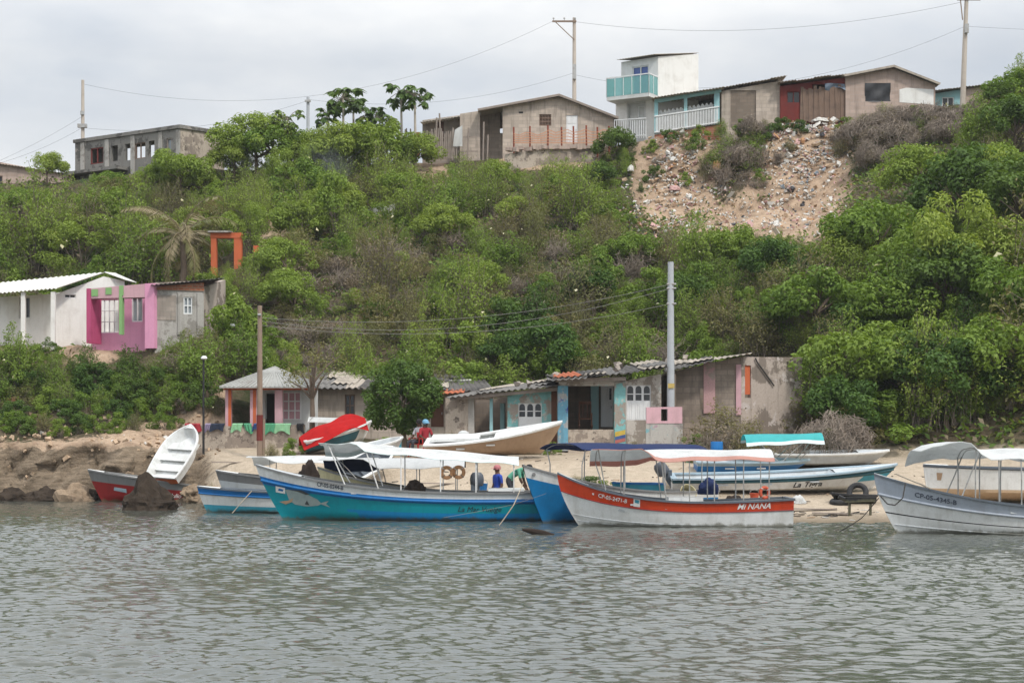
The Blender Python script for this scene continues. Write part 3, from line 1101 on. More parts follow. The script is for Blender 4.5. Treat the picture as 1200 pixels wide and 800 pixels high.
# --- boat on land under the red tarpaulin
Y0 = 59.8
s = Y0 / F
g0 = ground((356 - CX) * s, Y0)
H = Hull(2.5, 1.35, .62, .50, rake=.45, pz=2.4, draft=.0)
r = thing('fishing_boat', 'small teal and white boat pulled ashore under a bright red tarpaulin', 'boat', Vector(((359 - CX) * s, Y0, g0 + .0)), math.radians(14), rx=math.radians(4), ry=math.radians(-13))
build_hull(r, H, VS, lambda v, t: 1 if v > .78 or t > .8 else 0, ['dark_teal_gel', 'white_gel'], gun='white_gel', deck=.8)
sk = MB()
sk.cbox((-.02, 0, .33), .012, .34, .34)
sk.build('transom_patch', 'white_gel', r)
SHORE_BOAT = r
tp = MB()
rt = random.Random(5)


def tarp_fn(u, v):
    x = -.12 + 2.4 * u
    hw = .80 * (1 - .55 * max(0, u - .55) ** 1.3 / .35) * (1 - .35 * max(0, .25 - u) * 4 * .6)
    w_ = v * 2 - 1
    ridge = .40 + .12 * u + .26 * math.sin(PI * min(1, u * 1.0)) + .16 * math.exp(-((u - .8) / .2) ** 2)
    z = ridge - .42 * abs(w_) ** 1.7 + .035 * math.sin(9 * u + 4 * w_) + .03 * math.sin(17 * w_ + 6 * u)
    return Vector((x, w_ * hw * 1.05, z + .18))


tp.grid(tarp_fn, 24, 18)
tp.grid(lambda u, v: tarp_fn(u, v) - Vector((0, 0, .012)), 24, 18)
t_ = tp.build('tarpaulin', 'red_cloth', smooth=True)
t_.location = r.location
t_.rotation_euler = r.rotation_euler
tag(t_, 'bright red tarpaulin draped over the small boat ashore', 'tarpaulin')

# --- white dinghy beside it, and a second one behind
def dinghy(label, px, Y, dz, rz, rx, ry, L=2.3, B=1.1, inner='pale_grey_gel', outer='white_gel'):
    H = Hull(L, B, .5, .42, rake=.35, pz=2.2, draft=0, full=1.4)
    p = on(px, Y, dz)
    r = thing('dinghy', label, 'boat', p, math.radians(rz), rx=math.radians(rx), ry=math.radians(ry))
    build_hull(r, H, VS, lambda v, t: 0, [outer], inner=inner, gun=outer, gw=.06, thwarts=(L * .4, L * .68), deck=.9, floor=.05)
    return r


dinghy('white dinghy with a dark hollow tilted up beside the red tarpaulin', 403, 55.2, .02, 22, 38, -27, 2.0, 1.0, inner='slate_gel')
dinghy('white dinghy bow just showing right of the tilted dinghy', 424, 57.5, .05, 12, 10, -10, 1.5, .8)

# awning on bent poles behind the tarpaulin
aw = thing('boat_awning', 'grey arched awning frame standing behind the red tarpaulin', 'awning', on(386, 62.4))
Hh = Hull(2.4, 1.5, .1, .08, rake=.1, draft=0)
am = MB()
s_ = 62.4 / F
hz = lambda py: CH + (HY - py) * s_ - aw.location.z
for xx in (-.68, .45):
    q = MB()
    q.tube([(xx, -.6, 0), (xx, -.6, hz(495)), (xx + .1, -.5, hz(489)), (xx + .1, .5, hz(489)), (xx, .6, hz(495)), (xx, .6, 0)], .022, 6)
    q.build('hoop', 'steel', aw, smooth=True)
am.grid(lambda u, v: Vector((-.72 + 1.5 * u, -.62 + 1.24 * v, hz(488.3) - .18 * abs(2 * v - 1) ** 3 - .05 * u)), 10, 10)
am.grid(lambda u, v: Vector((-.72 + 1.5 * u, -.62 + 1.24 * v, hz(488.3) - .02 - .18 * abs(2 * v - 1) ** 3 - .05 * u)), 10, 10)
am.build('cover', 'white_cloth', aw, smooth=True)

# --- tan bottomed boat on the sand
Y0 = 57.0
s = Y0 / F
g0 = ground((580 - CX) * s, Y0)
H = Hull((660 - 500) * s, 1.6, 1.12, .50, rake=.75, pz=1.7, draft=.0, deadrise=.7)
r = boat_at('fishing_boat', 'beached boat with a white deck and tan hull, bow raised to the right', 660, 500, Y0, g0 + .08, bow_left=False, yaw=-.06, roll=math.radians(10), pitch=math.radians(-1))
build_hull(r, H, VS, lambda v, t: 1 if v > .88 else 0, ['tan_gel', 'white_gel'], inner='white_gel', gun='white_gel', gw=.3, thwarts=(1.2, 2.2), deck=.5, floor=.25)
cc = MB()
cc.cbox((1.0, 0, .62), 1.6, .9, .10)
cc.build('hatch_cover', 'white_gel', r)

# --- white boat with the dark teal rail
Y0 = 51.6
s = Y0 / F
g0 = ground((930 - CX) * s, Y0)
H = Hull((1050 - 786) * s, 1.8, (571 - 540) * s + .03, .46, stern=.46, rake=.9, pz=2.4, draft=.02, deadrise=.8)
r = boat_at('passenger_boat', 'long white beached boat lettered La Tigra with a dark teal rail', 1050, 786, Y0, g0 + .0, bow_left=False, roll=math.radians(5), yaw=-.02)
build_hull(r, H, VS, lambda v, t: (3 if t > .86 and v > .45 else 0) if v < .74 else (1 if v < .88 else 2), ['white_gel', 'dark_teal_gel', 'pale_blue_gel', 'light_blue_gel'], inner='pale_grey_gel', gun='pale_blue_gel', gw=.14, rail=(.80, .028, 'dark_teal_gel'), thwarts=(1.5, 2.8, 4.2), deck=.70, floor=.2)
lettering(r, H, 'La Tigra', (924 - 786) * s, .52, .27, 'letter_black', side=-1, dirn=1, shear=.35)
outboard(r, -.02, 0, .5, math.radians(-35))

# --- blue-grey boat with the turquoise bimini
Y0 = 54.6
s = Y0 / F
g0 = ground((890 - CX) * s, Y0)
H = Hull((949 - 815) * s, 1.6, (HY - 538) * s + CH - g0, .42, rake=.7, pz=2.0, draft=0, deadrise=.8)
r = boat_at('fishing_boat', 'blue-grey boat ashore under a bright turquoise sun awning', 949, 815, Y0, g0, bow_left=False, roll=math.radians(4))
build_hull(r, H, VS, lambda v, t: 1 if v > .72 else 0, ['royal_blue_gel', 'pale_blue_gel'], inner='pale_grey_gel', gun='pale_blue_gel', gw=.1, thwarts=(1.0, 2.0), deck=.75)
zb = lambda py: CH + (HY - py) * s - g0
bx = lambda px: (px - 815) * s
canopy(r, bx(871), bx(961), 1.5, lambda x: zb(509.5) + (zb(507) - zb(509.5)) * (x - bx(871)) / (bx(961) - bx(871)), near=-1, drop=.27, cover='turquoise_cloth', trim='pale_aqua_cloth', poles=((bx(908), bx(887)), (bx(913), bx(938)), (bx(934), bx(955))), H=H, seed=4, polemat='steel')

# --- pale bow behind it
Y0 = 57.0
s = Y0 / F
g0 = ground((990 - CX) * s, Y0)
H = Hull((1042 - 905) * s, 1.6, (HY - 527) * s + CH - g0, .45, rake=.8, pz=2.2, draft=0)
r = boat_at('fishing_boat', 'pale grey boat ashore whose bow rises above the La Tigra bow', 1042, 905, Y0, g0, bow_left=False, roll=math.radians(4))
build_hull(r, H, VS, lambda v, t: 1 if v > .8 else 0, ['pale_grey_gel', 'white_gel'], inner='pale_grey_gel', gun='white_gel', gw=.1, deck=.7)

# --- the grey-white boat at the right edge
D = 40.8
s = D / F
lx = lambda px: (1380 - px) * s
H = Hull(lx(1016), 1.9, (627 - 556) * s, .52, stern=.6, rake=.76, pz=2.7, draft=.3, full=1.1, stemcurve=1.6)
r = boat_at('passenger_boat', 'pale grey boat with a thin black stripe and arched awning at the right edge', 1016, 1380, D + .95, 0.0)
build_hull(r, H, [0, .1, .2, .28, .36, .44, .455, .475, .54, .62, .70, .72, .78, .85, .92, 1.0], lambda v, t: 1 if .455 < v < .475 else (2 if v > .72 else 0), ['white_gel', 'black_gel', 'grey_blue_gel'], rail=(.72, .03, 'grey_blue_gel'), gun='slate_gel', thwarts=(1.5, 3, 4.2), deck=.80, inner='pale_grey_gel')
mk = MB()
mk.tube([H.pt(.30, t, 1, .004) for t in [.3 + .69 * k / 20 for k in range(21)]], .014, 5)
mk.build('spray_strake', 'pale_grey_gel', r, smooth=True)
lettering(r, H, 'CP-05-4345-B', lx(1059.5), .85, .165, 'letter_slate', shear=0)
z_ = lambda py: (627 - py) * s
x1 = lx(1063)
zt = lambda x: z_(527) + (z_(519) - z_(527)) * math.exp(-((x - lx(1103)) / .62) ** 2) - .10 * max(0, (x - lx(1075)) / .3) - .02 * math.sin((x - lx(1150)) * 3)
canopy(r, .3, x1, 1.8, zt, visor=.03, visor_x=(1138 - 1063) * s, drop=.24, poles=((lx(1112), lx(1132)), lx(1127), lx(1154), lx(1180), lx(1210), lx(1250)), H=H, polemat='steel', seed=6, wave=.03)
outboard(r, -.02, 0, .6, 0)

# --- white boat with the tan bottom behind it
Y0 = 49.5
s = Y0 / F
g0 = ground((1140 - CX) * s, Y0)
H = Hull((1290 - 1082) * s, 1.7, (HY - 544) * s + CH - g0, (HY - 549) * s + CH - g0, rake=.16, pz=2.0, draft=0, deadrise=.85, full=1.6)
r = boat_at('fishing_boat', 'white beached boat with a tan painted bottom behind the grey boat at the right', 1082, 1290, Y0, g0)
build_hull(r, H, VS, lambda v, t: 0 if v < .36 else 1, ['tan_keel', 'white_gel'], gun='slate_gel', rail=(.95, .018, 'slate_gel'), deck=.85)
decal(r, H, [((1290 - 1096) * s, .6), ((1290 - 1100) * s, .6), ((1290 - 1101) * s, .8), ((1290 - 1095) * s, .8)], 'tan_gel', name='scrape')

# --- little craft on the sand
Y0 = 49.6
H = Hull(1.5, .95, .5, .46, rake=.15, pz=2, draft=0)
r = thing('skiff', 'small sky blue skiff seen end on behind the red boat', 'boat', on(772, 50.2), math.radians(200))
build_hull(r, H, VS, lambda v, t: 0, ['light_blue_gel'], inner='slate_gel', gun='royal_blue_gel', deck=.9)
H = Hull(1.3, .6, .30, .24, rake=.25, pz=2, draft=0)
r = thing('skiff', 'black rubber boat lying on the sand under the La Tigra bow', 'boat', on(1026, 49.5), math.radians(176))
build_hull(r, H, VS, lambda v, t: 0, ['black_gel'], inner='black_gel', gun='dark_rubber', gw=.12, deck=.9)
# ------------------------------------------------------------------ houses
blocks('grey_block', (.42, .36, .31, 1), (.30, .27, .24, 1), (.24, .21, .18, 1), amt=.7)
blocks('weathered_block', (.36, .30, .25, 1), (.25, .21, .18, 1), (.15, .125, .10, 1), amt=.85)
blocks('tan_block', (.56, .475, .40, 1), (.42, .36, .31, 1), (.30, .25, .20, 1))
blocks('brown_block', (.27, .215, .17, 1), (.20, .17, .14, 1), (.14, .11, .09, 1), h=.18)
blocks('pink_block', (.52, .40, .34, 1), (.42, .34, .30, 1), (.36, .28, .23, 1))
blocks('clay_brick', (.42, .15, .08, 1), (.34, .22, .16, 1), (.26, .12, .08, 1), w=.3, h=.12)
peel('concrete', [(.42, .40, .37, 1), ((.29, .27, .245, 1), .52, 1.5), ((.42, .40, .36, 1), .62, 4.0)])
peel('dark_concrete', [(.215, .205, .19, 1), ((.10, .095, .088, 1), .53, 1.2), ((.30, .27, .245, 1), .60, 3.0)])
peel('stained_plaster', [(.46, .39, .32, 1), ((.28, .23, .19, 1), .48, 1.1), ((.15, .12, .10, 1), .58, 2.4)])
paint('white_wall', (.78, .77, .74, 1), (.42, .38, .32, 1), amt=.35, rough=.85, spec=.15)
paint('pale_wall', (.62, .63, .62, 1), (.36, .34, .30, 1), amt=.4, rough=.85, spec=.15)
paint('white_paint', (.76, .77, .77, 1), (.40, .38, .35, 1), amt=.25, rough=.55)
paint('hot_pink', (.74, .34, .50, 1), (.50, .22, .32, 1), amt=.4, rough=.8, spec=.15)
paint('pale_pink', (.62, .38, .42, 1), (.40, .27, .27, 1), amt=.5, rough=.85, spec=.15)
paint('magenta', (.50, .09, .20, 1), (.2, .03, .07, 1), amt=.4, rough=.8, spec=.15)
paint('lime', (.26, .46, .19, 1), (.16, .3, .1, 1), amt=.3, rough=.8, spec=.15)
paint('coral', (.56, .14, .06, 1), (.36, .1, .05, 1), amt=.4, rough=.8, spec=.15)
paint('brick_red_paint', (.17, .035, .03, 1), (.09, .03, .028, 1), amt=.55, rough=.8, spec=.15)
paint('aqua_paint', (.30, .52, .55, 1), (.36, .40, .40, 1), amt=.4, rough=.8, spec=.15)
paint('aqua_glass', (.22, .47, .46, 1), (.2, .36, .36, 1), amt=.2, rough=.15, spec=.6)
m_, nt_ = MATS['aqua_glass'], MATS['aqua_glass'].node_tree
tb_, mx_ = nt_.nodes.new('ShaderNodeBsdfTransparent'), nt_.nodes.new('ShaderNodeMixShader')
tb_.inputs[0].default_value = (.7, .9, .9, 1)
mx_.inputs[0].default_value = .45
ou_ = [n for n in nt_.nodes if n.type == 'OUTPUT_MATERIAL'][0]
src_ = ou_.inputs[0].links[0].from_socket
nt_.links.new(src_, mx_.inputs[1])
nt_.links.new(tb_.outputs[0], mx_.inputs[2])
nt_.links.new(mx_.outputs[0], ou_.inputs[0])
paint('blue_glass', (.05, .10, .30, 1), (.03, .05, .15, 1), amt=.3, rough=.12, spec=.6, streak=False)
paint('dark_glass', (.02, .022, .026, 1), (.05, .05, .05, 1), amt=.3, rough=.15, spec=.6, streak=False)
paint('grey_glass', (.25, .28, .30, 1), (.14, .16, .17, 1), amt=.5, rough=.15, spec=.6, streak=False)
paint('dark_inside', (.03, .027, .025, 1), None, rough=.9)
paint('old_wood', (.20, .135, .10, 1), (.09, .065, .05, 1), amt=.6, rough=.9, scale=2.5)
paint('grey_wood', (.30, .25, .215, 1), (.15, .125, .105, 1), amt=.6, rough=.9, scale=2.5)
paint('brown_wood', (.13, .055, .03, 1), (.06, .03, .02, 1), amt=.5, rough=.7, scale=2.5)
paint('orange_wood', (.48, .20, .09, 1), (.3, .14, .08, 1), amt=.5, rough=.8, scale=2.5)
paint('post_red', (.25, .06, .035, 1), (.14, .05, .03, 1), amt=.5, rough=.9, scale=3)
paint('netting', (.58, .27, .15, 1), (.45, .2, .1, 1), amt=.4, rough=.8, scale=3)
paint('roof_grey', (.20, .19, .18, 1), (.045, .043, .04, 1), amt=.9, scale=.9, rough=.9, spec=.1)
paint('roof_dark', (.13, .122, .115, 1), (.03, .028, .026, 1), amt=.9, scale=.9, rough=.9, spec=.1)
paint('roof_pale', (.36, .36, .34, 1), (.2, .185, .165, 1), amt=.7, scale=.9, rough=.85, spec=.15)
paint('roof_white', (.66, .66, .62, 1), (.40, .36, .29, 1), amt=.45, scale=.8, rough=.75, spec=.2)
paint('roof_tan', (.42, .37, .31, 1), (.17, .15, .13, 1), amt=.7, scale=1.2, rough=.9, spec=.1)
paint('roof_rust', (.40, .13, .07, 1), (.22, .10, .06, 1), amt=.6, scale=1.0, rough=.9, spec=.1)
paint('black_plastic', (.012, .012, .014, 1), (.05, .05, .055, 1), amt=.5, rough=.35, spec=.5, scale=3)
paint('blue_tarp', (.16, .21, .28, 1), (.09, .11, .14, 1), amt=.5, rough=.5, scale=3)
peel('teal_peel', [(.34, .30, .26, 1), ((.22, .48, .48, 1), .47, 1.3), ((.50, .50, .46, 1), .60, 2.6), ((.20, .17, .15, 1), .66, 1.9)])
peel('blue_peel', [(.36, .37, .37, 1), ((.14, .34, .46, 1), .44, 1.4), ((.05, .09, .32, 1), .60, 1.1), ((.46, .44, .40, 1), .62, 3.0)])
peel('pink_peel', [(.36, .30, .26, 1), ((.50, .31, .31, 1), .44, 1.3), ((.24, .30, .33, 1), .66, 2.0)])
peel('graffiti_wall', [(.43, .41, .38, 1), ((.30, .27, .25, 1), .52, 1.6), ((.20, .40, .43, 1), .62, 2.2), ((.42, .27, .33, 1), .64, 2.9)])
peel('flaking_plaster', [(.44, .37, .32, 1), ((.22, .18, .15, 1), .50, .9), ((.52, .46, .43, 1), .58, 1.7), ((.11, .10, .10, 1), .66, 2.3)])
peel('pale_plaster', [(.52, .48, .43, 1), ((.30, .26, .22, 1), .50, 1.4), ((.42, .54, .52, 1), .64, 2.0)])


class Wall:
    """a wall standing between two plan points given as photo column and depth"""
    def __init__(s, pxa, Ya, pxb, Yb):
        s.A = Vector(((pxa - CX) * Ya / F, Ya, 0))
        s.B = Vector(((pxb - CX) * Yb / F, Yb, 0))
        d = s.B - s.A
        s.L = d.length
        s.d = d / s.L
        s.n = Vector((s.d.y, -s.d.x, 0))       # towards the viewer when A is left of B

    def s(s, px):
        k = (px - CX) / F
        den = s.d.x - k * s.d.y
        return (k * s.A.y - s.A.x) / den

    def z(s, px, py):
        Y = s.A.y + s.d.y * s.s(px)
        return CH + (HY - py) * Y / F

    def P(s, q, z, off=0.0):
        p = s.A + s.d * q + s.n * off
        return Vector((p.x, p.y, z))

    def pp(s, px, py, off=0.0):
        return s.P(s.s(px), s.z(px, py), off)

    def mesh(s, mb, zbase, top, openings=(), t=.15, m=0, off=0.0, caps=True):
        """top: [(px,py)...]; openings: [(px0,px1,pytop,pybottom)]"""
        tp = [(s.s(px), s.z(px, py)) for px, py in top]
        ops = []
        for a, b, c, d in openings:
            ops.append((s.s(a), s.s(b), s.z((a + b) / 2, d), s.z((a + b) / 2, c)))
        tz = lambda q: float(np.interp(q, [k[0] for k in tp], [k[1] for k in tp]))
        cuts = sorted(set([tp[0][0], tp[-1][0]] + [k[0] for k in tp] + [q for o in ops for q in o[:2] if tp[0][0] < q < tp[-1][0]]))
        for a, b in zip(cuts[:-1], cuts[1:]):
            if b - a < 1e-4:
                continue
            mid = (a + b) / 2
            holes = sorted([(o[2], o[3]) for o in ops if o[0] - 1e-6 <= mid <= o[1] + 1e-6])
            z0 = zbase
            spans = []
            for h0, h1 in holes:
                if h0 > z0 + 1e-3:
                    spans.append((z0, h0))
                z0 = max(z0, h1)
            spans.append((z0, None))
            for lo, hi in spans:
                ha, hb = (tz(a), tz(b)) if hi is None else (hi, hi)
                if ha <= lo and hb <= lo:
                    continue
                for o_ in (off, off - t):
                    mb.quad(s.P(a, lo, o_), s.P(b, lo, o_), s.P(b, hb, o_), s.P(a, ha, o_), m)
                mb.quad(s.P(a, ha, off), s.P(b, hb, off), s.P(b, hb, off - t), s.P(a, ha, off - t), m)
                if lo > zbase:
                    mb.quad(s.P(a, lo, off), s.P(b, lo, off), s.P(b, lo, off - t), s.P(a, lo, off - t), m)
        for o in ops:
            z1 = o[3]
            for q in o[:2]:
                mb.quad(s.P(q, o[2], off), s.P(q, z1, off), s.P(q, z1, off - t), s.P(q, o[2], off - t), m)
        if caps:
            for q, z in (tp[0], tp[-1]):
                mb.quad(s.P(q, zbase, off), s.P(q, z, off), s.P(q, z, off - t), s.P(q, zbase, off - t), m)

    def shell(s, mb, zbase, top, depth, t=.15, m=0):
        """plain side and back walls behind the front"""
        z0, z1 = s.z(*top[0]), s.z(*top[-1])
        a, b = s.s(top[0][0]), s.s(top[-1][0])
        for q0, q1, z in ((a, a + t, z0), (b - t, b, z1)):
            mb.hexa([s.P(q0, zbase, -t - .003), s.P(q1, zbase, -t - .003), s.P(q1, zbase, -depth), s.P(q0, zbase, -depth),
                     s.P(q0, z, -t - .003), s.P(q1, z, -t - .003), s.P(q1, z, -depth), s.P(q0, z, -depth)], m)
        mb.hexa([s.P(a + t + .003, zbase, -depth + t), s.P(b - t - .003, zbase, -depth + t), s.P(b - t - .003, zbase, -depth), s.P(a + t + .003, zbase, -depth),
                 s.P(a + t + .003, z0, -depth + t), s.P(b - t - .003, z1, -depth + t), s.P(b - t - .003, z1, -depth), s.P(a + t + .003, z0, -depth)], m)

    def plate(s, mb, a, b, c, d, off, t, m=0):
        """slab between columns a,b and rows c(top),d(bottom), its face at off"""
        q0, q1 = s.s(a), s.s(b)
        mid = (a + b) / 2
        z0, z1 = s.z(mid, d), s.z(mid, c)
        mb.hexa([s.P(q0, z0, off), s.P(q1, z0, off), s.P(q1, z0, off - t), s.P(q0, z0, off - t), s.P(q0, z1, off), s.P(q1, z1, off), s.P(q1, z1, off - t), s.P(q0, z1, off - t)], m)


def part(mb, name, mats, root, smooth=False):
    return mb.build(name, mats, root, smooth=smooth, off=root.location)


def subpart(mb, name, mats, par, root):
    return mb.build(name, mats, par, off=root.location)


def slab(root, w, name, rect, mat_, off=.03, t=.06):
    mb = MB()
    w.plate(mb, *rect, off, t)
    return part(mb, name, mat_, root)


def window(root, w, rect, frame='white_paint', pane='dark_glass', nx=2, ny=1, fw=.05, rec=-.07, name='window'):
    a, b, c, d = rect
    q0, q1 = w.s(a), w.s(b)
    mid = (a + b) / 2
    z0, z1 = w.z(mid, d), w.z(mid, c)
    mb = MB()
    bar = lambda s0, s1, za, zb: mb.hexa([w.P(s0, za, rec + .03), w.P(s1, za, rec + .03), w.P(s1, za, rec - .03), w.P(s0, za, rec - .03), w.P(s0, zb, rec + .03), w.P(s1, zb, rec + .03), w.P(s1, zb, rec - .03), w.P(s0, zb, rec - .03)])
    for k in range(nx + 1):
        c_ = q0 + (q1 - q0) * k / nx
        h = fw / 2
        c_ = min(max(c_, q0 + h), q1 - h)
        bar(c_ - h, c_ + h, z0, z1)
    for k in range(ny + 1):
        c_ = z0 + (z1 - z0) * k / ny
        c_ = min(max(c_, z0 + fw / 2), z1 - fw / 2)
        for i in range(nx):
            sa, sb = q0 + (q1 - q0) * i / nx + fw / 2 + (fw / 2 if i == 0 else 0), q0 + (q1 - q0) * (i + 1) / nx - fw / 2 - (fw / 2 if i == nx - 1 else 0)
            bar(sa, sb, c_ - fw / 2, c_ + fw / 2)
    f = part(mb, name, frame, root)
    if pane:
        mp_ = MB()
        mp_.hexa([w.P(q0, z0, rec - .035), w.P(q1, z0, rec - .035), w.P(q1, z0, rec - .05), w.P(q0, z0, rec - .05), w.P(q0, z1, rec - .035), w.P(q1, z1, rec - .035), w.P(q1, z1, rec - .05), w.P(q0, z1, rec - .05)])
        subpart(mp_, 'pane', pane, f, root)
    return f


def door(root, w, rect, mat_='white_paint', rec=-.05, panels=True, name='door', handle=True):
    a, b, c, d = rect
    mb = MB()
    w.plate(mb, a, b, c, d, rec, .05)
    if panels:
        q0, q1 = w.s(a), w.s(b)
        mid = (a + b) / 2
        z0, z1 = w.z(mid, d), w.z(mid, c)
        W_, H_ = q1 - q0, z1 - z0
        for i in range(2):
            for j in range(3):
                sa, sb = q0 + W_ * (.08 + .46 * i), q0 + W_ * (.46 + .46 * i)
                za, zb = z0 + H_ * (.05 + .32 * j), z0 + H_ * (.30 + .32 * j)
                mb.hexa([w.P(sa, za, rec + .018), w.P(sb, za, rec + .018), w.P(sb, za, rec + .002), w.P(sa, za, rec + .002), w.P(sa, zb, rec + .018), w.P(sb, zb, rec + .018), w.P(sb, zb, rec + .002), w.P(sa, zb, rec + .002)])
    o = part(mb, name, mat_, root)
    if handle:
        mh = MB()
        q = w.s(a + (b - a) * .86)
        z = w.z(a, c + (d - c) * .55)
        mh.tube([w.P(q, z - .05, rec + .04), w.P(q, z + .05, rec + .04)], .015, 6)
        subpart(mh, 'handle', 'steel', o, root)
    return o


def roof(root, A, B, C, D_, mat_, pitch=.18, amp=.022, name='roof', t=.012, ragged=0.0, nv=5, seed=1, parent=None, patches=0):
    """corrugated sheets: A-B is the eave, D-C the ridge; furrows run from ridge to eave"""
    A, B, C, D_ = map(Vector, (A, B, C, D_))
    L = (B - A).length
    n = max(6, int(L / pitch * 4))
    r_ = random.Random(seed)
    nrm = (B - A).cross(D_ - A).normalized()
    if nrm.z < 0:
        nrm = -nrm
    nsheet = max(1, int(L / .95))
    offs = [r_.uniform(-1, 1) * ragged for _ in range(nsheet + 2)]
    lifts = [r_.uniform(0, 1) * ragged * .12 for _ in range(nsheet + 2)]

    def fn(u, v):
        k = min(nsheet - 1, int(u * nsheet))
        p = (A.lerp(B, u)).lerp(D_.lerp(C, u), v)
        dn = (D_.lerp(C, u) - A.lerp(B, u)).normalized()
        p = p + nrm * (amp * math.sin(2 * PI * u * L / pitch) + lifts[k] * (1 - v))
        if v == 0:
            p = p + dn * offs[k] * .5
        return p
    mb = MB()
    mb.grid(fn, n, nv)
    mb.grid(lambda u, v: fn(u, v) - nrm * t, n, nv)
    for k in range(n):
        for v in (0, 1):
            mb.quad(fn(k / n, v), fn((k + 1) / n, v), fn((k + 1) / n, v) - nrm * t, fn(k / n, v) - nrm * t)
    for u in (0, 1):
        mb.quad(fn(u, 0), fn(u, 1), fn(u, 1) - nrm * t, fn(u, 0) - nrm * t)
    o = mb.build(name, mat_, parent or root, off=root.location)
    for k in range(patches):
        u0, v0 = r_.uniform(0, .8), r_.uniform(0, .6)
        du, dv = r_.uniform(.6, 1.1) / L, r_.uniform(.35, .6)
        mp_ = MB()
        sk_ = r_.uniform(-.03, .03)
        f2 = lambda u, v: fn(min(1, u0 + du * u + sk_ * v), min(1, v0 + dv * v)) + nrm * (.035 + .012 * k)
        mp_.grid(f2, 16, 3)
        mp_.grid(lambda u, v: f2(u, v) - nrm * .008, 16, 3)
        mp_.build('roof_patch', r_.choice(('roof_tan', 'roof_dark', 'roof_tan', 'roof_dark', 'roof_grey')), o, off=root.location)
    for k in range(patches // 2):
        mb2 = MB()
        mb2.chunk(fn(r_.uniform(.05, .95), r_.uniform(.1, .9)) + nrm * .1, .35, .25, .2, 0, r_)
        mb2.build('roof_weight', 'grey_block', o, off=root.location)
    return o


def house(name, label, px, Y, cat='house', zb=None, group=None):
    p = on(px, Y)
    if zb is not None:
        p.z = zb
    return thing(name, label, cat, p, group=group)


def gable_verge(root, pts, w_, h_, mat_, name='verge_board'):
    mb = MB()
    for a, b in zip(pts[:-1], pts[1:]):
        mb.beam(a, b, w_, h_)
    return part(mb, name, mat_, root)


# ======================= hilltop, left to right
# pale block house at the left edge
Y = 101
r = house('block_house', 'low pinkish block house cut off by the left edge of the hilltop', 20, Y)
zb = r.location.z - .6
w = Wall(-60, Y, 84, Y + .5)
mb = MB()
top = [(-60, 184), (0, 190), (84, 206)]
w.mesh(mb, zb, top, [(-6, 3, 206, 219)])
w.shell(mb, zb, top, 5)
part(mb, 'wall', 'pink_block', r)
window(r, w, (-6, 3, 206, 219), 'old_wood', 'dark_glass', 1, 1)
roof(r, w.pp(-64, 183, .25), w.pp(88, 205.5, .25), w.pp(88, 201, -5.2), w.pp(-64, 179, -5.2), 'roof_tan', ragged=.2)

# unfinished grey two storey building
r = house('unfinished_building', 'grey unfinished two storey concrete building with gaping windows on the hilltop', 170, 99)
zb = r.location.z - 2.0
w = Wall(88, 102.2, 211, 97.2)
top = [(88, 167), (211, 150.5)]
ops = [(106, 121, 173, 192), (130, 138, 170.5, 189), (146.5, 153.5, 168.5, 188), (158, 170.5, 167, 186), (174, 181, 165, 184), (195, 201, 162, 178),
       (112, 128, 208, 222), (134, 150, 206, 220)]
mb = MB()
w.mesh(mb, zb, top, ops, t=.2)
w2 = Wall(211, 97.2, 263, 99.4)
part(mb, 'front_wall', 'dark_concrete', r)  # front coloured darker than the side wall: its shade is painted in
mb = MB()
w2.mesh(mb, zb, [(211.5, 150.5), (263, 157)], [], t=.2)
part(mb, 'side_wall', 'stained_plaster', r)  # lighter material than the front, painting in the sun on this side
mb = MB()
bk = w2.P(w2.L, 0, 0) - w.d * w.L
A_ = w.A
Bv = Vector((bk.x, bk.y, 0))
zt_ = w.z(211, 150.5)
# rear wall low so the sky shows through the window openings, as in the photograph
for a, b, h in ((A_, Bv, zt_), ):
    n_ = (b - a).normalized()
    sidev = Vector((n_.y, -n_.x, 0)) * .18
    mb.hexa([a + Vector((0, 0, zb)) + n_ * .25, b + Vector((0, 0, zb)), b + Vector((0, 0, zb)) + sidev, a + Vector((0, 0, zb)) + sidev + n_ * .25, a + Vector((0, 0, h)) + n_ * .25, b + Vector((0, 0, h)), b + Vector((0, 0, h)) + sidev, a + Vector((0, 0, h)) + sidev + n_ * .25])
part(mb, 'rear_wall', 'dark_concrete', r)
mb = MB()
C2 = w2.P(w2.L, 0, 0)
for pz0, pz1 in ((zt_, zt_ + .2), (w.z(100, 206), w.z(100, 206) + .18)):
    q = [w.A + w.n * .1 - w.d * .08, w.B + w.n * .1 + w2.n * .1, C2 + w2.n * .1 + w2.d * .08, Bv - w.d * .08 + w2.d * .08]
    if pz1 < zt_:
        q = [w.A + w.n * .9, w.A.lerp(w.B, .52) + w.n * .9, w.A.lerp(w.B, .52) - w.n * 2, w.A - w.n * 2]
    mb.hexa([Vector((p.x, p.y, pz0)) for p in q] + [Vector((p.x, p.y, pz1)) for p in q])
part(mb, 'roof_slab', 'dark_concrete', r)
for px in (97, 125.5, 155.7, 188, 209):
    mb = MB()
    yy = 199
    w.plate(mb, px - 2.2, px + 2.2, np.interp(px, [88, 211], [168.5, 152]), 216 - (px - 88) * .12, .05, .05)
    part(mb, 'column', 'concrete', r)
f = window(r, w, ops[0], 'brick_red_paint', None, 2, 1, fw=.07)
window(r, w, ops[3], 'old_wood', None, 2, 1, fw=.06)
window(r, w, ops[5], 'grey_wood', 'grey_glass', 1, 1, fw=.06)
for px in (117, 131.5):
    mb = MB()
    w.plate(mb, px - 2, px + 2, 206, 226, .7, .25)
    part(mb, 'porch_post', 'concrete', r)

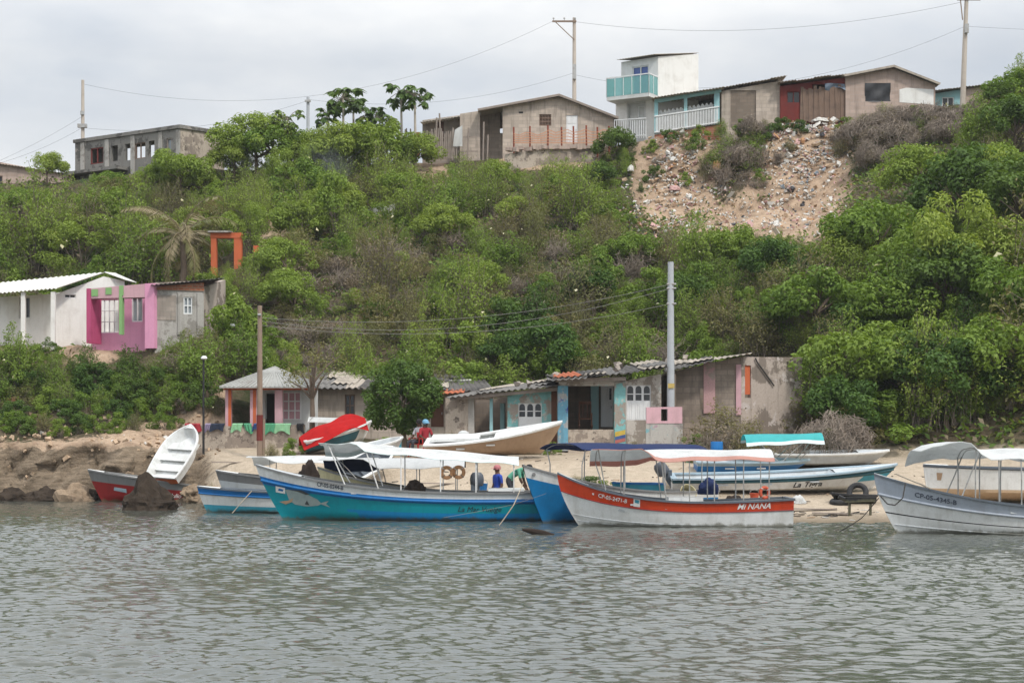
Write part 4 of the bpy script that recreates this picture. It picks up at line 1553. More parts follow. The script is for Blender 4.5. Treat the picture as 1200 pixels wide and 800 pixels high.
# low pale roof between the trees
r = house('shack', 'low shack with a whitish roof hidden among the papaya trees', 362, 101)
zb = r.location.z - .5
w = Wall(338, 101, 398, 101)
mb = MB()
w.mesh(mb, zb, [(338, 157), (398, 160)], [(360, 368, 161, 175)])
w.shell(mb, zb, [(338, 157), (398, 160)], 4)
part(mb, 'wall', 'pale_wall', r)
roof(r, w.pp(333, 157, .4), w.pp(402, 161, .4), w.pp(400, 150, -4), w.pp(338, 150, -4), 'roof_white')

# block house with the gable
r = house('gable_house', 'long cinder block house with a low gable, white door and barred window', 600, 99)
zb = r.location.z - .6
Y = 98.0
w = Wall(589, Y, 719, Y)
top = [(589, 125), (655, 113.5), (719, 138)]
ops = [(632, 646, 134, 147.5), (663.5, 677, 135, 167)]
mb = MB()
w.mesh(mb, zb, top, ops)
w.shell(mb, zb, [(589, 125), (719, 138)], 7)
# recessed part, return block and left wing
wr = Wall(562, Y + 2.0, 591, Y + 2.0)
wr.mesh(mb, zb, [(562, 131), (591, 127)], [(586, 592, 130, 156)])
wl = Wall(539, Y + .6, 562.5, Y + .6)
wl.mesh(mb, zb, [(539, 133.5), (562.5, 130)])
mb.hexa([wl.P(wl.L - .12, zb, -.16), wl.P(wl.L, zb, -.16), wl.P(wl.L, zb, -1.4), wl.P(wl.L - .12, zb, -1.4), wl.P(wl.L - .12, wl.z(562, 131), -.16), wl.P(wl.L, wl.z(562, 131), -.16), wl.P(wl.L, wl.z(562, 131), -1.4), wl.P(wl.L - .12, wl.z(562, 131), -1.4)])
part(mb, 'wall', 'tan_block', r)
mb = MB()
ww = Wall(495, Y + 1.6, 539.5, Y + 1.6)
ww.mesh(mb, zb, [(495, 141), (539.5, 135)], [(511, 520, 141, 166)])
ww.shell(mb, zb, [(495, 141), (539.5, 135)], 4)
part(mb, 'wing_wall', 'grey_block', r)
door(r, ww, (511, 520, 141, 166), 'brown_wood', handle=False)
window(r, w, ops[0], 'old_wood', 'old_wood', 4, 3, fw=.05)
door(r, w, ops[1], 'white_paint')
f = slab(r, w, 'vent', (608, 613, 131, 133), 'dark_inside', .012, .02)
mb = MB()
mb.add([wr.pp(587, 131, .03), wr.pp(591, 131, .03), wr.pp(591, 148, .06), wr.pp(590, 142, .05)], [(0, 1, 2, 3)])
part(mb, 'curtain', 'white_cloth', r)
rz_ = w.z(655, 111.5)
back = 7.3
roof(r, w.pp(724.5, 138.5, .35), w.pp(724.5, 138.5, -back), w.pp(655, 111.5, -back), w.pp(655, 111.5, .35), 'roof_tan', name='roof')
roof(r, w.pp(655, 111.5, -back), w.pp(655, 111.5, .35), w.pp(560, 129, .35) + Vector((0, 0, 0)), w.pp(560, 129, -back), 'roof_tan', name='roof')
roof(r, w.pp(492, 141.5, -.6), w.pp(563, 130, -.6), w.pp(563, 127, -6), w.pp(500, 133.5, -6), 'roof_white', name='wing_roof', ragged=.3)
roof(r, w.pp(498, 137, -5.5), w.pp(580, 127, -5.5), w.pp(584, 119, -9), w.pp(500, 131, -9), 'roof_rust', name='rear_roof')
gable_verge(r, [w.pp(560, 130.2, .36), w.pp(655, 112.8, .36), w.pp(724.5, 139.7, .36)], .05, .12, 'grey_wood')

# paling fence left of it
Y = 97.3
r = house('paling_fence', 'rough grey paling fence with an orange board left of the gable house', 505, Y, 'fence')
zb = r.location.z
rr = random.Random(3)
w = Wall(474, Y, 560, Y)
mb = MB()
px = 475
while px < 536:
    if not (483.5 < px < 493):
        h = rr.uniform(150, 157)
        a = w.pp(px, 186)
        b = w.pp(px + rr.uniform(-.8, .8), h)
        mb.tube([a, (a + b) / 2 + Vector((rr.uniform(-.03, .03), 0, 0)), b], rr.uniform(.03, .055), 5)
    px += rr.uniform(1.3, 2.6)
part(mb, 'paling', 'grey_wood', r)
slab(r, w, 'board', (485, 492, 155, 184), 'orange_wood', .03, .04)
mb = MB()
mb.beam(w.pp(474, 163, -.06), w.pp(560, 160, -.06), .05, .06)
mb.beam(w.pp(474, 178, -.06), w.pp(560, 177, -.06), .05, .06)
part(mb, 'rail', 'grey_wood', r)
for px, h in ((511, 138), (517, 133), (530, 150), (548, 150), (566, 143), (571, 158)):
    mb = MB()
    mb.tube([w.pp(px, 188), w.pp(px + (.8 if px == 511 else -2 if px == 517 else 1), h)], .05, 5)
    part(mb, 'post', 'grey_wood', r)
sh = MB()
sh.grid(lambda u, v: w.pp(533 + 9 * u - 2 * v * (1 - u), 153 + 19 * v - 6 * u * (1 - v), .12 + .06 * math.sin(6 * u + 3 * v)), 8, 8)
o = sh.build('hanging_cloth', 'white_cloth', smooth=True, off=w.pp(538, 170), loc=w.pp(538, 170))
tag(o, 'white cloth hung over the paling fence left of the gable house', 'cloth')

# netting fence in front of the gable
Y = 96.6
r = house('netting_fence', 'sagging orange netting fence on rusty posts before the gable house', 660, Y, 'fence')
w = Wall(590, Y, 720, Y)
for k, px in enumerate((602, 621, 642, 658, 672, 687, 700, 713.5)):
    mb = MB()
    t_ = w.pp(px, 149 - (k % 3))
    bt = w.pp(px + .3, 178)
    bt.z = ground(bt.x, bt.y) - .3
    mb.tube([bt, t_], .055, 6)
    part(mb, 'post', 'post_red', r)
mb = MB()
for i in range(64):
    a = 602 + 112 * i / 63
    top_ = 154 + 2.0 * math.sin(i * .5) + (3 if a < 640 else 0)
    mb.beam(w.pp(a, top_, .07), w.pp(a + 1.2, 168, .07), .02, .012)
for j in range(0, 9, 2):
    for i in range(16):
        a0, a1 = 602 + 112 * i / 16, 602 + 112 * (i + 1) / 16
        f_ = lambda a: 154 + 2.0 * math.sin((a - 602) / 112 * 63 * .5) + (3 if a < 640 else 0)
        y0, y1 = f_(a0) + (168 - f_(a0)) * j / 8, f_(a1) + (168 - f_(a1)) * j / 8
        mb.beam(w.pp(a0, y0, .085), w.pp(a1, y1, .085), .012, .035)
part(mb, 'netting', 'netting', r)

# retaining wall under it
Y = 95.6
r = house('retaining_wall', 'low stained retaining wall below the orange netting fence', 640, Y, 'wall')
w = Wall(592, Y, 699, Y + .6)
mb = MB()
zb = r.location.z - .8
w.mesh(mb, zb, [(592, 181), (610, 178), (640, 175), (699, 172)], t=.3)
part(mb, 'wall', 'stained_plaster', r)
mb = MB()
for k in range(14):
    px = 598 + 7 * k + rr.uniform(-2, 2)
    mb.cbox(w.pp(px, 176 - rr.uniform(0, 2) - (px - 598) * .03, .0), rr.uniform(.3, .7), .3, rr.uniform(.15, .3), 0, rr.uniform(0, 3))
part(mb, 'coping_rubble', 'pink_block', r)

# white balcony house
YC = 97.4
r = house('balcony_house', 'white two storey house with a turquoise glass balcony and blue doors', 770, 99)
zb = r.location.z - .8
w = Wall(728, 98.6, 771, YC)
w2 = Wall(771, YC, 818.5, 98.6)
mb = MB()
w.mesh(mb, zb, [(728, 73), (771, 66.5)], [(741, 760, 77.5, 110.5), (736, 756, 121, 160)], t=.18)
w.shell(mb, zb, [(728, 73), (771, 66.5)], 4.2)
part(mb, 'front_wall', 'pale_wall', r)  # greyer white than the side wall, painting this face's shade into the colour
mb = MB()
w2.mesh(mb, zb, [(771.3, 66.5), (818.5, 63.5)], [], t=.18)
part(mb, 'side_wall', 'white_wall', r)
f = window(r, w, (741, 760, 77.5, 110.5), 'pale_wall', 'blue_glass', 2, 1, fw=.06, name='balcony_door')
window(r, w, (746.5, 755, 124, 138), 'white_paint', 'blue_glass', 1, 1, rec=-.16)
mb = MB()
w.plate(mb, 736, 756, 121, 160, -.19, .05)
part(mb, 'porch_back', 'pale_wall', r)
roof(r, w.pp(726, 71.5, .35), w.pp(771, 64.8, .35), w2.pp(819, 61.8, -.0), w2.pp(819, 61.8, 0) + Vector((-2.1, 2.4, 0)), 'roof_tan', amp=.015)
bp0, bp1 = w.pp(715.5, 117, 1.1), w.pp(770.8, 113.5, 1.1)
mb = MB()
q = [w.P(w.s(727), 0, .01), w.P(w.s(771) + .0, 0, .01), w.P(w.s(771), 0, 1.15), w.P(w.s(727), 0, 1.15)]
zf = w.z(745, 116.5)
q = [Vector((p.x, p.y, 0)) for p in (w.P(-.35, 0, .02), w.P(w.L, 0, .02), w.P(w.L, 0, 1.15), w.P(-.35, 0, 1.15))]
mb.hexa([p + Vector((0, 0, zf - .16)) for p in q] + [p + Vector((0, 0, zf + .06)) for p in q])
part(mb, 'balcony_slab', 'pale_wall', r)
ml, mg = MB(), MB()
zr = w.z(745, 93.5)
for a, b in ((q[3], q[2]), (q[3], q[0]), (q[2], q[1])):
    mg.beam(a + Vector((0, 0, (zf + zr) / 2)), b + Vector((0, 0, (zf + zr) / 2)), .02, zr - zf - .12)
    ml.beam(a + Vector((0, 0, zr)), b + Vector((0, 0, zr)), .07, .06)
    n_ = 5 if a == q[3] and b == q[2] else 2
    for k in range(n_ + 1):
        p = a.lerp(b, k / n_)
        ml.tube([p + Vector((0, 0, zf + .05)), p + Vector((0, 0, zr))], .025, 6)
part(mg, 'balcony_glass', 'aqua_glass', r)
part(ml, 'balcony_rail', 'white_paint', r)
# porch railing below
mb = MB()
wq = Wall(720, 97.2, 757, 96.2)
for k in range(15):
    px = 720 + 37 * k / 14
    mb.tube([wq.pp(px, 163 - k * .1), wq.pp(px, 141)], .022, 5)
mb.beam(wq.pp(720, 141), wq.pp(757, 138.5), .05, .05)
mb.beam(wq.pp(720, 160), wq.pp(757, 158.5), .05, .05)
part(mb, 'porch_railing', 'white_paint', r)
slab(r, w, 'pillar', (757, 770.5, 116, 166), 'white_wall', .05, .05)
slab(r, w, 'pillar', (722, 735, 119, 166), 'white_wall', .05, .05)

# terrace house with aqua posts
r = house('terrace_house', 'low house with pale aqua posts, white picket rail and a dark terrace', 805, 97)
zb = r.location.z - .9
w = Wall(767, 96.4, 845, 96.0)
mb = MB()
wb = Wall(767, 99.5, 845, 99.2)
wb.mesh(mb, zb, [(767, 119), (845, 106)])
part(mb, 'rear_wall', 'dark_concrete', r)
mb = MB()
zf0, zf1 = w.z(770, 157), w.z(843, 146)
w.mesh(mb, zb, [(767, 158), (845, 146)], t=.2)
part(mb, 'plinth', 'clay_brick', r)
mb = MB()
a, b = w.pp(767, 119, 0), w.pp(845, 106, 0)
mb.beam(a, b, .16, .22)
part(mb, 'beam', 'aqua_paint', r)
for px, w_ in ((769, 2.2), (803.5, 2.0), (840, 3.2)):
    mb = MB()
    w.plate(mb, px - w_, px + w_, np.interp(px, [767, 845], [119, 106]), np.interp(px, [767, 845], [157, 145]), .06, .25)
    part(mb, 'post', 'aqua_paint', r)
mb = MB()
for k in range(40):
    px = 769 + 72 * k / 39
    yt, yb = np.interp(px, [767, 845], [136, 124]), np.interp(px, [767, 845], [157, 145])
    mb.beam(w.pp(px, yb, .08), w.pp(px, yt, .08), .05, .02, up=(0, 1, 0))
for d0, d1 in ((137, 125.5), (155.5, 143.5)):
    mb.beam(w.pp(767, d0, .11), w.pp(843, d1, .11), .03, .06)
part(mb, 'picket_rail', 'white_paint', r)
for a, b in ((772, 801), (806, 836)):
    mb = MB()
    n_ = 24
    for k in range(n_):
        p0, p1 = a + (b - a) * k / n_, a + (b - a) * (k + 1) / n_
        e0 = 4.5 * abs(math.sin(k * .8)) + 1
        e1 = 4.5 * abs(math.sin((k + 1) * .8)) + 1
        base = lambda p: np.interp(p, [767, 845], [137, 125])
        mb.quad(w.pp(p0, base(p0), -.12), w.pp(p1, base(p1), -.12), w.pp(p1, base(p1) - e1 - 2, -.12), w.pp(p0, base(p0) - e0 - 2, -.12))
    part(mb, 'lace_curtain', 'white_cloth', r)
roof(r, w.pp(764, 118, .5), w.pp(848, 104.5, .5), w.pp(848, 101, -4), w.pp(769, 114, -4), 'roof_tan', ragged=.4, seed=4)

# plain block house
r = house('block_house', 'narrow grey block house between the aqua terrace and the red house', 880, 97)
zb = r.location.z - .8
w = Wall(845.5, 96.4, 914, 96.4)
mb = MB()
top = [(845.5, 107), (914, 95)]
w.mesh(mb, zb, top, [(856, 886, 106, 150)])
w.shell(mb, zb, top, 6)
part(mb, 'wall', 'tan_block', r)
mb = MB()
w.plate(mb, 856, 886, 106, 150, -.06, .08)
part(mb, 'infill_wall', 'brown_block', r)
roof(r, w.pp(843, 104.5, .4), w.pp(921, 91.5, .4), w.pp(921, 90, -5), w.pp(846, 101, -5), 'roof_tan', ragged=.5, seed=6)
mb = MB()
for px, py in ((862, 101), (890, 96), (912, 92)):
    mb.cbox(w.pp(px, py, -.5), .5, .4, .18, 0, px)
part(mb, 'roof_weight', 'grey_block', r)

# red house and the gable beside it
r = house('red_house', 'red painted house front with a plank fence wall and dark window', 950, 96.5)
zb = r.location.z - .8
w = Wall(914.5, 96.2, 990.5, 96.2)
top = [(914.5, 101), (990.5, 91)]
mb = MB()
ops = [(922, 938, 107, 121), (952, 989, 99, 142)]
w.mesh(mb, zb, top, ops)
w.shell(mb, zb, top, 5)
part(mb, 'wall', 'brick_red_paint', r)
window(r, w, ops[0], 'brick_red_paint', 'dark_glass', 2, 1)
mb = MB()
for k in range(17):
    px = 938 + 50 * k / 16
    mb.cbox(w.pp(px + 1.4, 123 + rr.uniform(-2, 2), .06 + .03 * (k % 2)), .17, .03, 1.9 + rr.uniform(-.2, .2), 0, 0, 0, rr.uniform(-.03, .03))
part(mb, 'plank_wall', 'old_wood', r)
mb = MB()
mb.grid(lambda u, v: w.pp(966 + 24 * u, 98.5 + 7 * v + 2.2 * math.sin(u * 7) * v, .12 + .1 * math.sin(5 * u + 3 * v)), 14, 6)
part(mb, 'tarpaulin_strip', 'blue_tarp', r, True)
roof(r, w.pp(911, 99.5, .5), w.pp(993, 88.5, .5), w.pp(993, 86, -4.5), w.pp(911, 96.5, -4.5), 'roof_tan', ragged=.5, seed=9)

r = house('gable_house', 'pale block house with a tan gable roof and black plastic window cover', 1045, 97)
zb = r.location.z - .8
w = Wall(991, 96.0, 1096, 96.0)
top = [(991, 90), (1046, 80), (1096, 99.5)]
ops = [(1014, 1043, 97.5, 119)]
mb = MB()
w.mesh(mb, zb, top, ops)
w.shell(mb, zb, [(991, 90), (1096, 99.5)], 7)
part(mb, 'wall', 'pink_block', r)
mb = MB()
mb.grid(lambda u, v: w.pp(1013.5 + 30 * u, 97.5 + 21.5 * v, .02 + .05 * math.sin(7 * u + 2 * v) * math.sin(5 * v + u)), 14, 10)
part(mb, 'plastic_cover', 'black_plastic', r, True)
mb = MB()
pl = [(1054, 105), (1062, 103), (1094, 105), (1094, 123), (1054, 120)]
mb.add([w.pp(a, b, .012) for a, b in pl], [(0, 1, 2, 3, 4)])
part(mb, 'whitewash', 'white_wall', r)
roof(r, w.pp(1100, 98.8, .35), w.pp(1100, 98.8, -7.2), w.pp(1046, 77.8, -7.2), w.pp(1046, 77.8, .35), 'roof_tan', ragged=.1)
roof(r, w.pp(1046, 77.8, -7.2), w.pp(1046, 77.8, .35), w.pp(986, 89.5, .35), w.pp(986, 89.5, -7.2), 'roof_tan', ragged=.1, seed=3)
gable_verge(r, [w.pp(988, 90.2, .36), w.pp(1046, 79.0, .36), w.pp(1100, 100, .36)], .05, .12, 'roof_tan')

r = house('turquoise_house', 'turquoise and pale block house behind the right hilltop pole', 1140, 98)
zb = r.location.z - .8
w = Wall(1094, 98.5, 1131, 98.5)
mb = MB()
w.mesh(mb, zb, [(1094, 110), (1131, 104)], [(1104, 1118, 114, 126)])
w.shell(mb, zb, [(1094, 110), (1131, 104)], 5)
part(mb, 'wall', 'aqua_paint', r)
window(r, w, (1104, 1118, 114, 126), 'white_paint', 'dark_glass', 2, 1)
w = Wall(1131.3, 98.4, 1240, 98.4)
mb = MB()
top = [(1131.3, 104), (1180, 98), (1240, 106)]
w.mesh(mb, zb, top)
w.shell(mb, zb, top, 5)
part(mb, 'block_wall', 'pink_block', r)
roof(r, w.pp(1090, 108.5, .4), w.pp(1181, 96.5, .4), w.pp(1181, 95, -5), w.pp(1090, 106.5, -5), 'roof_tan', ragged=.2)
roof(r, w.pp(1181, 96.5, .4), w.pp(1243, 105, .4), w.pp(1243, 103, -5), w.pp(1181, 95, -5), 'roof_tan', ragged=.2)

# ======================= half way up the left of the hill
Y = 75.0
r = house('white_house', 'whitewashed house with a pale sheet roof above the left bank', 70, Y)
zb = r.location.z - .7
w = Wall(65, 74.6, 146, 76.5)
mb = MB()
top = [(65, 345), (122, 324), (146, 329)]
w.mesh(mb, zb, top, [(76, 89, 345, 349)])
wl = Wall(-30, 77.0, 64.5, 74.6)
wl.mesh(mb, zb, [(-30, 350), (64.5, 344)], [(22, 35, 348, 373)])
w.shell(mb, zb, [(65, 345), (146, 329)], 5)
part(mb, 'wall', 'white_wall', r)
window(r, wl, (22, 35, 348, 373), 'pale_wall', 'dark_glass', 2, 1)
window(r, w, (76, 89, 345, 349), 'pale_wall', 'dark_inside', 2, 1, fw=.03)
A1, B1 = at(-34, 346, 73.8), at(67, 337.5, 73.6)
roof(r, A1, B1, at(123, 319, 76.2), at(-10, 332, 79.5), 'roof_white', amp=.03)
roof(r, at(148, 328, 76.0), at(160, 331, 80.0), at(135, 320, 79.8), at(122.6, 318.8, 76.0), 'roof_white', amp=.02)
for px, Yp in ((27.5, 73.9), (62.5, 73.8)):
    mb = MB()
    a = at(px, 342, Yp)
    g = on(px, Yp)
    mb.box(a.x - .09, a.x + .09, a.y - .09, a.y + .09, g.z - .3, a.z)
    part(mb, 'porch_post', 'white_wall', r)

# pink house
Y = 72.0
r = house('pink_house', 'half ruined bright pink house front with lime green trim', 140, Y)
zb = r.location.z - .9
w = Wall(102, Y + .5, 181, Y - .4)
mb = MB()
top = [(102, 338), (181, 331)]
ops = [(116, 139, 351, 390), (154, 167, 348, 377)]
wi = Wall(107, Y + 1.6, 171, Y + 1.0)
wi.mesh(mb, zb, [(107, 339), (171, 333)], ops)
part(mb, 'wall', 'hot_pink', r)
window(r, wi, (154, 167, 348, 377), 'white_paint', 'grey_glass', 2, 1)
window(r, wi, (116, 139, 351, 390), 'white_paint', None, 4, 3, fw=.03)
slab(r, w, 'corner_wall', (101.5, 106.5, 338, 402), 'magenta', .02, .9)
slab(r, w, 'corner_wall', (170, 181, 332, 408), 'hot_pink', .02, 1.1)
mb = MB()
w.mesh(mb, w.z(140, 349), [(106.7, 338), (169.8, 332.5)], t=.5)
part(mb, 'lintel', 'pale_pink', r)
for a, b, c, d in ((107.5, 115, 339, 347), (124, 131, 337, 345), (140, 145, 334.5, 346)):
    slab(r, w, 'lime_patch', (a, b, c, d), 'lime', .03, .02)
slab(r, w, 'trim_post', (140, 143.5, 346, 392), 'lime', .04, .2)
slab(r, wi, 'dado', (107, 116, 352, 400), 'magenta', .03, .02)
# rear wall and floor so the ruin has a back
mb = MB()
wk = Wall(103, Y + 4, 176, Y + 3.6)
wk.mesh(mb, zb, [(103, 352), (176, 347)], [(114, 141, 349, 388)])
part(mb, 'rear_wall', 'white_wall', r)

# grey annex to its right
r = house('annex', 'unpainted plaster annex with a rusty brick eave beside the pink house', 222, 72)
zb = r.location.z - .9
w = Wall(181.3, 71.8, 239, 72.4)
mb = MB()
ops = [(215, 225.5, 348, 368)]
w.mesh(mb, zb, [(181.3, 339), (239, 339)], ops)
part(mb, 'wall', 'concrete', r)
window(r, w, ops[0], 'white_paint', 'grey_glass', 2, 2, fw=.05)
w2 = Wall(239, 72.4, 264, 75.5)
mb = MB()
w2.mesh(mb, zb, [(239.3, 336), (264, 328)])
wq = Wall(181, 75.2, 264, 75.5)
wq.mesh(mb, zb, [(181, 331), (264, 328)])
part(mb, 'side_wall', 'flaking_plaster', r)
mb = MB()
w.plate(mb, 183, 206, 346, 375, .02, .02)
part(mb, 'bare_block_patch', 'grey_block', r)
slab(r, w, 'pilaster', (208, 213, 343, 392), 'concrete', .06, .06)
slab(r, w, 'pilaster', (231, 238.5, 343, 392), 'concrete', .06, .06)
mb = MB()
w.mesh(mb, w.z(210, 340.5), [(181.3, 336), (239, 331)], t=.3, off=.05)
part(mb, 'brick_eave', 'clay_brick', r)
roof(r, w.pp(176, 335, .4), w.pp(262, 327, .4), w.pp(262, 322.5, -3.6), w.pp(180, 330.5, -3.6), 'roof_grey', ragged=.2)

# coral door frame of a ruin
Y = 83.2
r = house('ruined_doorway', 'coral red doorway left standing from a ruin in the bushes', 265, Y, 'ruin')
zb = r.location.z - 1.2
w = Wall(247, Y, 310, Y)
for a, b in ((247.5, 254), (274.5, 283.5)):
    mb = MB()
    w.plate(mb, a, b, 279, 325, .1, .35)
    part(mb, 'jamb', 'coral', r)
mb = MB()
w.plate(mb, 247, 284, 273, 279.2, .12, .4)
part(mb, 'lintel', 'coral', r)
mb = MB()
w.plate(mb, 244.5, 272, 271, 273, .3, .8)
part(mb, 'cap_slab', 'concrete', r)
mb = MB()
w.plate(mb, 297.2, 303, 288, 325, .08, .3)
part(mb, 'wall_stub', 'coral', r)

# isolated slab on the slope
Y = 88.5
r = house('concrete_block', 'whitish concrete box wall sticking out of the bushes mid slope', 430, Y, 'ruin')
w = Wall(406, Y + 2.4, 450, Y)
w2 = Wall(450, Y, 463, Y + .6)
mb = MB()
zb = r.location.z - 1.5
w.mesh(mb, zb, [(406, 252), (450, 240.5)], t=.3)
w2.mesh(mb, zb, [(450.3, 240.5), (463, 239)], t=.3)
mb.add([w.pp(406, 251.5), w.pp(450, 240), w2.pp(463, 238.5), w.pp(412, 249, -1.5)], [(0, 1, 2, 3)])
part(mb, 'wall', 'white_wall', r)

# orange brick hut at the left edge
Y = 69.0
r = house('brick_hut', 'orange brick wall corner cut off by the left edge of the picture', 5, Y, 'wall')
w = Wall(-40, Y, 20, Y)
mb = MB()
w.mesh(mb, r.location.z - .5, [(-40, 464), (20, 465)], t=.3)
w.shell(mb, r.location.z - .5, [(-40, 464), (20, 465)], 2.5)
part(mb, 'wall', 'clay_brick', r)

# ======================= the row behind the beach
# pavilion with the hipped roof
Y = 63.5
r = house('pavilion', 'small open porch with a grey hipped roof and pink columns', 316, Y)
zb = r.location.z - .3
w = Wall(262, Y, 372, Y)
for a, b, m_ in ((264, 271, 'pale_pink'), (293, 301, 'pale_pink'), (322, 331, 'pale_pink')):
    mb = MB()
    w.plate(mb, a, b, 456, 513, .0, .22)
    part(mb, 'column', m_, r)
slabm = MB()
for a in (267.5, 296.5):
    w.plate(slabm, a, a + 3.6, 456.4, 513, .012, .01)
part(slabm, 'column_paint', 'coral', r)
mb = MB()
mb.beam(w.pp(262, 454.5, -.1), w.pp(372, 454.5, -.1), .2, .14)
part(mb, 'beam', 'coral', r)
mb = MB()
wi = Wall(305, Y + 1.2, 372, Y + 1.2)
wi.mesh(mb, zb, [(305, 455), (372, 455)], [(311, 322, 460, 513), (331, 353, 459, 492)])
part(mb, 'wall', 'pale_wall', r)
door(r, wi, (312, 322, 461, 512), 'dark_inside', rec=-.14, panels=False, handle=False)  # no door leaf: near-black sheet painting in the shade of the open doorway
window(r, wi, (331, 353, 459, 492), 'white_paint', 'pale_pink', 3, 3, fw=.045, rec=.02)
mb = MB()
wk = Wall(262, Y + 4.2, 372, Y + 4.2)
wk.mesh(mb, zb, [(305, 456), (372, 456)])
part(mb, 'rear_wall', 'pale_wall', r)
apex = at(322, 429.5, Y + 2.2)
c4 = [at(257, 453, Y - .5), at(376, 453, Y - .5), at(370, 451, Y + 4.6), at(262, 451, Y + 4.6)]
mb = MB()
for k in range(4):
    a, b = c4[k], c4[(k + 1) % 4]
    n_ = 22
    for i in range(n_):
        p0, p1 = a.lerp(b, i / n_), a.lerp(b, (i + 1) / n_)
        bump = Vector((0, 0, .025 if i % 2 else 0))
        mb.quad(p0, p1, apex + (p1 - apex) * .02, apex + (p0 - apex) * .02)
        mb.beam(p0 + Vector((0, 0, .01)), apex + Vector((0, 0, .01)), .04, .03)
    mb.quad(a, b, b - Vector((0, 0, .05)), a - Vector((0, 0, .05)))
part(mb, 'roof', 'roof_pale', r)

# house under the long grey roof
Y = 66.5
r = house('long_house', 'low brown block house under a long dark corrugated roof behind the tree', 450, Y)
zb = r.location.z - .4
w = Wall(334, Y, 578, Y)
mb = MB()
top = [(334, 455), (578, 458)]
ops = [(404, 416, 462, 488), (505, 520, 465, 500)]
w.mesh(mb, zb, top, ops)
w.shell(mb, zb, top, 4.5)
part(mb, 'wall', 'tan_block', r)
window(r, w, ops[0], 'old_wood', 'dark_glass', 2, 2)
door(r, w, ops[1], 'brown_wood')
roof(r, w.pp(330, 455, .6), w.pp(455, 456.5, .6), w.pp(455, 432, -4.6), w.pp(334, 431, -4.6), 'roof_grey', pitch=.24, amp=.035, patches=5, ragged=.15)
roof(r, w.pp(455, 456.5, .6), w.pp(582, 460, .6), w.pp(560, 433, -4.6), w.pp(455, 432, -4.6), 'roof_dark', pitch=.24, amp=.03, patches=5, ragged=.25, seed=5)
mb = MB()
for k in range(8):
    mb.cbox(w.pp(524 + k * 3.6, 443.6 - .1 * k, -2.2), .10, .09, .06)
part(mb, 'ridge_tile', 'roof_white', r)
roof(r, w.pp(503, 463, 1.0), w.pp(545, 460, 1.0), w.pp(545, 455.5, .2), w.pp(506, 456.5, .2), 'roof_rust', name='porch_roof', pitch=.2)

# grey and teal house
Y = 60.0
r = house('teal_house', 'weathered house with dark open bays and a white double door in teal plaster', 590, Y)
zb = r.location.z - .3
w = Wall(522, Y + .6, 656, Y)
mb = MB()
ops = [(556, 574, 468, 516), (577, 594, 466, 516)]
w.mesh(mb, zb, [(522, 466), (594.5, 464)], ops, t=.18)
part(mb, 'wall', 'stained_plaster', r)
mb = MB()
wt = Wall(522, Y + .6, 656, Y)
ops2 = [(607, 635, 472, 502)]
wt.mesh(mb, zb, [(594.7, 464), (646, 456)], ops2, t=.18)
part(mb, 'painted_wall', 'teal_peel', r)
mb = MB()
wt.shell(mb, zb, [(522, 466), (656, 455)], 5)
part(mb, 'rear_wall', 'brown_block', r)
slab(r, w, 'pillar', (549, 556, 467, 518), 'concrete', .05, .05)
slab(r, w, 'pillar', (574, 577.5, 467, 518), 'aqua_paint', .03, .04)
slab(r, w, 'pillar', (582, 587, 472, 514), 'aqua_paint', -.8, .2)
slab(r, w, 'skirting', (594, 622, 500, 518), 'white_wall', .03, .03)
slab(r, w, 'shutter', (646, 655.5, 458, 524), 'brown_wood', .0, .1)


def arched_doors(root, w, rect, n, split):
    """double door: blank panels below, arched lights above"""
    a, b, c, d = rect
    mb = MB()
    w.plate(mb, a, b, c, d, -.06, .06)
    for k in range(n):
        for e in range(3):
            w.plate(mb, a + (b - a) * (k + .12 + e * .27) / n, a + (b - a) * (k + .33 + e * .27) / n, split + 1, d - 1, -.045, .012)
    o = part(mb, 'door', 'white_paint', root)
    for k in range(n):
        mp_ = MB()
        p0, p1 = a + (b - a) * (k + .14) / n, a + (b - a) * (k + .86) / n
        pts = [w.pp(p0, split - 1, -.05), w.pp(p1, split - 1, -.05)]
        mid, hw = (p0 + p1) / 2, (p1 - p0) / 2
        for i in range(9):
            t_ = PI * i / 8
            pts.append(w.pp(mid + hw * math.cos(t_), c + 5 - 4 * math.sin(t_), -.05))
        mp_.add(pts, [tuple(range(len(pts)))])
        subpart(mp_, 'pane', 'dark_glass', o, root)
        mbar = MB()
        mbar.beam(w.pp(p0, (c + split) / 2 + 1, -.035), w.pp(p1, (c + split) / 2 + 1, -.035), .02, .03)
        subpart(mbar, 'glazing_bar', 'white_paint', o, root)
    return o


arched_doors(r, wt, (607, 635, 472, 502), 3, 489)
roof(r, w.pp(526, 467, .75), w.pp(658, 453, .75), w.pp(700, 433, -4.8), w.pp(570, 447, -4.8), 'roof_grey', pitch=.22, amp=.03, patches=5, ragged=.5, seed=12)
mb = MB()
mb.beam(w.pp(530, 467.5, .45), w.pp(656, 456, .45), .08, .12)
part(mb, 'eave_beam', 'grey_wood', r)

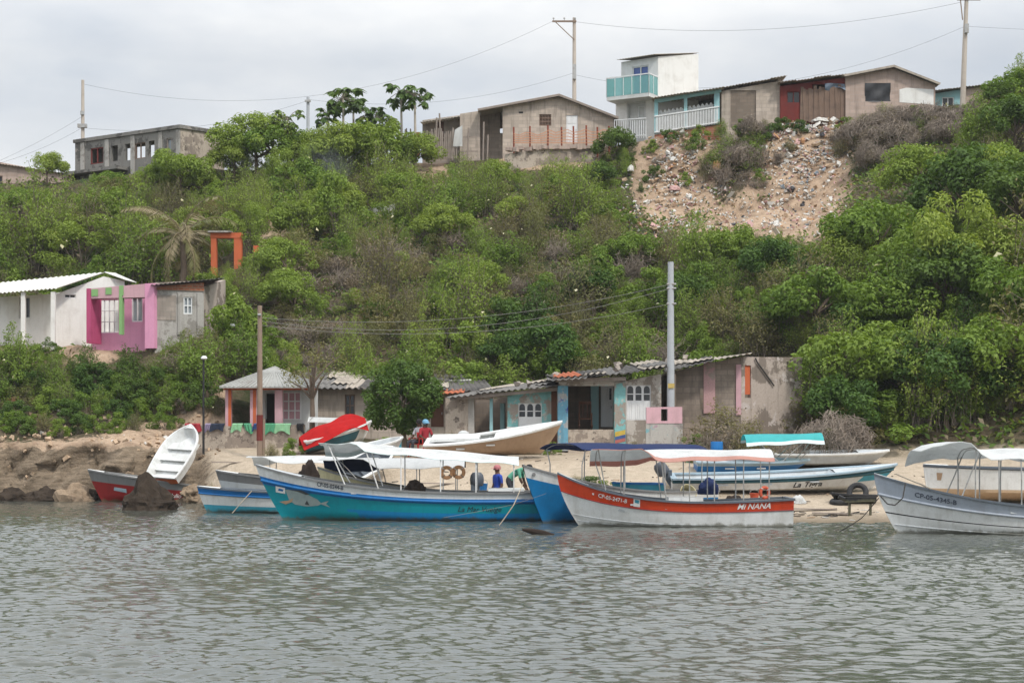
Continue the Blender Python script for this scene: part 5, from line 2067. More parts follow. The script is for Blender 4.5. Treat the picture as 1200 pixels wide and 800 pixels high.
# porch house with the turquoise and blue pillars
Y = 59.3
r = house('porch_house', 'porch house with flaking blue pillars, arched white door and ragged grey roof', 715, Y)
zb = r.location.z - .3
w = Wall(655, Y, 793, Y + .3)
mb = MB()
w.mesh(mb, zb, [(733, 446), (775, 438)], [(734, 763, 451, 492)], t=.18)
w.mesh(mb, w.z(700, 452), [(655, 446), (733, 446)], t=.25)
part(mb, 'wall', 'pale_plaster', r)
slab(r, w, 'pillar', (654, 665.5, 452, 528), 'blue_peel', .04, .3)
slab(r, w, 'pillar', (720, 733, 447, 528), 'teal_peel', .03, .3)
mb = MB()
w.mesh(mb, zb, [(665.7, 503), (719.8, 503)], t=.2)
part(mb, 'parapet', 'stained_plaster', r)
mb = MB()
wi = Wall(664, Y + 2.4, 722, Y + 2.4)
wi.mesh(mb, zb, [(660, 447), (726, 447)])
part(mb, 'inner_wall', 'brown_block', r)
slab(r, wi, 'inner_pillar', (692, 701, 448, 512), 'aqua_paint', .35, .3)
door(r, wi, (704, 718, 449, 500), 'white_paint', rec=.07)
window(r, wi, (712, 718, 453, 470), 'white_paint', 'dark_glass', 1, 1, rec=.13)
mb = MB()
w.shell(mb, zb, [(655, 446), (793, 438)], 5)
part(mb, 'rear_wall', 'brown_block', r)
arched_doors(r, w, (734, 763, 451, 492), 3, 470)
mb = MB()
w.plate(mb, 734, 756, 493, 527, .02, .03)
part(mb, 'dado', 'pale_plaster', r)
# painted tricolour
for nm, a, b, m_ in (('flag_stripe', 503.5, 509, 'flag_yellow'), ('flag_stripe', 509, 513, 'flag_blue'), ('flag_stripe', 513, 517, 'flag_red')):
    if m_ not in MATS:
        paint(m_, {'flag_yellow': (.58, .42, .08, 1), 'flag_blue': (.06, .11, .28, 1), 'flag_red': (.42, .14, .12, 1)}[m_], None, amt=.35, rough=.85, scale=4)
    mb = MB()
    mb.quad(w.pp(720.5, b + 2.6, .045), w.pp(732.6, b - .2, .045), w.pp(732.6, a - .2, .045), w.pp(720.5, a + 2.6, .045))
    part(mb, nm, m_, r)
roof(r, w.pp(640, 447, .8), w.pp(730, 440, .8), w.pp(735, 424, -4.8), w.pp(655, 436, -4.8), 'roof_grey', pitch=.22, amp=.03, patches=5, ragged=.6, seed=21)
roof(r, w.pp(724, 442, .9), w.pp(785, 433, .9), w.pp(790, 417, -4.8), w.pp(735, 425, -4.8), 'roof_dark', pitch=.22, amp=.03, patches=5, ragged=.6, seed=22)
roof(r, w.pp(648, 442, .3), w.pp(680, 440, .3), w.pp(676, 434, -1.2), w.pp(652, 436.5, -1.2), 'roof_rust', name='loose_sheet', pitch=.22, amp=.03, ragged=.3)
mb = MB()
mb.beam(w.pp(650, 446, .35), w.pp(732, 444, .35), .08, .12)
part(mb, 'eave_beam', 'grey_wood', r)

# pink garden wall in front
Y2 = 58.0
r2 = house('garden_wall', 'low pink and graffitied garden wall with a square hole beside the pole', 778, Y2, 'wall')
w = Wall(757, Y2, 801, Y2)
mb = MB()
w.mesh(mb, r2.location.z - .3, [(757, 496), (800, 496)], t=.18)
part(mb, 'lower_wall', 'graffiti_wall', r2)
mb = MB()
w.mesh(mb, w.z(770, 495.8), [(757.5, 477), (799.5, 476.5)], [(774.5, 782.5, 479, 493)], t=.18, off=.02)
part(mb, 'upper_wall', 'pale_pink', r2)

# block house with pillars at the right end
Y = 61.5
r = house('roofless_house', 'roofless block house with pale pillars and crumbling plaster at the beach end', 860, Y)
zb = r.location.z - .3
w = Wall(776, Y, 868, Y - .2)
mb = MB()
w.mesh(mb, zb, [(776, 438), (830, 426), (868, 418)], [(820.5, 824.5, 455, 480)], t=.18)
part(mb, 'wall', 'weathered_block', r)
w2 = Wall(864, Y - .2, 940, Y + 1.2)
mb = MB()
w2.mesh(mb, zb, [(868.3, 418), (940, 418.5)], [(873, 880, 428, 466)], t=.18)
part(mb, 'plastered_wall', 'flaking_plaster', r)
mb = MB()
bA, bB = Vector((w.A.x, Y + 4, 0)), Vector((w2.B.x, Y + 5, 0))
mb.beam(Vector((bA.x, bA.y, zb + 1.6)), Vector((bB.x, bB.y, zb + 1.6)), .15, 3.0)
e_ = w2.B - w2.d * .1
mb.beam(Vector((e_.x, e_.y + .2, zb + 1.5)), Vector((bB.x - .1, bB.y - .1, zb + 1.5)), .15, 2.8)
part(mb, 'rear_wall', 'brown_block', r)
slab(r, w, 'pillar', (824.5, 838, 424, 484), 'pink_peel', .06, .2)
slab(r, w, 'pillar', (862.5, 868.5, 427, 486), 'pale_pink', .06, .2)
slab(r, w2, 'red_panel', (873, 880, 428, 462), 'coral', -.05, .05)
roof(r, w.pp(778, 437, .6), w.pp(836, 424, .6), w.pp(838, 415, -3), w.pp(785, 420, -3), 'roof_dark', pitch=.22, patches=5, ragged=.5, seed=31)
roof(r, w.pp(836, 423.5, .6), w.pp(880, 416, .6), w.pp(876, 412, -2.4), w.pp(840, 415, -2.4), 'roof_tan', pitch=.22, ragged=.5, seed=32)
mb = MB()
mb.beam(w2.pp(886, 424, .06), w2.pp(906, 452, .06), .02, .05)
mb.beam(w2.pp(884, 419.5, .06), w2.pp(886, 424, .06), .02, .05)
part(mb, 'crack', 'dark_inside', r)
# ------------------------------------------------------------------ plants
leafmat('leaf_green', (0.114, 0.197, 0.029, 1), (0.200, 0.296, 0.048, 1), (0.246, 0.332, 0.056, 1), fl=(.55, .52, .30, 1), fl_amt=.0015)
leafmat('leaf_dark', (0.055, 0.116, 0.024, 1), (0.105, 0.183, 0.037, 1), (0.136, 0.208, 0.041, 1))
leafmat('leaf_light', (0.227, 0.303, 0.052, 1), (0.333, 0.410, 0.080, 1), (0.214, 0.303, 0.052, 1), fl=(.55, .52, .30, 1), fl_amt=.002)
leafmat('leaf_olive', (0.195, 0.186, 0.075, 1), (0.273, 0.240, 0.109, 1), (0.163, 0.180, 0.063, 1), fl=(.6, .56, .34, 1), fl_amt=.004)
leafmat('leaf_dry', (.20, .155, .10, 1), (.27, .21, .145, 1), (.17, .145, .085, 1), trans=.2)
leafmat('leaf_papaya', (.07, .14, .03, 1), (.13, .21, .05, 1), (.17, .23, .06, 1))
leafmat('leaf_palm', (.20, .165, .085, 1), (.30, .24, .15, 1), (.26, .21, .11, 1), trans=.2)
paint('twig', (.20, .165, .13, 1), (.10, .085, .065, 1), scale=5, rough=.95, streak=False)
paint('twig_grey', (.34, .285, .235, 1), (.16, .135, .11, 1), scale=5, rough=.95, streak=False)
paint('bark', (.16, .12, .09, 1), (.07, .055, .045, 1), scale=3, rough=.95)
paint('pole_concrete', (.42, .44, .46, 1), (.27, .28, .28, 1), scale=1.2, rough=.85, amt=.4)
paint('pole_wood', (.27, .20, .15, 1), (.14, .10, .08, 1), scale=2, rough=.9)
paint('pole_pale', (.50, .44, .38, 1), (.30, .24, .2, 1), scale=2, rough=.9)
paint('cable_pale', (.24, .23, .21, 1), None, rough=.7, streak=False)
paint('cable', (.05, .05, .055, 1), None, rough=.6, streak=False)

rng = np.random.RandomState(11)


def unit(n):
    v = rng.normal(size=(n, 3))
    return v / np.linalg.norm(v, axis=1, keepdims=True)


def leaves(P, Nrm, size, aspect=.5, jitter=.55):
    """rhombic leaf quads at P facing roughly Nrm"""
    n = len(P)
    N = Nrm + unit(n) * jitter
    N /= np.linalg.norm(N, axis=1, keepdims=True)
    T = np.cross(N, unit(n))
    T /= np.linalg.norm(T, axis=1, keepdims=True) + 1e-9
    Bn = np.cross(N, T)
    sz = (size * rng.uniform(.6, 1.35, n))[:, None]
    droop = N * sz * .12
    return np.stack([P - T * sz * .5, P + Bn * sz * aspect * .5 + droop, P + T * sz * .5 - droop, P - Bn * sz * aspect * .5 + droop], 1)


def stick_quads(a, b, w):
    """crossed thin strips between two points (arrays)"""
    d = b - a
    d /= np.linalg.norm(d, axis=1, keepdims=True) + 1e-9
    s = np.cross(d, unit(len(a)))
    s /= np.linalg.norm(s, axis=1, keepdims=True) + 1e-9
    u = np.cross(d, s)
    w = np.broadcast_to(np.asarray(w), (len(a),))[:, None]
    q1 = np.stack([a - s * w, a + s * w, b + s * w * .6, b - s * w * .6], 1)
    q2 = np.stack([a - u * w, a + u * w, b + u * w * .6, b - u * w * .6], 1)
    return np.concatenate([q1, q2])


def clumped(rx, rz, nclump, per, size, base=.25, rc=(.2, .42), aspect=.5, shell=.35, flat=.8, zmin=-.25):
    """leaf positions in clumps spread through a dome; gaps stay between clumps"""
    out = []
    cents = []
    for k in range(nclump):
        while True:
            d = unit(1)[0]
            if d[2] > zmin:
                break
        f = rng.uniform(.35, 1.0) ** .6
        c = np.array([d[0] * rx * f, d[1] * rx * f, rz * base + d[2] * rz * (1 - base) * f])
        r = rng.uniform(*rc) * rx
        m = int(per * (r / (rx * sum(rc) / 2)) ** 2 * rng.uniform(.7, 1.3))
        dv = unit(m)
        rad = (rng.uniform(shell, 1, m) ** .5)[:, None] * r * np.array([1, 1, flat])
        P = c + dv * rad
        nrm = dv * .7 + np.array([0, 0, .55])
        P[:, 2] = np.maximum(P[:, 2], .02)
        out.append(leaves(P, nrm, size, aspect))
        cents.append(c)
    return np.concatenate(out), np.array(cents)


def sprays(rx, rz, nst, per, size, aspect=.4, spread=.13, droop=.35):
    """leaves strung along many thin arching shoots"""
    P, N, A, Bq = [], [], [], []
    for k in range(nst):
        th = rng.uniform(0, 2 * PI)
        out = rng.uniform(.05, 1.0) ** .8
        hgt = rng.uniform(.55, 1.15) * (1.05 - .5 * out ** 2)
        b0 = np.array([rng.normal(0, rx * .25), rng.normal(0, rx * .25), -.1])
        tip = np.array([math.cos(th) * out * rx, math.sin(th) * out * rx, rz * hgt])
        f = rng.uniform(.25, 1.05, per)
        crv = lambda g: np.stack([b0[0] + (tip[0] - b0[0]) * g ** 1.4, b0[1] + (tip[1] - b0[1]) * g ** 1.4, tip[2] * (g * (1 + droop) - droop * g ** 3)], -1)
        c_ = crv(f)
        P.append(c_ + rng.normal(0, 1, (per, 3)) * spread * (1.25 - f)[:, None] ** .5)
        N.append(np.stack([np.full(per, math.cos(th) * .5), np.full(per, math.sin(th) * .5), np.full(per, .7)], -1))
        g = np.linspace(0, 1, 5)
        q = crv(g)
        A.append(q[:-1])
        Bq.append(q[1:])
    P, N = np.concatenate(P), np.concatenate(N)
    P[:, 2] = np.maximum(P[:, 2], .02)
    return leaves(P, N, size, aspect, .7), stick_quads(np.concatenate(A), np.concatenate(Bq), .008)


def twigs_to(cents, r0=.02, seg=3):
    a_, b_ = [], []
    for c in cents:
        p = np.array([rng.uniform(-.12, .12), rng.uniform(-.12, .12), -.2])
        for k in range(seg):
            f = (k + 1) / seg
            q = c * np.array([f ** 1.2, f ** 1.2, f]) + rng.normal(0, .05, 3)
            a_.append(p)
            b_.append(q)
            p = q
    w = np.tile(np.linspace(r0, r0 * .4, seg), len(cents))
    return stick_quads(np.array(a_), np.array(b_), np.concatenate([w]))


def mesh_of(name, parts_):
    V = np.concatenate([p[0] for p in parts_])
    M = np.concatenate([np.full(len(p[0]), i) for i, p in enumerate(parts_)])
    return quads_mesh(name, V, M, [p[1] for p in parts_])


def dry_twigs(n, rx, rz, w=.015):
    """tangled leafless stems arching out of the ground"""
    A, Bq, Wd = [], [], []
    for k in range(n):
        th = rng.uniform(0, 2 * PI)
        ln = rng.uniform(.5, 1.0)
        out = rng.uniform(.2, 1.0)
        p = np.array([rng.normal(0, rx * .22), rng.normal(0, rx * .22), -.1])
        v = np.array([math.cos(th) * out * rx, math.sin(th) * out * rx, rz * rng.uniform(.6, 1.05)]) * ln
        m = 5
        for j in range(m):
            f = (j + 1) / m
            q = p * 0 + np.array([v[0] * f ** 1.3, v[1] * f ** 1.3, v[2] * (f - .35 * f ** 3)]) + rng.normal(0, .05, 3)
            A.append(p)
            Bq.append(q)
            Wd.append(w * (1.25 - f * .8))
            if rng.rand() < .75:
                dq = q + rng.normal(0, .22, 3) + np.array([0, 0, .08])
                A.append(q)
                Bq.append(dq)
                Wd.append(w * .6)
            p = q
    return stick_quads(np.array(A), np.array(Bq), np.array(Wd))


PROTO = {}


def proto(kind, meshes):
    PROTO[kind] = meshes


def leafy(rx, rz, ncl, per, size, mat_, **kw):
    L, c = clumped(rx, rz, ncl, per, size, **kw)
    return mesh_of('shrub', [(L, mat_), (twigs_to(c), 'twig')])


paint('flower', (.62, .58, .36, 1), (.7, .66, .5, 1), amt=.4, rough=.8, streak=False)


def flowers(rx, rz, n):
    d = unit(n)
    d[:, 2] = np.abs(d[:, 2]) * .8 + .15
    d /= np.linalg.norm(d, axis=1, keepdims=True)
    P = d * np.array([rx, rx, rz]) * rng.uniform(.85, 1.02, n)[:, None]
    return leaves(P, d + np.array([0, -.3, .2]), .15, .9, .3)


def feathery(rx, rz, nst, per, size, mat_, ncl=6, cper=90, **kw):
    L, tw = sprays(rx, rz, nst, per, size, **kw)
    L2, c = clumped(rx * .85, rz * .8, ncl, cper, size * 1.1, rc=(.2, .4))
    return mesh_of('shrub', [(L, mat_), (L2, mat_), (tw, 'twig'), (flowers(rx * .8, rz * .85, rng.randint(0, 5)) if True else None, 'flower')])


proto('green', [leafy(1.25, 1.9, 24, 150, .125, 'leaf_green', rc=(.16, .36)), leafy(1.2, 1.6, 28, 120, .11, 'leaf_green', rc=(.12, .3)), feathery(1.35, 2.2, 70, 46, .12, 'leaf_green'), feathery(1.3, 1.8, 80, 36, .10, 'leaf_green', spread=.17)])
proto('dark', [leafy(1.3, 2.1, 26, 150, .14, 'leaf_dark', rc=(.15, .36)), leafy(1.3, 1.8, 30, 120, .12, 'leaf_dark', rc=(.13, .3)), feathery(1.3, 2.2, 70, 46, .13, 'leaf_dark')])
proto('light', [feathery(1.35, 2.3, 85, 44, .095, 'leaf_light', ncl=5), feathery(1.3, 2.0, 95, 38, .085, 'leaf_light', ncl=4, spread=.16), leafy(1.3, 2.1, 28, 140, .10, 'leaf_light', rc=(.13, .3), aspect=.38), feathery(1.2, 2.6, 60, 60, .09, 'leaf_light', ncl=3)])
proto('olive', [feathery(1.35, 1.9, 85, 30, .095, 'leaf_olive', ncl=3), feathery(1.35, 2.2, 75, 26, .09, 'leaf_olive', ncl=2, spread=.18), leafy(1.3, 1.6, 24, 95, .10, 'leaf_olive', rc=(.14, .34), aspect=.4)])


def dry(rx, rz, n, nl):
    tw = dry_twigs(n, rx, rz)
    L, c = clumped(rx, rz, 16, nl, .10, rc=(.2, .4), shell=.1)
    return mesh_of('dry_shrub', [(tw, 'twig_grey'), (L, 'leaf_dry')])


proto('dry', [dry(1.3, 1.8, 120, 18), dry(1.3, 2.1, 100, 9), dry(1.3, 1.5, 120, 30)])


def vine(rx, rz):
    """dead creeper hanging over a bush: an uneven heap of stems with leaves showing through"""
    A, Bq = [], []
    sd = rng.uniform(0, 50)
    for k in range(760):
        th = rng.uniform(0, 2 * PI)
        f = rng.uniform(.05, 1)
        lump = 1 + .55 * noise.noise((math.cos(th) * 1.4 + sd, math.sin(th) * 1.4, f * 1.5))
        for j in range(4):
            g0, g1 = f + j * .11, f + (j + 1) * .11
            pt_ = lambda g: np.array([math.cos(th) * rx * lump * min(1.05, math.sin(min(g, 1.5) * PI / 2 * .95)), math.sin(th) * rx * lump * min(1.05, math.sin(min(g, 1.5) * PI / 2 * .95)), max(0, rz * lump * math.cos(min(g, 1.45) * PI / 2 * .68))])
            A.append(pt_(g0) + rng.normal(0, .16, 3))
            Bq.append(pt_(g1) + rng.normal(0, .16, 3))
    L, c = clumped(rx, rz, 26, 75, .11, rc=(.2, .4))
    L2, c2 = clumped(rx * 1.05, rz * 1.05, 5, 90, .12, rc=(.15, .3))
    return mesh_of('vine_mound', [(stick_quads(np.array(A), np.array(Bq), .015), 'twig_grey'), (L, 'leaf_dry'), (L2, 'leaf_olive')])


proto('vine', [vine(1.6, 1.8) for _ in range(3)])


def crown_mesh(rx, rz, ncl, per, size, mat_, z0, **kw):
    L, c = clumped(rx, rz, ncl, per, size, base=.45, **kw)
    L[:, :, 2] += z0
    c[:, 2] += z0
    return mesh_of('crown', [(L, mat_)]), c


def trunk_mesh(cents, h, r, lean=(0, 0)):
    mb = MB()
    pts = [Vector((lean[0] * f * f + .05 * math.sin(4 * f), lean[1] * f * f, h * f)) for f in (0, .25, .5, .75, 1)]
    pts[0].z = -.3
    mb.tube(pts, [r * 1.25, r, r * .85, r * .72, r * .6], 8)
    idx = list(range(len(cents)))
    random.Random(3).shuffle(idx)
    for i in idx[:min(12, len(idx))]:
        c = Vector(cents[i])
        s0 = pts[3] if c.z < h * 1.4 else pts[4]
        mid = s0.lerp(c, .5) + Vector((0, 0, .12))
        mb.tube([s0, mid, c], [r * .5, r * .32, r * .12], 5)
    me_o = mb.build('trunk', 'bark', None, smooth=True)
    me = me_o.data
    bpy.data.objects.remove(me_o)
    return me


TREES = []
for rx, rz, n, per, sz, mt in ((2.0, 2.4, 42, 130, .20, 'leaf_green'), (1.9, 2.7, 40, 130, .20, 'leaf_dark'), (1.9, 2.2, 40, 150, .15, 'leaf_light')):
    cm, cc = crown_mesh(rx, rz, n, per, sz, mt, .9, rc=(.16, .34))
    TREES.append((cm, trunk_mesh(cc, 1.5, .11)))


def make_tree(kind, label, loc, sc, rz, group=None, name='tree', cat='tree'):
    cm, tm = TREES[kind]
    r = thing(name, label, cat, loc, rz, group)
    r.scale = (sc, sc, sc)
    for nm, me in (('crown', cm), ('trunk', tm)):
        o = bpy.data.objects.new(nm, me)
        COL.objects.link(o)
        o.parent = r
    return r


# ---- where things grow: photo regions
ZC = np.arange(58, 101, .25)


def depth_at(px, py):
    x = (px - CX) * ZC / F
    z = ground_np(x, ZC)
    rows = HY - (z - CH) * F / ZC
    k = np.where(rows <= py)[0]
    k = [i for i in k if ZC[i] > 60]
    return float(ZC[k[0]]) if len(k) else None


PROTECT = [(88, 262, 150, 196, 97), (478, 722, 108, 166, 96), (592, 700, 150, 186, 95.5), (716, 990, 60, 147, 95.8), (990, 1098, 78, 117, 95.8), (1096, 1130, 98, 120, 98),
           (-20, 103, 320, 398, 73.5), (100, 182, 330, 404, 71), (180, 262, 328, 384, 71.3), (245, 302, 270, 297, 82.9), (410, 463, 238, 256, 86), (0, 78, 190, 214, 100),
           (258, 380, 428, 515, 64), (-5, 19, 462, 490, 68.5), (180, 300, 232, 320, 78.6), (330, 400, 150, 165, 100), (748, 1000, 150, 270, 92.1), (1005, 1112, 140, 232, 90.1)]
BARE = [(792, 195, 44, 60), (945, 195, 54, 64), (905, 258, 80, 22), (735, 410, 16, 18), (580, 432, 15, 18), (70, 398, 75, 14), (185, 520, 75, 26), (325, 285, 18, 26)]
DRYZ = [(385, 390, 105, 52, 1.5), (1050, 195, 70, 55, .75), (875, 205, 30, 45, .8), (440, 330, 60, 35, .6), (232, 390, 34, 32, .5), (690, 320, 110, 35, .35), (545, 290, 50, 22, .4), (520, 390, 70, 35, .7), (840, 320, 60, 30, .25), (1080, 150, 60, 20, .5), (480, 190, 50, 25, .3), (60, 260, 60, 25, .3)]
OLIVEZ = [(200, 240, 110, 45, .6), (600, 330, 160, 60, .45), (420, 360, 130, 60, .5), (760, 280, 70, 35, .5), (1000, 330, 60, 30, .15), (50, 290, 60, 30, .3)]
LIGHTZ = [(340, 230, 110, 75, .75), (540, 215, 90, 60, .45), (290, 160, 45, 35, .6), (400, 270, 60, 40, .6), (600, 200, 110, 30, .3), (1010, 350, 60, 30, .3), (20, 330, 40, 30, .4)]
DARKZ = [(1120, 440, 120, 90, .6), (640, 410, 70, 30, .6), (80, 450, 90, 50, .6), (1000, 440, 60, 60, .5), (730, 200, 60, 30, .4), (400, 150, 40, 30, .4), (300, 410, 40, 30, .4), (470, 170, 30, 30, .4)]


def zonew(Zs, px, py):
    return max([z[4] * max(0, 1.35 - ((px - z[0]) / z[2]) ** 2 - ((py - z[1]) / z[3]) ** 2) for z in Zs] + [0])


def zone_name(px, py):
    if py > 415 and px > 930:
        return 'behind the boats at the right end of the beach'
    if px < 270:
        return 'below the white and pink houses' if py > 400 else ('between the coral doorway and the grey building' if py < 300 else 'around the white and pink houses')
    if px < 480:
        return 'right of the coral doorway' if py < 330 else 'above the long corrugated roof'
    if px < 740:
        return 'below the gable house fence' if py < 260 else ('in the middle of the hillside' if py < 350 else 'above the teal and porch houses')
    if px < 1000:
        return 'beside the rubbish slide' if py < 285 else 'left of the big tree above the beach end'
    return 'below the right hilltop houses' if py < 260 else 'on the right half of the slope'


LOOK = {'green': 'leafy mid green shrub', 'dark': 'dense dark green shrub', 'light': 'airy yellow-green shrub', 'olive': 'dull olive shrub', 'dry': 'bare grey-brown dry shrub', 'vine': 'mound of dead brown creeper'}
placed = []
count = {}
pr = random.Random(21)
cands = []
for k in range(9000):
    px, py = pr.uniform(-70, 1275), pr.uniform(112, 545)
    cands.append((px, py))


def crest_row(px):
    x = (px - CX) * 98 / F
    return HY - (ground(x, 98) - CH) * F / 98


for px, py in cands:
    if len(placed) >= 700:
        break
    if py < crest_row(px) - 2:
        continue
    Y = depth_at(px, py)
    if Y is None or Y > 99.5:
        continue
    if Y < 68 and 255 < px < 945:
        continue
    if px < 945 and py > 500:
        continue
    if px < 262 and py > 492:
        continue
    w = {'green': .6, 'dark': .8 * zonew(DARKZ, px, py), 'light': .16 + 1.3 * zonew(LIGHTZ, px, py), 'olive': .2 + 1.2 * zonew(OLIVEZ, px, py), 'dry': .07 + 1.5 * zonew(DRYZ, px, py)}
    tot = sum(w.values())
    q = pr.uniform(0, tot)
    for kind in w:
        q -= w[kind]
        if q <= 0:
            break
    bz = max([1.3 - ((px - b[0]) / b[2]) ** 2 - ((py - b[1]) / b[3]) ** 2 for b in BARE])
    sc = min(2.0, max(.5, pr.lognormvariate(-.02, .36))) * (1.15 if px > 940 else 1)
    if kind == 'dry':
        sc = min(sc, 1.15)
    if px < 240 and py > 400:
        sc *= .72
    if bz > 0:
        if pr.random() < min(.95, bz + .25):
            continue
        sc *= .5
    if py < crest_row(px) + 22:
        sc *= .66
    h, rr_ = 2.0 * sc, 1.25 * sc
    k = F / Y
    x0, x1, y0, y1 = px - rr_ * k, px + rr_ * k, py - h * k, py
    bad = False
    for a, b, c, d, Yh in PROTECT:
        if Y < Yh and x1 > a and x0 < b and y0 < d and y1 > c:
            bad = True
            break
        if Yh not in (86, 82.9, 68.5, 92.1, 90.1) and Yh - .2 <= Y < Yh + 5 and a - 6 < px < b + 6 and y1 > c - 4:
            bad = True
            break
    if bad:
        # try a knee-high plant instead
        sc *= .45
        h, rr_ = 2.0 * sc, 1.25 * sc
        x0, x1, y0 = px - rr_ * k, px + rr_ * k, py - h * k
        if any((Y < Yh and x1 > a and x0 < b and y0 < d - 2 and y1 > c) or (Yh not in (86, 82.9, 68.5, 92.1, 90.1) and Yh - .2 <= Y < Yh + 5 and a - 3 < px < b + 3 and y1 > c - 3) for a, b, c, d, Yh in PROTECT):
            continue
    if any((px - o[0]) ** 2 + ((py - o[1]) * 1.7) ** 2 < (o[2] * .62 + rr_ * k * .62) ** 2 * .40 for o in placed):
        continue
    placed.append((px, py, rr_ * k, kind, sc, Y, pr.random(), pr.uniform(0, 2 * PI), pr.uniform(.85, 1.15), pr.uniform(.75, 1.3)))
order = sorted(placed, key=lambda q: -q[2])
SOLO = 272
for px, py, wpx, kind, sc, Y, r0, r1, r2, r3 in order[:SOLO]:
    me = PROTO[kind][int(r0 * len(PROTO[kind]))]
    o = bpy.data.objects.new('dry_shrub' if kind == 'dry' else 'shrub', me)
    COL.objects.link(o)
    o.location = on(px, Y, -.12)
    o.rotation_euler = (0, 0, r1)
    o.scale = (sc * r2, sc * r2, sc * r3)
    zn = zone_name(px, py)
    tag(o, LOOK[kind] + ' ' + zn, 'shrub', LOOK[kind] + 's ' + zn)
# the rest of the thicket, too small and too many to count
VV, MM = [], []
names_ = ['flower', 'leaf_green', 'leaf_dark', 'leaf_light', 'leaf_olive', 'leaf_dry', 'twig', 'twig_grey']
for px, py, wpx, kind, sc, Y, r0, r1, r2, r3 in order[SOLO:]:
    me = PROTO[kind][int(r0 * len(PROTO[kind]))]
    n_ = len(me.vertices)
    co = np.empty(n_ * 3, dtype=np.float32)
    me.vertices.foreach_get('co', co)
    co = co.reshape(-1, 4, 3)
    mi = np.empty(n_ // 4, dtype=np.int32)
    me.polygons.foreach_get('material_index', mi)
    keep = rng.rand(len(co)) < .7
    co, mi = co[keep], mi[keep]
    mp_ = np.array([names_.index(m_.name) for m_ in me.materials])
    cs, sn = math.cos(r1), math.sin(r1)
    x2 = (co[..., 0] * cs - co[..., 1] * sn) * sc * r2
    y2 = (co[..., 0] * sn + co[..., 1] * cs) * sc * r2
    g_ = on(px, Y, -.12)
    VV.append(np.stack([x2 + g_.x, y2 + g_.y, co[..., 2] * sc * r3 + g_.z], -1))
    MM.append(mp_[mi])
if VV:
    o = bpy.data.objects.new('scrub', quads_mesh('scrub', np.concatenate(VV), np.concatenate(MM), names_))
    COL.objects.link(o)
    tag(o, kind='stuff')

# undergrowth: leaf litter and low growth nobody could count
n = 85000
u_ = rng.uniform(-350, 1550, n)
y_ = rng.uniform(57, 103, n)
cl = rng.normal(0, 1, (n, 2))
x_ = (u_ - CX) * y_ / F
z_g = ground_np(x_, y_)
py_ = HY - (z_g - CH) / y_ * F
base_y = np.interp(u_, PU, PY[:, 2])
ok = (y_ > base_y + .3) & ~((y_ < 69) & (u_ > 215) & (u_ < 945))
for b in BARE:
    ok &= (((u_ - b[0]) / b[2]) ** 2 + ((py_ - b[1]) / b[3]) ** 2 > rng.uniform(.55, 1.25, n))
for a, b, c, d, Yh in PROTECT:
    if Yh in (86, 82.9, 68.5, 92.1, 90.1):
        continue
    ok &= ~((y_ > Yh - .8) & (y_ < Yh + 6) & (u_ > a - 3) & (u_ < b + 3))
P = np.stack([x_, y_, z_g + .03 + np.abs(rng.normal(0, .16, n))], -1)[ok]
Vq = leaves(P, np.tile([0, -.25, 1.0], (len(P), 1)), .26, .5, .9)
mi = rng.choice(4, len(P), p=[.22, .42, .16, .20])
me = quads_mesh('undergrowth', Vq, mi, ['leaf_green', 'leaf_dark', 'leaf_olive', 'leaf_dry'])
o = bpy.data.objects.new('undergrowth', me)
COL.objects.link(o)
tag(o, kind='stuff')

# dead creeper mounds beside the rubbish slide
for px, Y, sc, lb in ((868, 93.6, .62, 'dead creeper mound hanging between the two rubbish slides'), (884, 95.2, .5, 'upper dead creeper mound between the rubbish slides'),
                      (1014, 93.6, .75, 'dead creeper mound along the right rim of the rubbish slide'), (1040, 92.2, .8, 'dead creeper mound low on the slope under the pale gable house'),
                      (1060, 94.2, .72, 'dead creeper mound just under the pale gable house'), (1092, 93.0, .75, 'dead creeper mound below the turquoise house'), (1028, 90.4, .6, 'lowest dead creeper mound right of the rubbish slide'),
                      (1110, 91.2, .6, 'dead creeper mound right of the others on the slope'), (1136, 94, .55, 'dead creeper mound below the tall right pole')):
    o = bpy.data.objects.new('creeper_mound', PROTO['vine'][int(px) % 3])
    COL.objects.link(o)
    o.location = on(px, Y, -.25)
    o.scale = (sc * 1.2, sc * 1.05, sc * 1.0)
    o.rotation_euler = (0, 0, px)
    tag(o, lb, 'creeper')

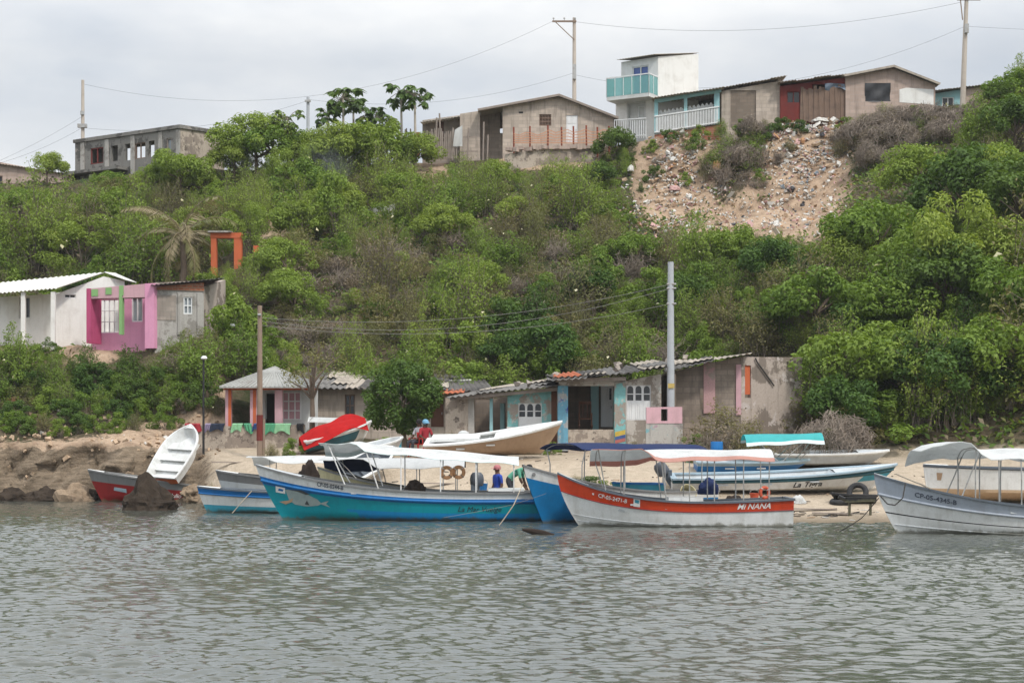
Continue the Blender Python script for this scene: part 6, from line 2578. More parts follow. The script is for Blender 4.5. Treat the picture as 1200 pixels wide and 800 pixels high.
# trees one can tell apart
for kind, px, Y, sc, lb in ((0, 1005, 62.5, 1.05, 'large bright green tree crown beside the roofless house'), (1, 992, 60.2, .8, 'dark tree overhanging the end of the roofless house'),
                            (0, 1062, 61.5, .85, 'green tree behind the pale grey beached bow'), (1, 1110, 60.0, .95, 'dark green tree behind the arched awning at the right'),
                            (0, 1172, 60.5, 1.05, 'broad green tree at the right edge above the awning'), (2, 1160, 68, 1.1, 'light green tree on the right slope under the dry patch'),
                            (1, 1200, 72, 1.2, 'tall dark tree cut off by the right edge, mid slope'), (0, 1085, 69, 1.05, 'round green tree in the middle of the right slope'),
                            (0, 1045, 66.5, .95, 'green tree uphill of the large bright crown'), (1, 640, 70.5, .82, 'dark rounded tree rising behind the teal house roof'),
                            (1, 590, 71.0, .62, 'small dark tree behind the rust coloured porch sheet'), (2, 300, 96, 1.25, 'pale feathery tree right of the grey unfinished building'),
                            (2, 352, 85, .8, 'yellow-green tree above the coral doorway'), (0, 212, 94.5, .85, 'young leafy tree before the grey building wall'),
                            (2, 405, 95.0, 1.05, 'low leafy tree under the tall papaya'), (0, 432, 95.6, 1.05, 'leafy green tree between the papayas'), (0, 455, 95.4, .8, 'dark green tree left of the paling fence'), (2, 372, 95.5, .9, 'pale leafy tree around the short hilltop pole'), (0, 322, 96, 1.0, 'leafy tree left of the low whitish shack'), (2, 484, 95.8, .8, 'yellow-green bush tree in front of the paling fence'), (2, 235, 94.6, .5, 'leafy tree in front of the right corner of the grey building'), (2, 180, 95, .6, 'small yellow-green tree before the middle of the grey building'), (0, 130, 95.5, .5, 'small leafy tree before the left porch of the grey building'), (2, 55, 98, .6, 'pale tree before the low pinkish block house'), (0, 1185, 95, .75, 'small crooked tree at the right end of the hilltop'),
                            (2, 275, 96, .75, 'feathery tree touching the corner of the grey building'), (1, 720, 95.2, .62, 'dark bush tree under the balcony house')):
    make_tree(kind, lb, on(px, Y, -.25), sc, px * 1.7)


mid = ((560, 78, .62, 2), (520, 84, .7, 2), (610, 86, .6, 2), (345, 77, .75, 2), (335, 80, .8, 2), (395, 88, .7, 2), (470, 90, .6, 0), (690, 76, .6, 1), (745, 80, .6, 0), (800, 74, .62, 1), (850, 78, .7, 0), (905, 74, .75, 1),
       (955, 68.5, .9, 0), (990, 73, .8, 2), (1030, 73, 1.0, 0), (1080, 79, .95, 2), (1130, 75, 1.1, 1), (1160, 80, .8, 0), (1190, 86, .9, 1), (1110, 66, 1.0, 1), (1200, 64, 1.0, 0), (60, 88, .7, 2), (120, 91, .7, 0), (170, 86, .6, 2), (30, 93, .6, 0), (100, 84, .55, 1), (230, 88, .7, 2), (655, 90, .5, 0), (700, 92, .5, 1), (575, 93, .5, 2))
for k, (px, Y, sc, kd) in enumerate(mid):
    g_ = on(px, Y, -.3)
    py = HY - (g_.z - CH) * F / Y
    zn = zone_name(px, py)
    lk = ('leafy green tree', 'dark dense tree', 'feathery yellow-green tree')[kd]
    make_tree(kd, lk + ' rising ' + zn, g_, sc * 1.08, px * 1.3, lk + 's ' + zn)


def custom_tree(label, px, Y, h, r, cx, cz, rx, rz, ncl, per, size, mat_, lean=(0, 0), base_py=None, name='tree', **kw):
    g = on(px, Y)
    root = thing(name, label, 'tree', g)
    L, c = clumped(rx, rz, ncl, per, size, base=.5, **kw)
    sh = np.array([cx, 0, cz])
    L += sh
    c += sh
    o = bpy.data.objects.new('crown', mesh_of('crown', [(L, mat_)]))
    COL.objects.link(o)
    o.parent = root
    o = bpy.data.objects.new('trunk', trunk_mesh(c, h, r, lean))
    COL.objects.link(o)
    o.parent = root
    return root


s62 = 61.5 / F
custom_tree('dense round dark green tree in front of the long corrugated roof', 473, 61.5, 1.2, .08, -.08, .52, 1.38, 2.65, 95, 130, .14, 'leaf_dark', rc=(.16, .32), lean=(-.1, 0), zmin=-1.0)
custom_tree('thin sparsely leaved tree with a crooked trunk beside the pavilion', 364, 62.6, 2.3, .11, .05, 1.9, 1.25, 1.9, 34, 20, .11, 'leaf_olive', rc=(.14, .3), lean=(.1, 0), zmin=-.6)
# scrub in front of the roofless house, on the beach
for px, Y, sc, kd, lb in ((832, 57.2, .95, 'dry', 'dry shrub before the roofless house, left one'), (862, 57.6, 1.15, 'dry', 'tallest dry shrub before the roofless house'), (893, 57.8, .72, 'dry', 'dry shrub before the cracked plaster wall'), (922, 58.2, .42, 'vine', 'dead creeper heap at the corner of the cracked plaster wall'),
                          (846, 58.2, .95, 'olive', 'olive shrub at the foot of the roofless house'), (812, 57.4, .5, 'green', 'small green plant right of the pink garden wall'), (880, 56.6, .75, 'olive', 'low olive shrub behind the turquoise awning'), (908, 57.0, .6, 'dry', 'dry shrub behind the turquoise awning'),
                          (975, 58.4, .7, 'vine', 'dead creeper hanging behind the pale beached bow'), (1000, 58.6, .7, 'dry', 'dry stems hanging behind the La Tigra bow'),
                          (186, 69.2, .62, 'dark', 'dark shrub under the right corner of the pink house'), (205, 69.6, .9, 'dry', 'dry shrub under the annex, left one'), (226, 69.4, .95, 'dry', 'dry shrub under the annex window'), (246, 69.8, .85, 'olive', 'olive shrub under the right corner of the annex'), (262, 71, .9, 'green', 'green shrub at the right side wall of the annex'), (214, 67.6, .6, 'green', 'green shrub downhill of the annex'), (240, 67.4, .62, 'dark', 'dark shrub uphill of the slim lamp post'), (120, 69.6, .62, 'dark', 'dark shrub under the left half of the pink house'), (145, 69.4, .7, 'green', 'green shrub under the lime green post'), (166, 69.0, .62, 'dark', 'dark shrub under the pink corner wall'), (195, 66.4, .5, 'green', 'green shrub on the bank above the rowing boat'), (250, 82.4, .42, 'green', 'green shrub at the foot of the coral doorway, left side'), (266, 82.3, .36, 'light', 'yellow-green shrub in the opening of the coral doorway'), (290, 82.2, .46, 'green', 'green shrub at the foot of the coral doorway, right side'), (312, 82.3, .5, 'light', 'yellow-green shrub hiding the coral wall stub'), (276, 79.6, .7, 'olive', 'olive shrub downhill of the coral doorway'), (270, 71.6, .7, 'dry', 'dry shrub beside the annex side wall'), (296, 72.4, .75, 'green', 'green shrub uphill of the pavilion roof'), (280, 69.8, .65, 'olive', 'olive shrub left of the wooden pole top'), (412, 85.6, .42, 'light', 'yellow-green shrub at the left end of the concrete box wall'), (432, 85.2, .42, 'green', 'green shrub under the middle of the concrete box wall'), (452, 85.4, .42, 'light', 'yellow-green shrub under the right corner of the concrete box wall'), (466, 86.5, .5, 'green', 'green shrub right of the concrete box wall'), (425, 83.4, .6, 'olive', 'olive shrub downhill of the concrete box wall'), (266, 70.6, .55, 'green', 'green shrub hiding the foot of the lamp below the annex'), (276, 70.2, .5, 'dark', 'dark shrub right of the lamp below the annex'), (762, 95.3, 0.42, 'green', 'green shrub under the left end of the aqua terrace'), (782, 95.3, 0.45, 'dark', 'dark shrub under the middle of the aqua terrace'), (800, 95.3, 0.38, 'olive', 'olive shrub before the brick base of the aqua terrace'), (822, 95.3, 0.45, 'green', 'green shrub before the right end of the brick base'), (846, 95.3, 0.42, 'light', 'yellow-green shrub between terrace and narrow block house'), (872, 95.3, 0.50, 'green', 'green shrub under the narrow grey block house'), (896, 95.3, 0.40, 'olive', 'olive shrub under the right corner of the narrow block house'), (918, 95.3, 0.45, 'dark', 'dark shrub under the red house window'), (990, 95.3, 0.50, 'green', 'green shrub at the right corner of the red house'), (1012, 95.3, 0.50, 'olive', 'olive shrub under the black plastic window cover'), (1036, 95.3, 0.55, 'light', 'yellow-green shrub under the whitewashed patch'), (1072, 95.3, 0.55, 'green', 'green shrub under the right end of the pale gable house'), (772, 94.2, 0.50, 'dry', 'dry bush near the top of the left rubbish slide'), (812, 94.6, 0.55, 'green', 'green bush at the right edge of the left rubbish slide'), (828, 93.4, 0.55, 'olive', 'olive bush between the slides, left lower one'), (852, 93.0, 0.50, 'dry', 'dry bush low between the rubbish slides'), (800, 92.8, 0.42, 'green', 'small green bush at the foot of the left rubbish slide'), (765, 93.2, 0.50, 'dark', 'dark bush at the left foot of the left rubbish slide'), (904, 94.8, 0.50, 'dark', 'dark bush at the left edge of the right rubbish slide'), (912, 93.6, 0.50, 'dry', 'dry bush in the middle of the right rubbish slide'), (938, 95.0, 0.42, 'dark', 'dark bush high in the right rubbish slide'), (926, 94.0, 0.40, 'olive', 'olive tuft in the right rubbish slide'), (978, 94.4, 0.60, 'dry', 'dry bush on the right rim of the right rubbish slide'), (986, 93.2, 0.55, 'olive', 'olive bush at the right foot of the right rubbish slide'), (892, 92.6, 0.40, 'green', 'green tuft on the bare ochre earth'), (1048, 93.6, 0.60, 'olive', 'olive bush growing out of the dead creepers'), (1020, 92.6, 0.50, 'green', 'green bush growing out of the dead creepers, left'), (1080, 92.2, 0.60, 'light', 'yellow-green bush growing out of the dead creepers, right'), (196, 82.3, 0.75, 'green', 'green shrub at the left foot of the coconut palm'), (234, 82.2, 0.70, 'green', 'green shrub at the right foot of the coconut palm'), (20, 65.0, 0.45, 'green', 'green shrub low on the bank at the left edge, second row'), (52, 64.9, 0.40, 'olive', 'olive tuft on the rim of the dirt cliff'), (92, 64.8, 0.42, 'dark', 'dark tuft on the rim of the dirt cliff, middle'), (134, 64.9, 0.45, 'green', 'green tuft on the rim of the dirt cliff above the boulder'), (158, 65.2, 0.40, 'olive', 'olive tuft on the rim of the dirt cliff near the rowing boat'), (345, 59.6, .34, 'green', 'green weed clump on the sand left of the red tarpaulin'), (372, 61.4, .4, 'dark', 'dark weed clump behind the red tarpaulin'), (448, 58.8, .36, 'green', 'green weed clump left of the teal drum'), (532, 60.4, .34, 'olive', 'olive weed clump at the corner of the teal house'), (646, 58.2, .3, 'green', 'green weed clump between teal house and porch house'), (742, 57.8, .3, 'olive', 'olive weed clump left of the pink garden wall'), (318, 59.2, .3, 'olive', 'olive weed clump right of the wooden pole foot'), (20, 66.5, .5, 'dark', 'dark shrub on the bank top at the left edge'), (48, 66.2, .45, 'green', 'green shrub on the bank top, second from the left edge'), (78, 66.6, .55, 'dark', 'dark shrub on the bank top above the whitish buoy'), (100, 67.5, .6, 'green', 'green shrub on the bank above the red bow'), (135, 67.2, .5, 'dark', 'dark shrub on the bank above the pointed boulder'), (160, 67.8, .5, 'green', 'green shrub on the bank uphill of the pointed boulder'), (62, 68.4, .6, 'green', 'green shrub half way up the left bank'), (30, 69.5, .6, 'dark', 'dark shrub right of the orange brick wall'), (28, 64.6, .38, 'dark', 'small dark shrub on the rim of the dirt cliff, left end'), (70, 64.4, .36, 'green', 'small green shrub on the rim of the dirt cliff above the rocks'), (112, 64.8, .4, 'green', 'small green shrub on the rim of the dirt cliff above the red bow'), (8, 65.2, .4, 'green', 'shrub hanging over the dirt cliff at the left edge'), (690, 51.6, .36, 'dark', 'low green bush on the sand behind the red bow'), (708, 51.2, .30, 'green', 'small green bush on the sand right of the low one'), (676, 52.0, .3, 'olive', 'olive tuft on the sand behind the dark blue bow'),
                          (484, 52.6, .26, 'green', 'small green plant on the sand under the white awning'), (246, 58.4, .28, 'olive', 'flattened green plant on the bank behind the blue-railed boat')):
    o = bpy.data.objects.new('shrub', PROTO[kd][0])
    COL.objects.link(o)
    o.location = on(px, Y, -.05)
    o.scale = (sc, sc, sc * (.75 if Y < 55 else 1))
    o.rotation_euler = (0, 0, px)
    tag(o, lb, 'shrub')


# papaya trees on the crest
def papaya(label, px, Y, py_top, py_base, rad, n=15, seed=0, second=None):
    rad *= 1.3
    rr = random.Random(seed)
    k = Y / F
    top = CH + (HY - py_top) * k
    g = on(px, Y)
    r = thing('papaya_tree', label, 'tree', g)
    h = top - g.z - rad * .35
    mb = MB()
    mb.tube([(0, 0, -.4), (.03, 0, h * .5), (0, 0, h)], [.09, .075, .05], 7)
    mb.build('trunk', 'pole_pale', r, smooth=True)
    Q = []
    st = MB()
    for i in range(n):
        th = 2 * PI * i / n + rr.uniform(-.3, .3)
        el = rr.uniform(-.75, .75)
        L_ = rad * rr.uniform(.55, .85)
        d = Vector((math.cos(th) * math.cos(el), math.sin(th) * math.cos(el), math.sin(el)))
        e = Vector((0, 0, h)) + d * L_
        st.tube([(0, 0, h - .05), Vector((0, 0, h)) + d * L_ * .5 + Vector((0, 0, .06)), e], .018, 4)
        for j in range(13):
            a = rr.uniform(-2.6, 2.6)
            side = Vector((-math.sin(th), math.cos(th), 0))
            dd = (d * math.cos(a) + side * math.sin(a) + Vector((0, 0, -.9))).normalized()
            up = Vector((0, 0, 1))
            wv = dd.cross(up).normalized() * rad * .12
            t1 = e + dd * rad * rr.uniform(.32, .5)
            m_ = e.lerp(t1, .55) + Vector((0, 0, .03))
            Q.append([tuple(e), tuple(m_ + wv), tuple(t1), tuple(m_ - wv)])
    st.build('leaf_stalks', 'twig', r)
    me = quads_mesh('crown', np.array(Q), np.zeros(len(Q)), ['leaf_papaya'])
    o = bpy.data.objects.new('crown', me)
    COL.objects.link(o)
    o.parent = r


papaya('tall papaya tree with a single round crown on the crest', 402, 96.5, 105, 175, 1.0, 20, 1)
papaya('broad papaya tree at the left end of the gable house roof', 470, 96.8, 100, 150, .85, 18, 2)
papaya('papaya tree leaning against the broad one', 486, 96.6, 104, 150, .85, 18, 3)
papaya('small papaya tree right of the hilltop pole', 384, 96.6, 126, 175, .7, 15, 4)
papaya('low papaya tree left of the hilltop pole', 337, 96.0, 132, 175, .75, 15, 5)
papaya('low papaya tree between the tall and the broad papaya', 432, 97.0, 130, 170, .8, 16, 6)
papaya('papaya tree close to the gable house wing', 448, 96.4, 134, 170, .75, 15, 7)
papaya('papaya tree behind the tall one', 414, 98.0, 116, 170, .8, 15, 8)

# coconut palm
Y = 83.0
g = on(214, Y)
pm = thing('coconut_palm', 'coconut palm with drooping half dry fronds left of the coral doorway', 'palm', g)
top = CH + (HY - 276) * Y / F - g.z
mb = MB()
mb.tube([(0, 0, -.5), (.05, 0, top * .5), (0, 0, top)], [.2, .15, .14], 9)
mb.build('trunk', 'bark', pm, smooth=True)
rr = random.Random(4)
for i in range(18):
    th = 2 * PI * i / 18 + rr.uniform(-.15, .15)
    el0 = [.95, .15, .55, -.3, 1.15, -.6][i % 6] + rr.uniform(-.1, .1)
    Lf = rr.uniform(2.7, 3.7)
    pts = []
    p = Vector((0, 0, top))
    el = el0
    for j in range(12):
        pts.append(p.copy())
        p = p + Vector((math.cos(th) * math.cos(el), math.sin(th) * math.cos(el), math.sin(el))) * Lf / 11
        el -= .125 + .012 * j * .4
    mb = MB()
    mb.tube(pts, .035, 5, 0, .01)
    fr = mb.build('frond', 'leaf_palm', pm)
    Q = []
    for j in range(1, 11):
        for s_ in range(4):
            a = pts[j].lerp(pts[j + 1], s_ / 4)
            d = (pts[j + 1] - pts[j]).normalized()
            sd_ = d.cross(Vector((0, 0, 1))).normalized()
            ln = .62 * math.sin(PI * (j + s_ / 4) / 12) + .15
            for sgn in (1, -1):
                if rr.random() < .3:
                    continue
                tip = a + (sd_ * sgn * .75 + d * .5 + Vector((0, 0, -.55))).normalized() * ln * rr.uniform(.75, 1.1)
                m_ = a.lerp(tip, .4)
                Q.append([tuple(a), tuple(m_ + d * .03), tuple(tip), tuple(m_ - d * .03)])
    o = bpy.data.objects.new('leaflets', quads_mesh('leaflets', np.array(Q), np.zeros(len(Q)), ['leaf_palm' if i % 3 else 'leaf_olive']))
    COL.objects.link(o)
    o.parent = fr
# ------------------------------------------------------------------ poles, lamps, cables
def pole(name, label, px, Y, py_top, r0, r1, mat_, base=None, cat='pole', lean=0.0):
    g = on(px, Y)
    r = thing(name, label, cat, g)
    h = CH + (HY - py_top) * Y / F - g.z
    mb = MB()
    mb.tube([(0, 0, -.5), (lean * .5, 0, h * .5), (lean, 0, h)], [r0, (r0 + r1) / 2, r1], 12)
    mb.build('shaft', mat_, r, smooth=True)
    return r, h


def crossarm(r, z, w_, mat_='pole_wood', x0=0.0, brace=True, n=3):
    mb = MB()
    mb.beam((x0 - w_ / 2, -.1, z), (x0 + w_ / 2, -.1, z), .1, .1)
    o = mb.build('crossarm', mat_, r)
    if brace:
        m2 = MB()
        m2.beam((x0 - w_ * .36, -.1, z - .05), (0, -.1, z - 1.15), .05, .05)
        m2.build('brace', mat_, o)
    for k in range(n):
        m3 = MB()
        x = x0 - w_ / 2 + .08 + (w_ - .16) * k / max(1, n - 1)
        m3.lathe([(.02, 0), (.02, .1), (.06, .1), (.06, .16), (.035, .2), (0, .21)], 8, (x, -.1, z + .05))
        m3.build('insulator', 'steel', o, smooth=True)
    return o


r, h = pole('utility_pole', 'pale utility pole rising behind the grey unfinished building', 97, 104, 94, .14, .09, 'pole_pale')
for k, py in enumerate((133, 148)):
    mb = MB()
    z = CH + (HY - py) * 104 / F - r.location.z
    mb.cbox((0, -.12, z), .55 if k else .2, .25, .22)
    mb.build('bracket' if not k else 'junction_box', 'steel', r)
r, h = pole('utility_pole', 'short grey utility pole among the papaya trees', 361, 101, 114, .12, .09, 'pole_concrete')
mb = MB()
mb.cbox((0, -.12, h - .25), .35, .16, .12)
mb.build('bracket', 'steel', r)
r, h = pole('utility_pole', 'utility pole with a one sided crossarm behind the gable house', 673, 106, 21, .15, .1, 'pole_pale')
crossarm(r, h - .25, 1.5, x0=-.62)
mb = MB()
mb.cbox((0, -.2, h - 3.4), .22, .22, .9)
mb.build('bracket', 'steel', r)
r, h = pole('utility_pole', 'tall utility pole with a crossarm behind the turquoise house', 1127.5, 95.8, -3, .17, .11, 'pole_pale', lean=.25)
crossarm(r, h - .15, 1.3, x0=.35)
mb = MB()
mb.cbox((.2, -.2, h - 1.8), .2, .2, .5)
mb.build('bracket', 'steel', r)

r, h = pole('concrete_pole', 'bare grey concrete pole standing by the pink garden wall', 786, 58.9, 307, .145, .10, 'pole_concrete')
mb = MB()
z = CH + (HY - 452) * 58.9 / F - r.location.z
mb.cbox((0, -.15, z), .22, .02, .16)
if 'sign_yellow' not in MATS:
    paint('sign_yellow', (.50, .36, .10, 1), (.3, .25, .15, 1), rough=.6)
mb.build('sign_plate', 'sign_yellow', r)
mb = MB()
for py in (333, 338, 356):
    z = CH + (HY - py) * 58.9 / F - r.location.z
    mb.tube([(-.14, -.05, z), (.18, -.1, z)], .035, 6)
mb.build('insulator_rack', 'steel', r)
r, h = pole('wooden_pole', 'brown wooden pole in front of the pavilion', 304.5, 60.4, 358, .11, .08, 'pole_wood')
mb = MB()
zz_ = lambda py: CH + (HY - py) * 60.4 / F - r.location.z
mb.tube([(0, 0, zz_(516)), (0, 0, zz_(486))], .118, 12, caps=False)
mb.build('painted_band', 'brick_red_paint', r, smooth=True)
mb = MB()
mb.tube([(-.05, -.12, zz_(369)), (.06, -.14, zz_(369))], .04, 6)
mb.build('insulator', 'steel', r)
mb = MB()
mb.tube([(.13, 0, -.3), (.14, 0, zz_(490))], .05, 7)
mb.build('stay_post', 'pole_wood', r, smooth=True)


def lamp_post(label, px, Y, py_top, arm):
    r, h = pole('lamp_post', label, px, Y, py_top, .045, .035, 'dark_rubber', cat='lamp')
    mb = MB()
    mb.tube([(0, 0, h - .02), (arm * .5, 0, h + .06), (arm, -.02, h + .03)], .02, 6)
    mb.build('bracket_arm', 'engine_grey', r)
    mb = MB()
    mb.lathe([(0, .07), (.07, .06), (.11, .01), (.12, -.03), (.07, -.07), (0, -.08)], 14, (arm, -.05, h + .0))
    mb.build('lamp_head', 'white_paint', r, smooth=True)


lamp_post('slim dark lamp post with a white head left of the pavilion', 238.5, 62.3, 419, .03)
lamp_post('lamp with a white head in the bushes below the annex', 270, 71.6, 381, .09)


def cable(label, a, b, sag, rad=.0065, group=None, mat_='cable'):
    a, b = Vector(a), Vector(b)
    mb = MB()
    pts = []
    for k in range(25):
        t = k / 24
        p = a.lerp(b, t)
        p.z -= sag * 4 * t * (1 - t)
        pts.append(p)
    c0 = a.lerp(b, .5)
    mb.tube(pts, rad, 5)
    o = mb.build('cable', mat_, off=c0, loc=c0)
    tag(o, label, 'cable', group)


A97, A361, A673, A1130 = 104, 101, 106, 95.8
cable('long faint cable from the top of the left pole to the crossarm pole', at(99, 99, A97), at(648, 25, A673), 2.6)
cable('cable from the left pole to the pole among the papayas', at(98, 150, A97), at(361, 118, A361), .75)
cable('cable from the papaya pole to the pole behind the gable house', at(362, 117, A361), at(671, 86, A673), .9)
cable('cable from the crossarm pole to the tall right pole, lower one', at(674, 88, A673), at(1129, 32, A1130), 1.9)
cable('cable between the two crossarms, upper one', at(676, 26, A673), at(1126, 3, A1130), 1.0, .008)
cable('cable leaving the tall right pole to the right', at(1131, 31, A1130), at(1290, 37, 96), .05)
cable('upper cable running left from the left pole', at(96, 137, A97), at(-40, 205, 96), .2)
cable('lower cable running left from the left pole', at(96, 150, A97), at(-40, 200, 95), .35)
cable('top cable from the concrete pole to the wooden pole', at(785, 333, 58.9), at(305, 372, 60.4), .6, .0075, mat_='cable_pale')
cable('middle cable from the concrete pole to the wooden pole', at(785, 338, 58.9), at(305, 376, 60.4), .78, .0075, mat_='cable_pale')
cable('bottom cable from the concrete pole to the wooden pole', at(785, 356, 58.9), at(305, 381, 60.4), .62, .0075, mat_='cable_pale')


# ------------------------------------------------------------------ rocks
paint('rock_brown', (.052, .039, .029, 1), (.02, .016, .013, 1), amt=.8, scale=1.6, rough=.95, spec=.1, bump=1.0)
paint('rock_tan', (.30, .225, .155, 1), (.13, .095, .07, 1), amt=.75, scale=1.4, rough=.95, spec=.1, bump=1.0)


def rock(label, c, sx, sy, sz, seed, mat_='rock_tan', group=None, peak=None, name='rock'):
    import bmesh
    bm = bmesh.new()
    bmesh.ops.create_icosphere(bm, subdivisions=4, radius=1)
    for v in bm.verts:
        p = v.co.copy()
        n1_ = noise.fractal(p * 1.3 + Vector((seed, 0, 0)), 1.1, 2.0, 6)
        n2_ = noise.cell(p * 2.2 + Vector((0, seed, 0)))
        v.co = p * (1 + .26 * n1_ + .03 * n2_ - .34 * abs(noise.noise(p * 1.9 + Vector((seed, seed, 0)))) - .12 * abs(noise.noise(p * 5.2 + Vector((0, seed, 1)))))
        if peak:
            d = math.hypot(p.x - peak[0], p.y)
            v.co.z *= .60 + .62 * math.exp(-(d / .5) ** 2)
        v.co.x *= sx
        v.co.y *= sy
        v.co.z *= sz
    me = bpy.data.meshes.new(name)
    bm.to_mesh(me)
    bm.free()
    me.materials.append(MATS[mat_])
    o = bpy.data.objects.new(name, me)
    COL.objects.link(o)
    o.location = c
    return tag(o, label, 'rock', group)


rock('dark brown boulder with a pointed top standing in the water before the red hull', at(177, 597, 54.4), .98, .7, 1.12, 3.3, 'rock_brown', peak=(-.25, 0))
for k, (px, Y, sx, sz, lb) in enumerate(((14, 61.6, 1.25, .62, 'broad low rock at the left edge of the waterline'), (54, 61.5, 1.05, .66, 'brown rock on the waterline under the dirt cliff, second from the left'), (86, 61.4, .9, .74, 'pale topped rock on the waterline near the red bow'),
                                           (108, 61.9, .5, .5, 'small rock just left of the red bow'), (150, 62.3, .6, .5, 'grey rubble rock behind the pointed boulder'), (228, 60.0, .5, .4, 'tan rock beside the propped rowing boat'),
                                           (250, 58.5, .45, .3, 'small tan rock on the bank behind the blue-railed boat'), )):
    rock(lb, on(px, Y, .02 if k < 7 else .75), sx, .6, sz, k * 3.1 + 1, 'rock_brown' if k in (0, 1, 3) else 'rock_tan')

# ------------------------------------------------------------------ floats and flotsam
paint('float_orange', (.62, .13, .04, 1), None, amt=.3, rough=.5)
H_ = Hull(.7, .28, .13, .11, rake=.12, draft=.05, pz=2)
r = thing('canoe', 'little orange canoe afloat by the rocks at the left edge', 'canoe', at(-6, 586, 61.5) * 1.0)
r.location.z = 0
H_ = Hull(.95, .42, .16, .12, rake=.2, draft=.05, pz=2)
build_hull(r, H_, VS, lambda v, t: 0, ['float_orange'], inner='float_orange', gun='float_orange', gw=.03, deck=.9, floor=.02)
mb = MB()
mb.lathe([(0, -.12), (.10, -.10), (.15, 0), (.13, .09), (.06, .14), (.03, .16), (.03, .2), (0, .2)], 14)
o = mb.build('buoy', 'white_gel', smooth=True, loc=at(97, 585, 61.5) * 1.0)
o.location.z = .03
tag(o, 'small whitish buoy floating left of the red bow', 'buoy')
mb = MB()
mb.tube([(-.35, 0, .10), (-.1, .03, .05), (.15, .02, .0), (.42, -.05, -.04)], [.03, .075, .085, .04], 8)
mb.tube([(-.12, .02, .05), (.1, .3, .0)], [.03, .02], 6)
o = mb.build('driftwood', 'net_brown', smooth=True, loc=at(629, 627, 41.2))
o.location.z = .02
tag(o, 'dark piece of driftwood floating in front of the blue bow', 'driftwood')
mb = MB()
mb.hexa([(-.42, -.09, 0), (.42, -.09, .05), (.46, .09, .05), (-.42, .09, 0), (-.42, -.09, .16), (.42, -.09, .17), (.46, .09, .17), (-.42, .09, .16)])
mb.tube([(-.42, 0, .08), (-.62, 0, .16)], .06, 7)
o = mb.build('trestle_beam', 'black_gel', loc=on(1008, 47.6, .35))
o.rotation_euler = (0, .03, .1)
o.location.z = CH + (HY - 589) * 47.6 / F
mb2 = MB()
for x in (-.3, .3):
    mb2.beam((x, 0, 0), (x, 0, -.75), .06, .06)
leg = mb2.build('leg', 'black_gel', o)
tag(o, 'short black timber beam near the pale grey bow', 'beam')

# ------------------------------------------------------------------ rings, ropes, drums
RX = Matrix.Rotation(PI / 2, 3, 'X')


def ring(label, px, py, Y, R_, r_, mat_, tilt=0.0):
    mb = MB()
    mb.torus((0, 0, 0), R_, r_, 30, 10, 0, Matrix.Rotation(tilt, 3, 'Z') @ RX)
    o = mb.build('life_ring', mat_, smooth=True, loc=at(px, py, Y))
    tag(o, label, 'life ring')
    m2 = MB()
    for k in range(4):
        a = PI / 4 + k * PI / 2
        m2.torus(Matrix.Rotation(tilt, 3, 'Z') @ Vector((R_ * math.cos(a), 0, R_ * math.sin(a))), r_ * 1.06, .012, 14, 5, 0, Matrix.Rotation(tilt, 3, 'Z') @ Matrix.Rotation(-a, 3, 'Y') @ Matrix.Rotation(0, 3, 'X'))
    m2.build('lashing', 'white_gel', o, smooth=True)


ring('pale orange life ring under the white awning, left one of the pair', 523.5, 553.5, 47.9, .145, .052, 'ring_orange', .2)
ring('pale orange life ring under the white awning, right one of the pair', 537.5, 553, 48.0, .145, .052, 'ring_orange', -.1)
ring('red life ring standing on the stern of the red boat', 896, 577, 44.9, .135, .045, 'ring_red', .5)


def rope(label, pts, r_=.014, mat_='rope'):
    c0 = Vector(pts[0])
    fine = []
    for i in range(len(pts) - 1):
        for k in range(6):
            fine.append(Vector(pts[i]).lerp(Vector(pts[i + 1]), k / 6))
    fine.append(Vector(pts[-1]))
    for i in range(1, len(fine) - 1):
        fine[i].z -= .03 * math.sin(PI * i / len(fine))
    mb = MB()
    mb.tube(fine, r_, 6)
    o = mb.build('rope', mat_, smooth=True, off=c0, loc=c0)
    tag(o, label, 'rope')


rope('pale mooring rope running from the dark blue bow down into the water', [at(613, 566, 46.0), at(602, 590, 45.2), at(585, 615, 45.0)])
rope('slack rope across the hull between blue boat and dark blue bow', [at(640, 578, 45.9), at(600, 590, 46.3), at(520, 606, 46.4)], .004)
rope('anchor line from the pale grey bow slanting to the waterline', [at(1030, 583, 40.7), at(1010, 605, 40.9), at(985, 622, 41.5)], .012, 'dark_rope')
rope('dark loop of rope hanging on the pale grey bow', [at(1061, 566, 40.5), at(1058, 582, 40.3), at(1049, 590, 40.3), at(1040, 589, 40.4), at(1032, 581, 40.7)], .016, 'dark_rope')
rope('mooring rope from the blue-railed bow into the water', [at(295, 575, 51.6), at(282, 588, 51.2), at(272, 601, 51.0)], .012)
rope('long brown rope lying over the sand to the pale grey bow', [at(1050, 555, 48), at(1080, 566, 42.5), at(1090, 572, 41)], .02)


def drum(label, px, Y, r_, h_, mat_, cat='drum', name='drum', z=None):
    g = on(px, Y)
    if z is not None:
        g.z = z
    t = thing(name, label, cat, g)
    mb = MB()
    pr_ = [(r_ * .94, 0), (r_, .03)]
    for k in range(1, 4):
        zc = h_ * k / 4
        pr_ += [(r_, zc - .03), (r_ * 1.04, zc), (r_, zc + .03)]
    pr_ += [(r_, h_ - .03), (r_ * .95, h_)]
    mb.lathe([(0, 0)] + pr_, 18)
    mb.build('body', mat_, t, smooth=True)
    m2 = MB()
    m2.lathe([(r_ * .95, h_), (r_ * .9, h_ - .02), (0, h_ - .02)], 18)
    m2.build('lid', mat_, t)


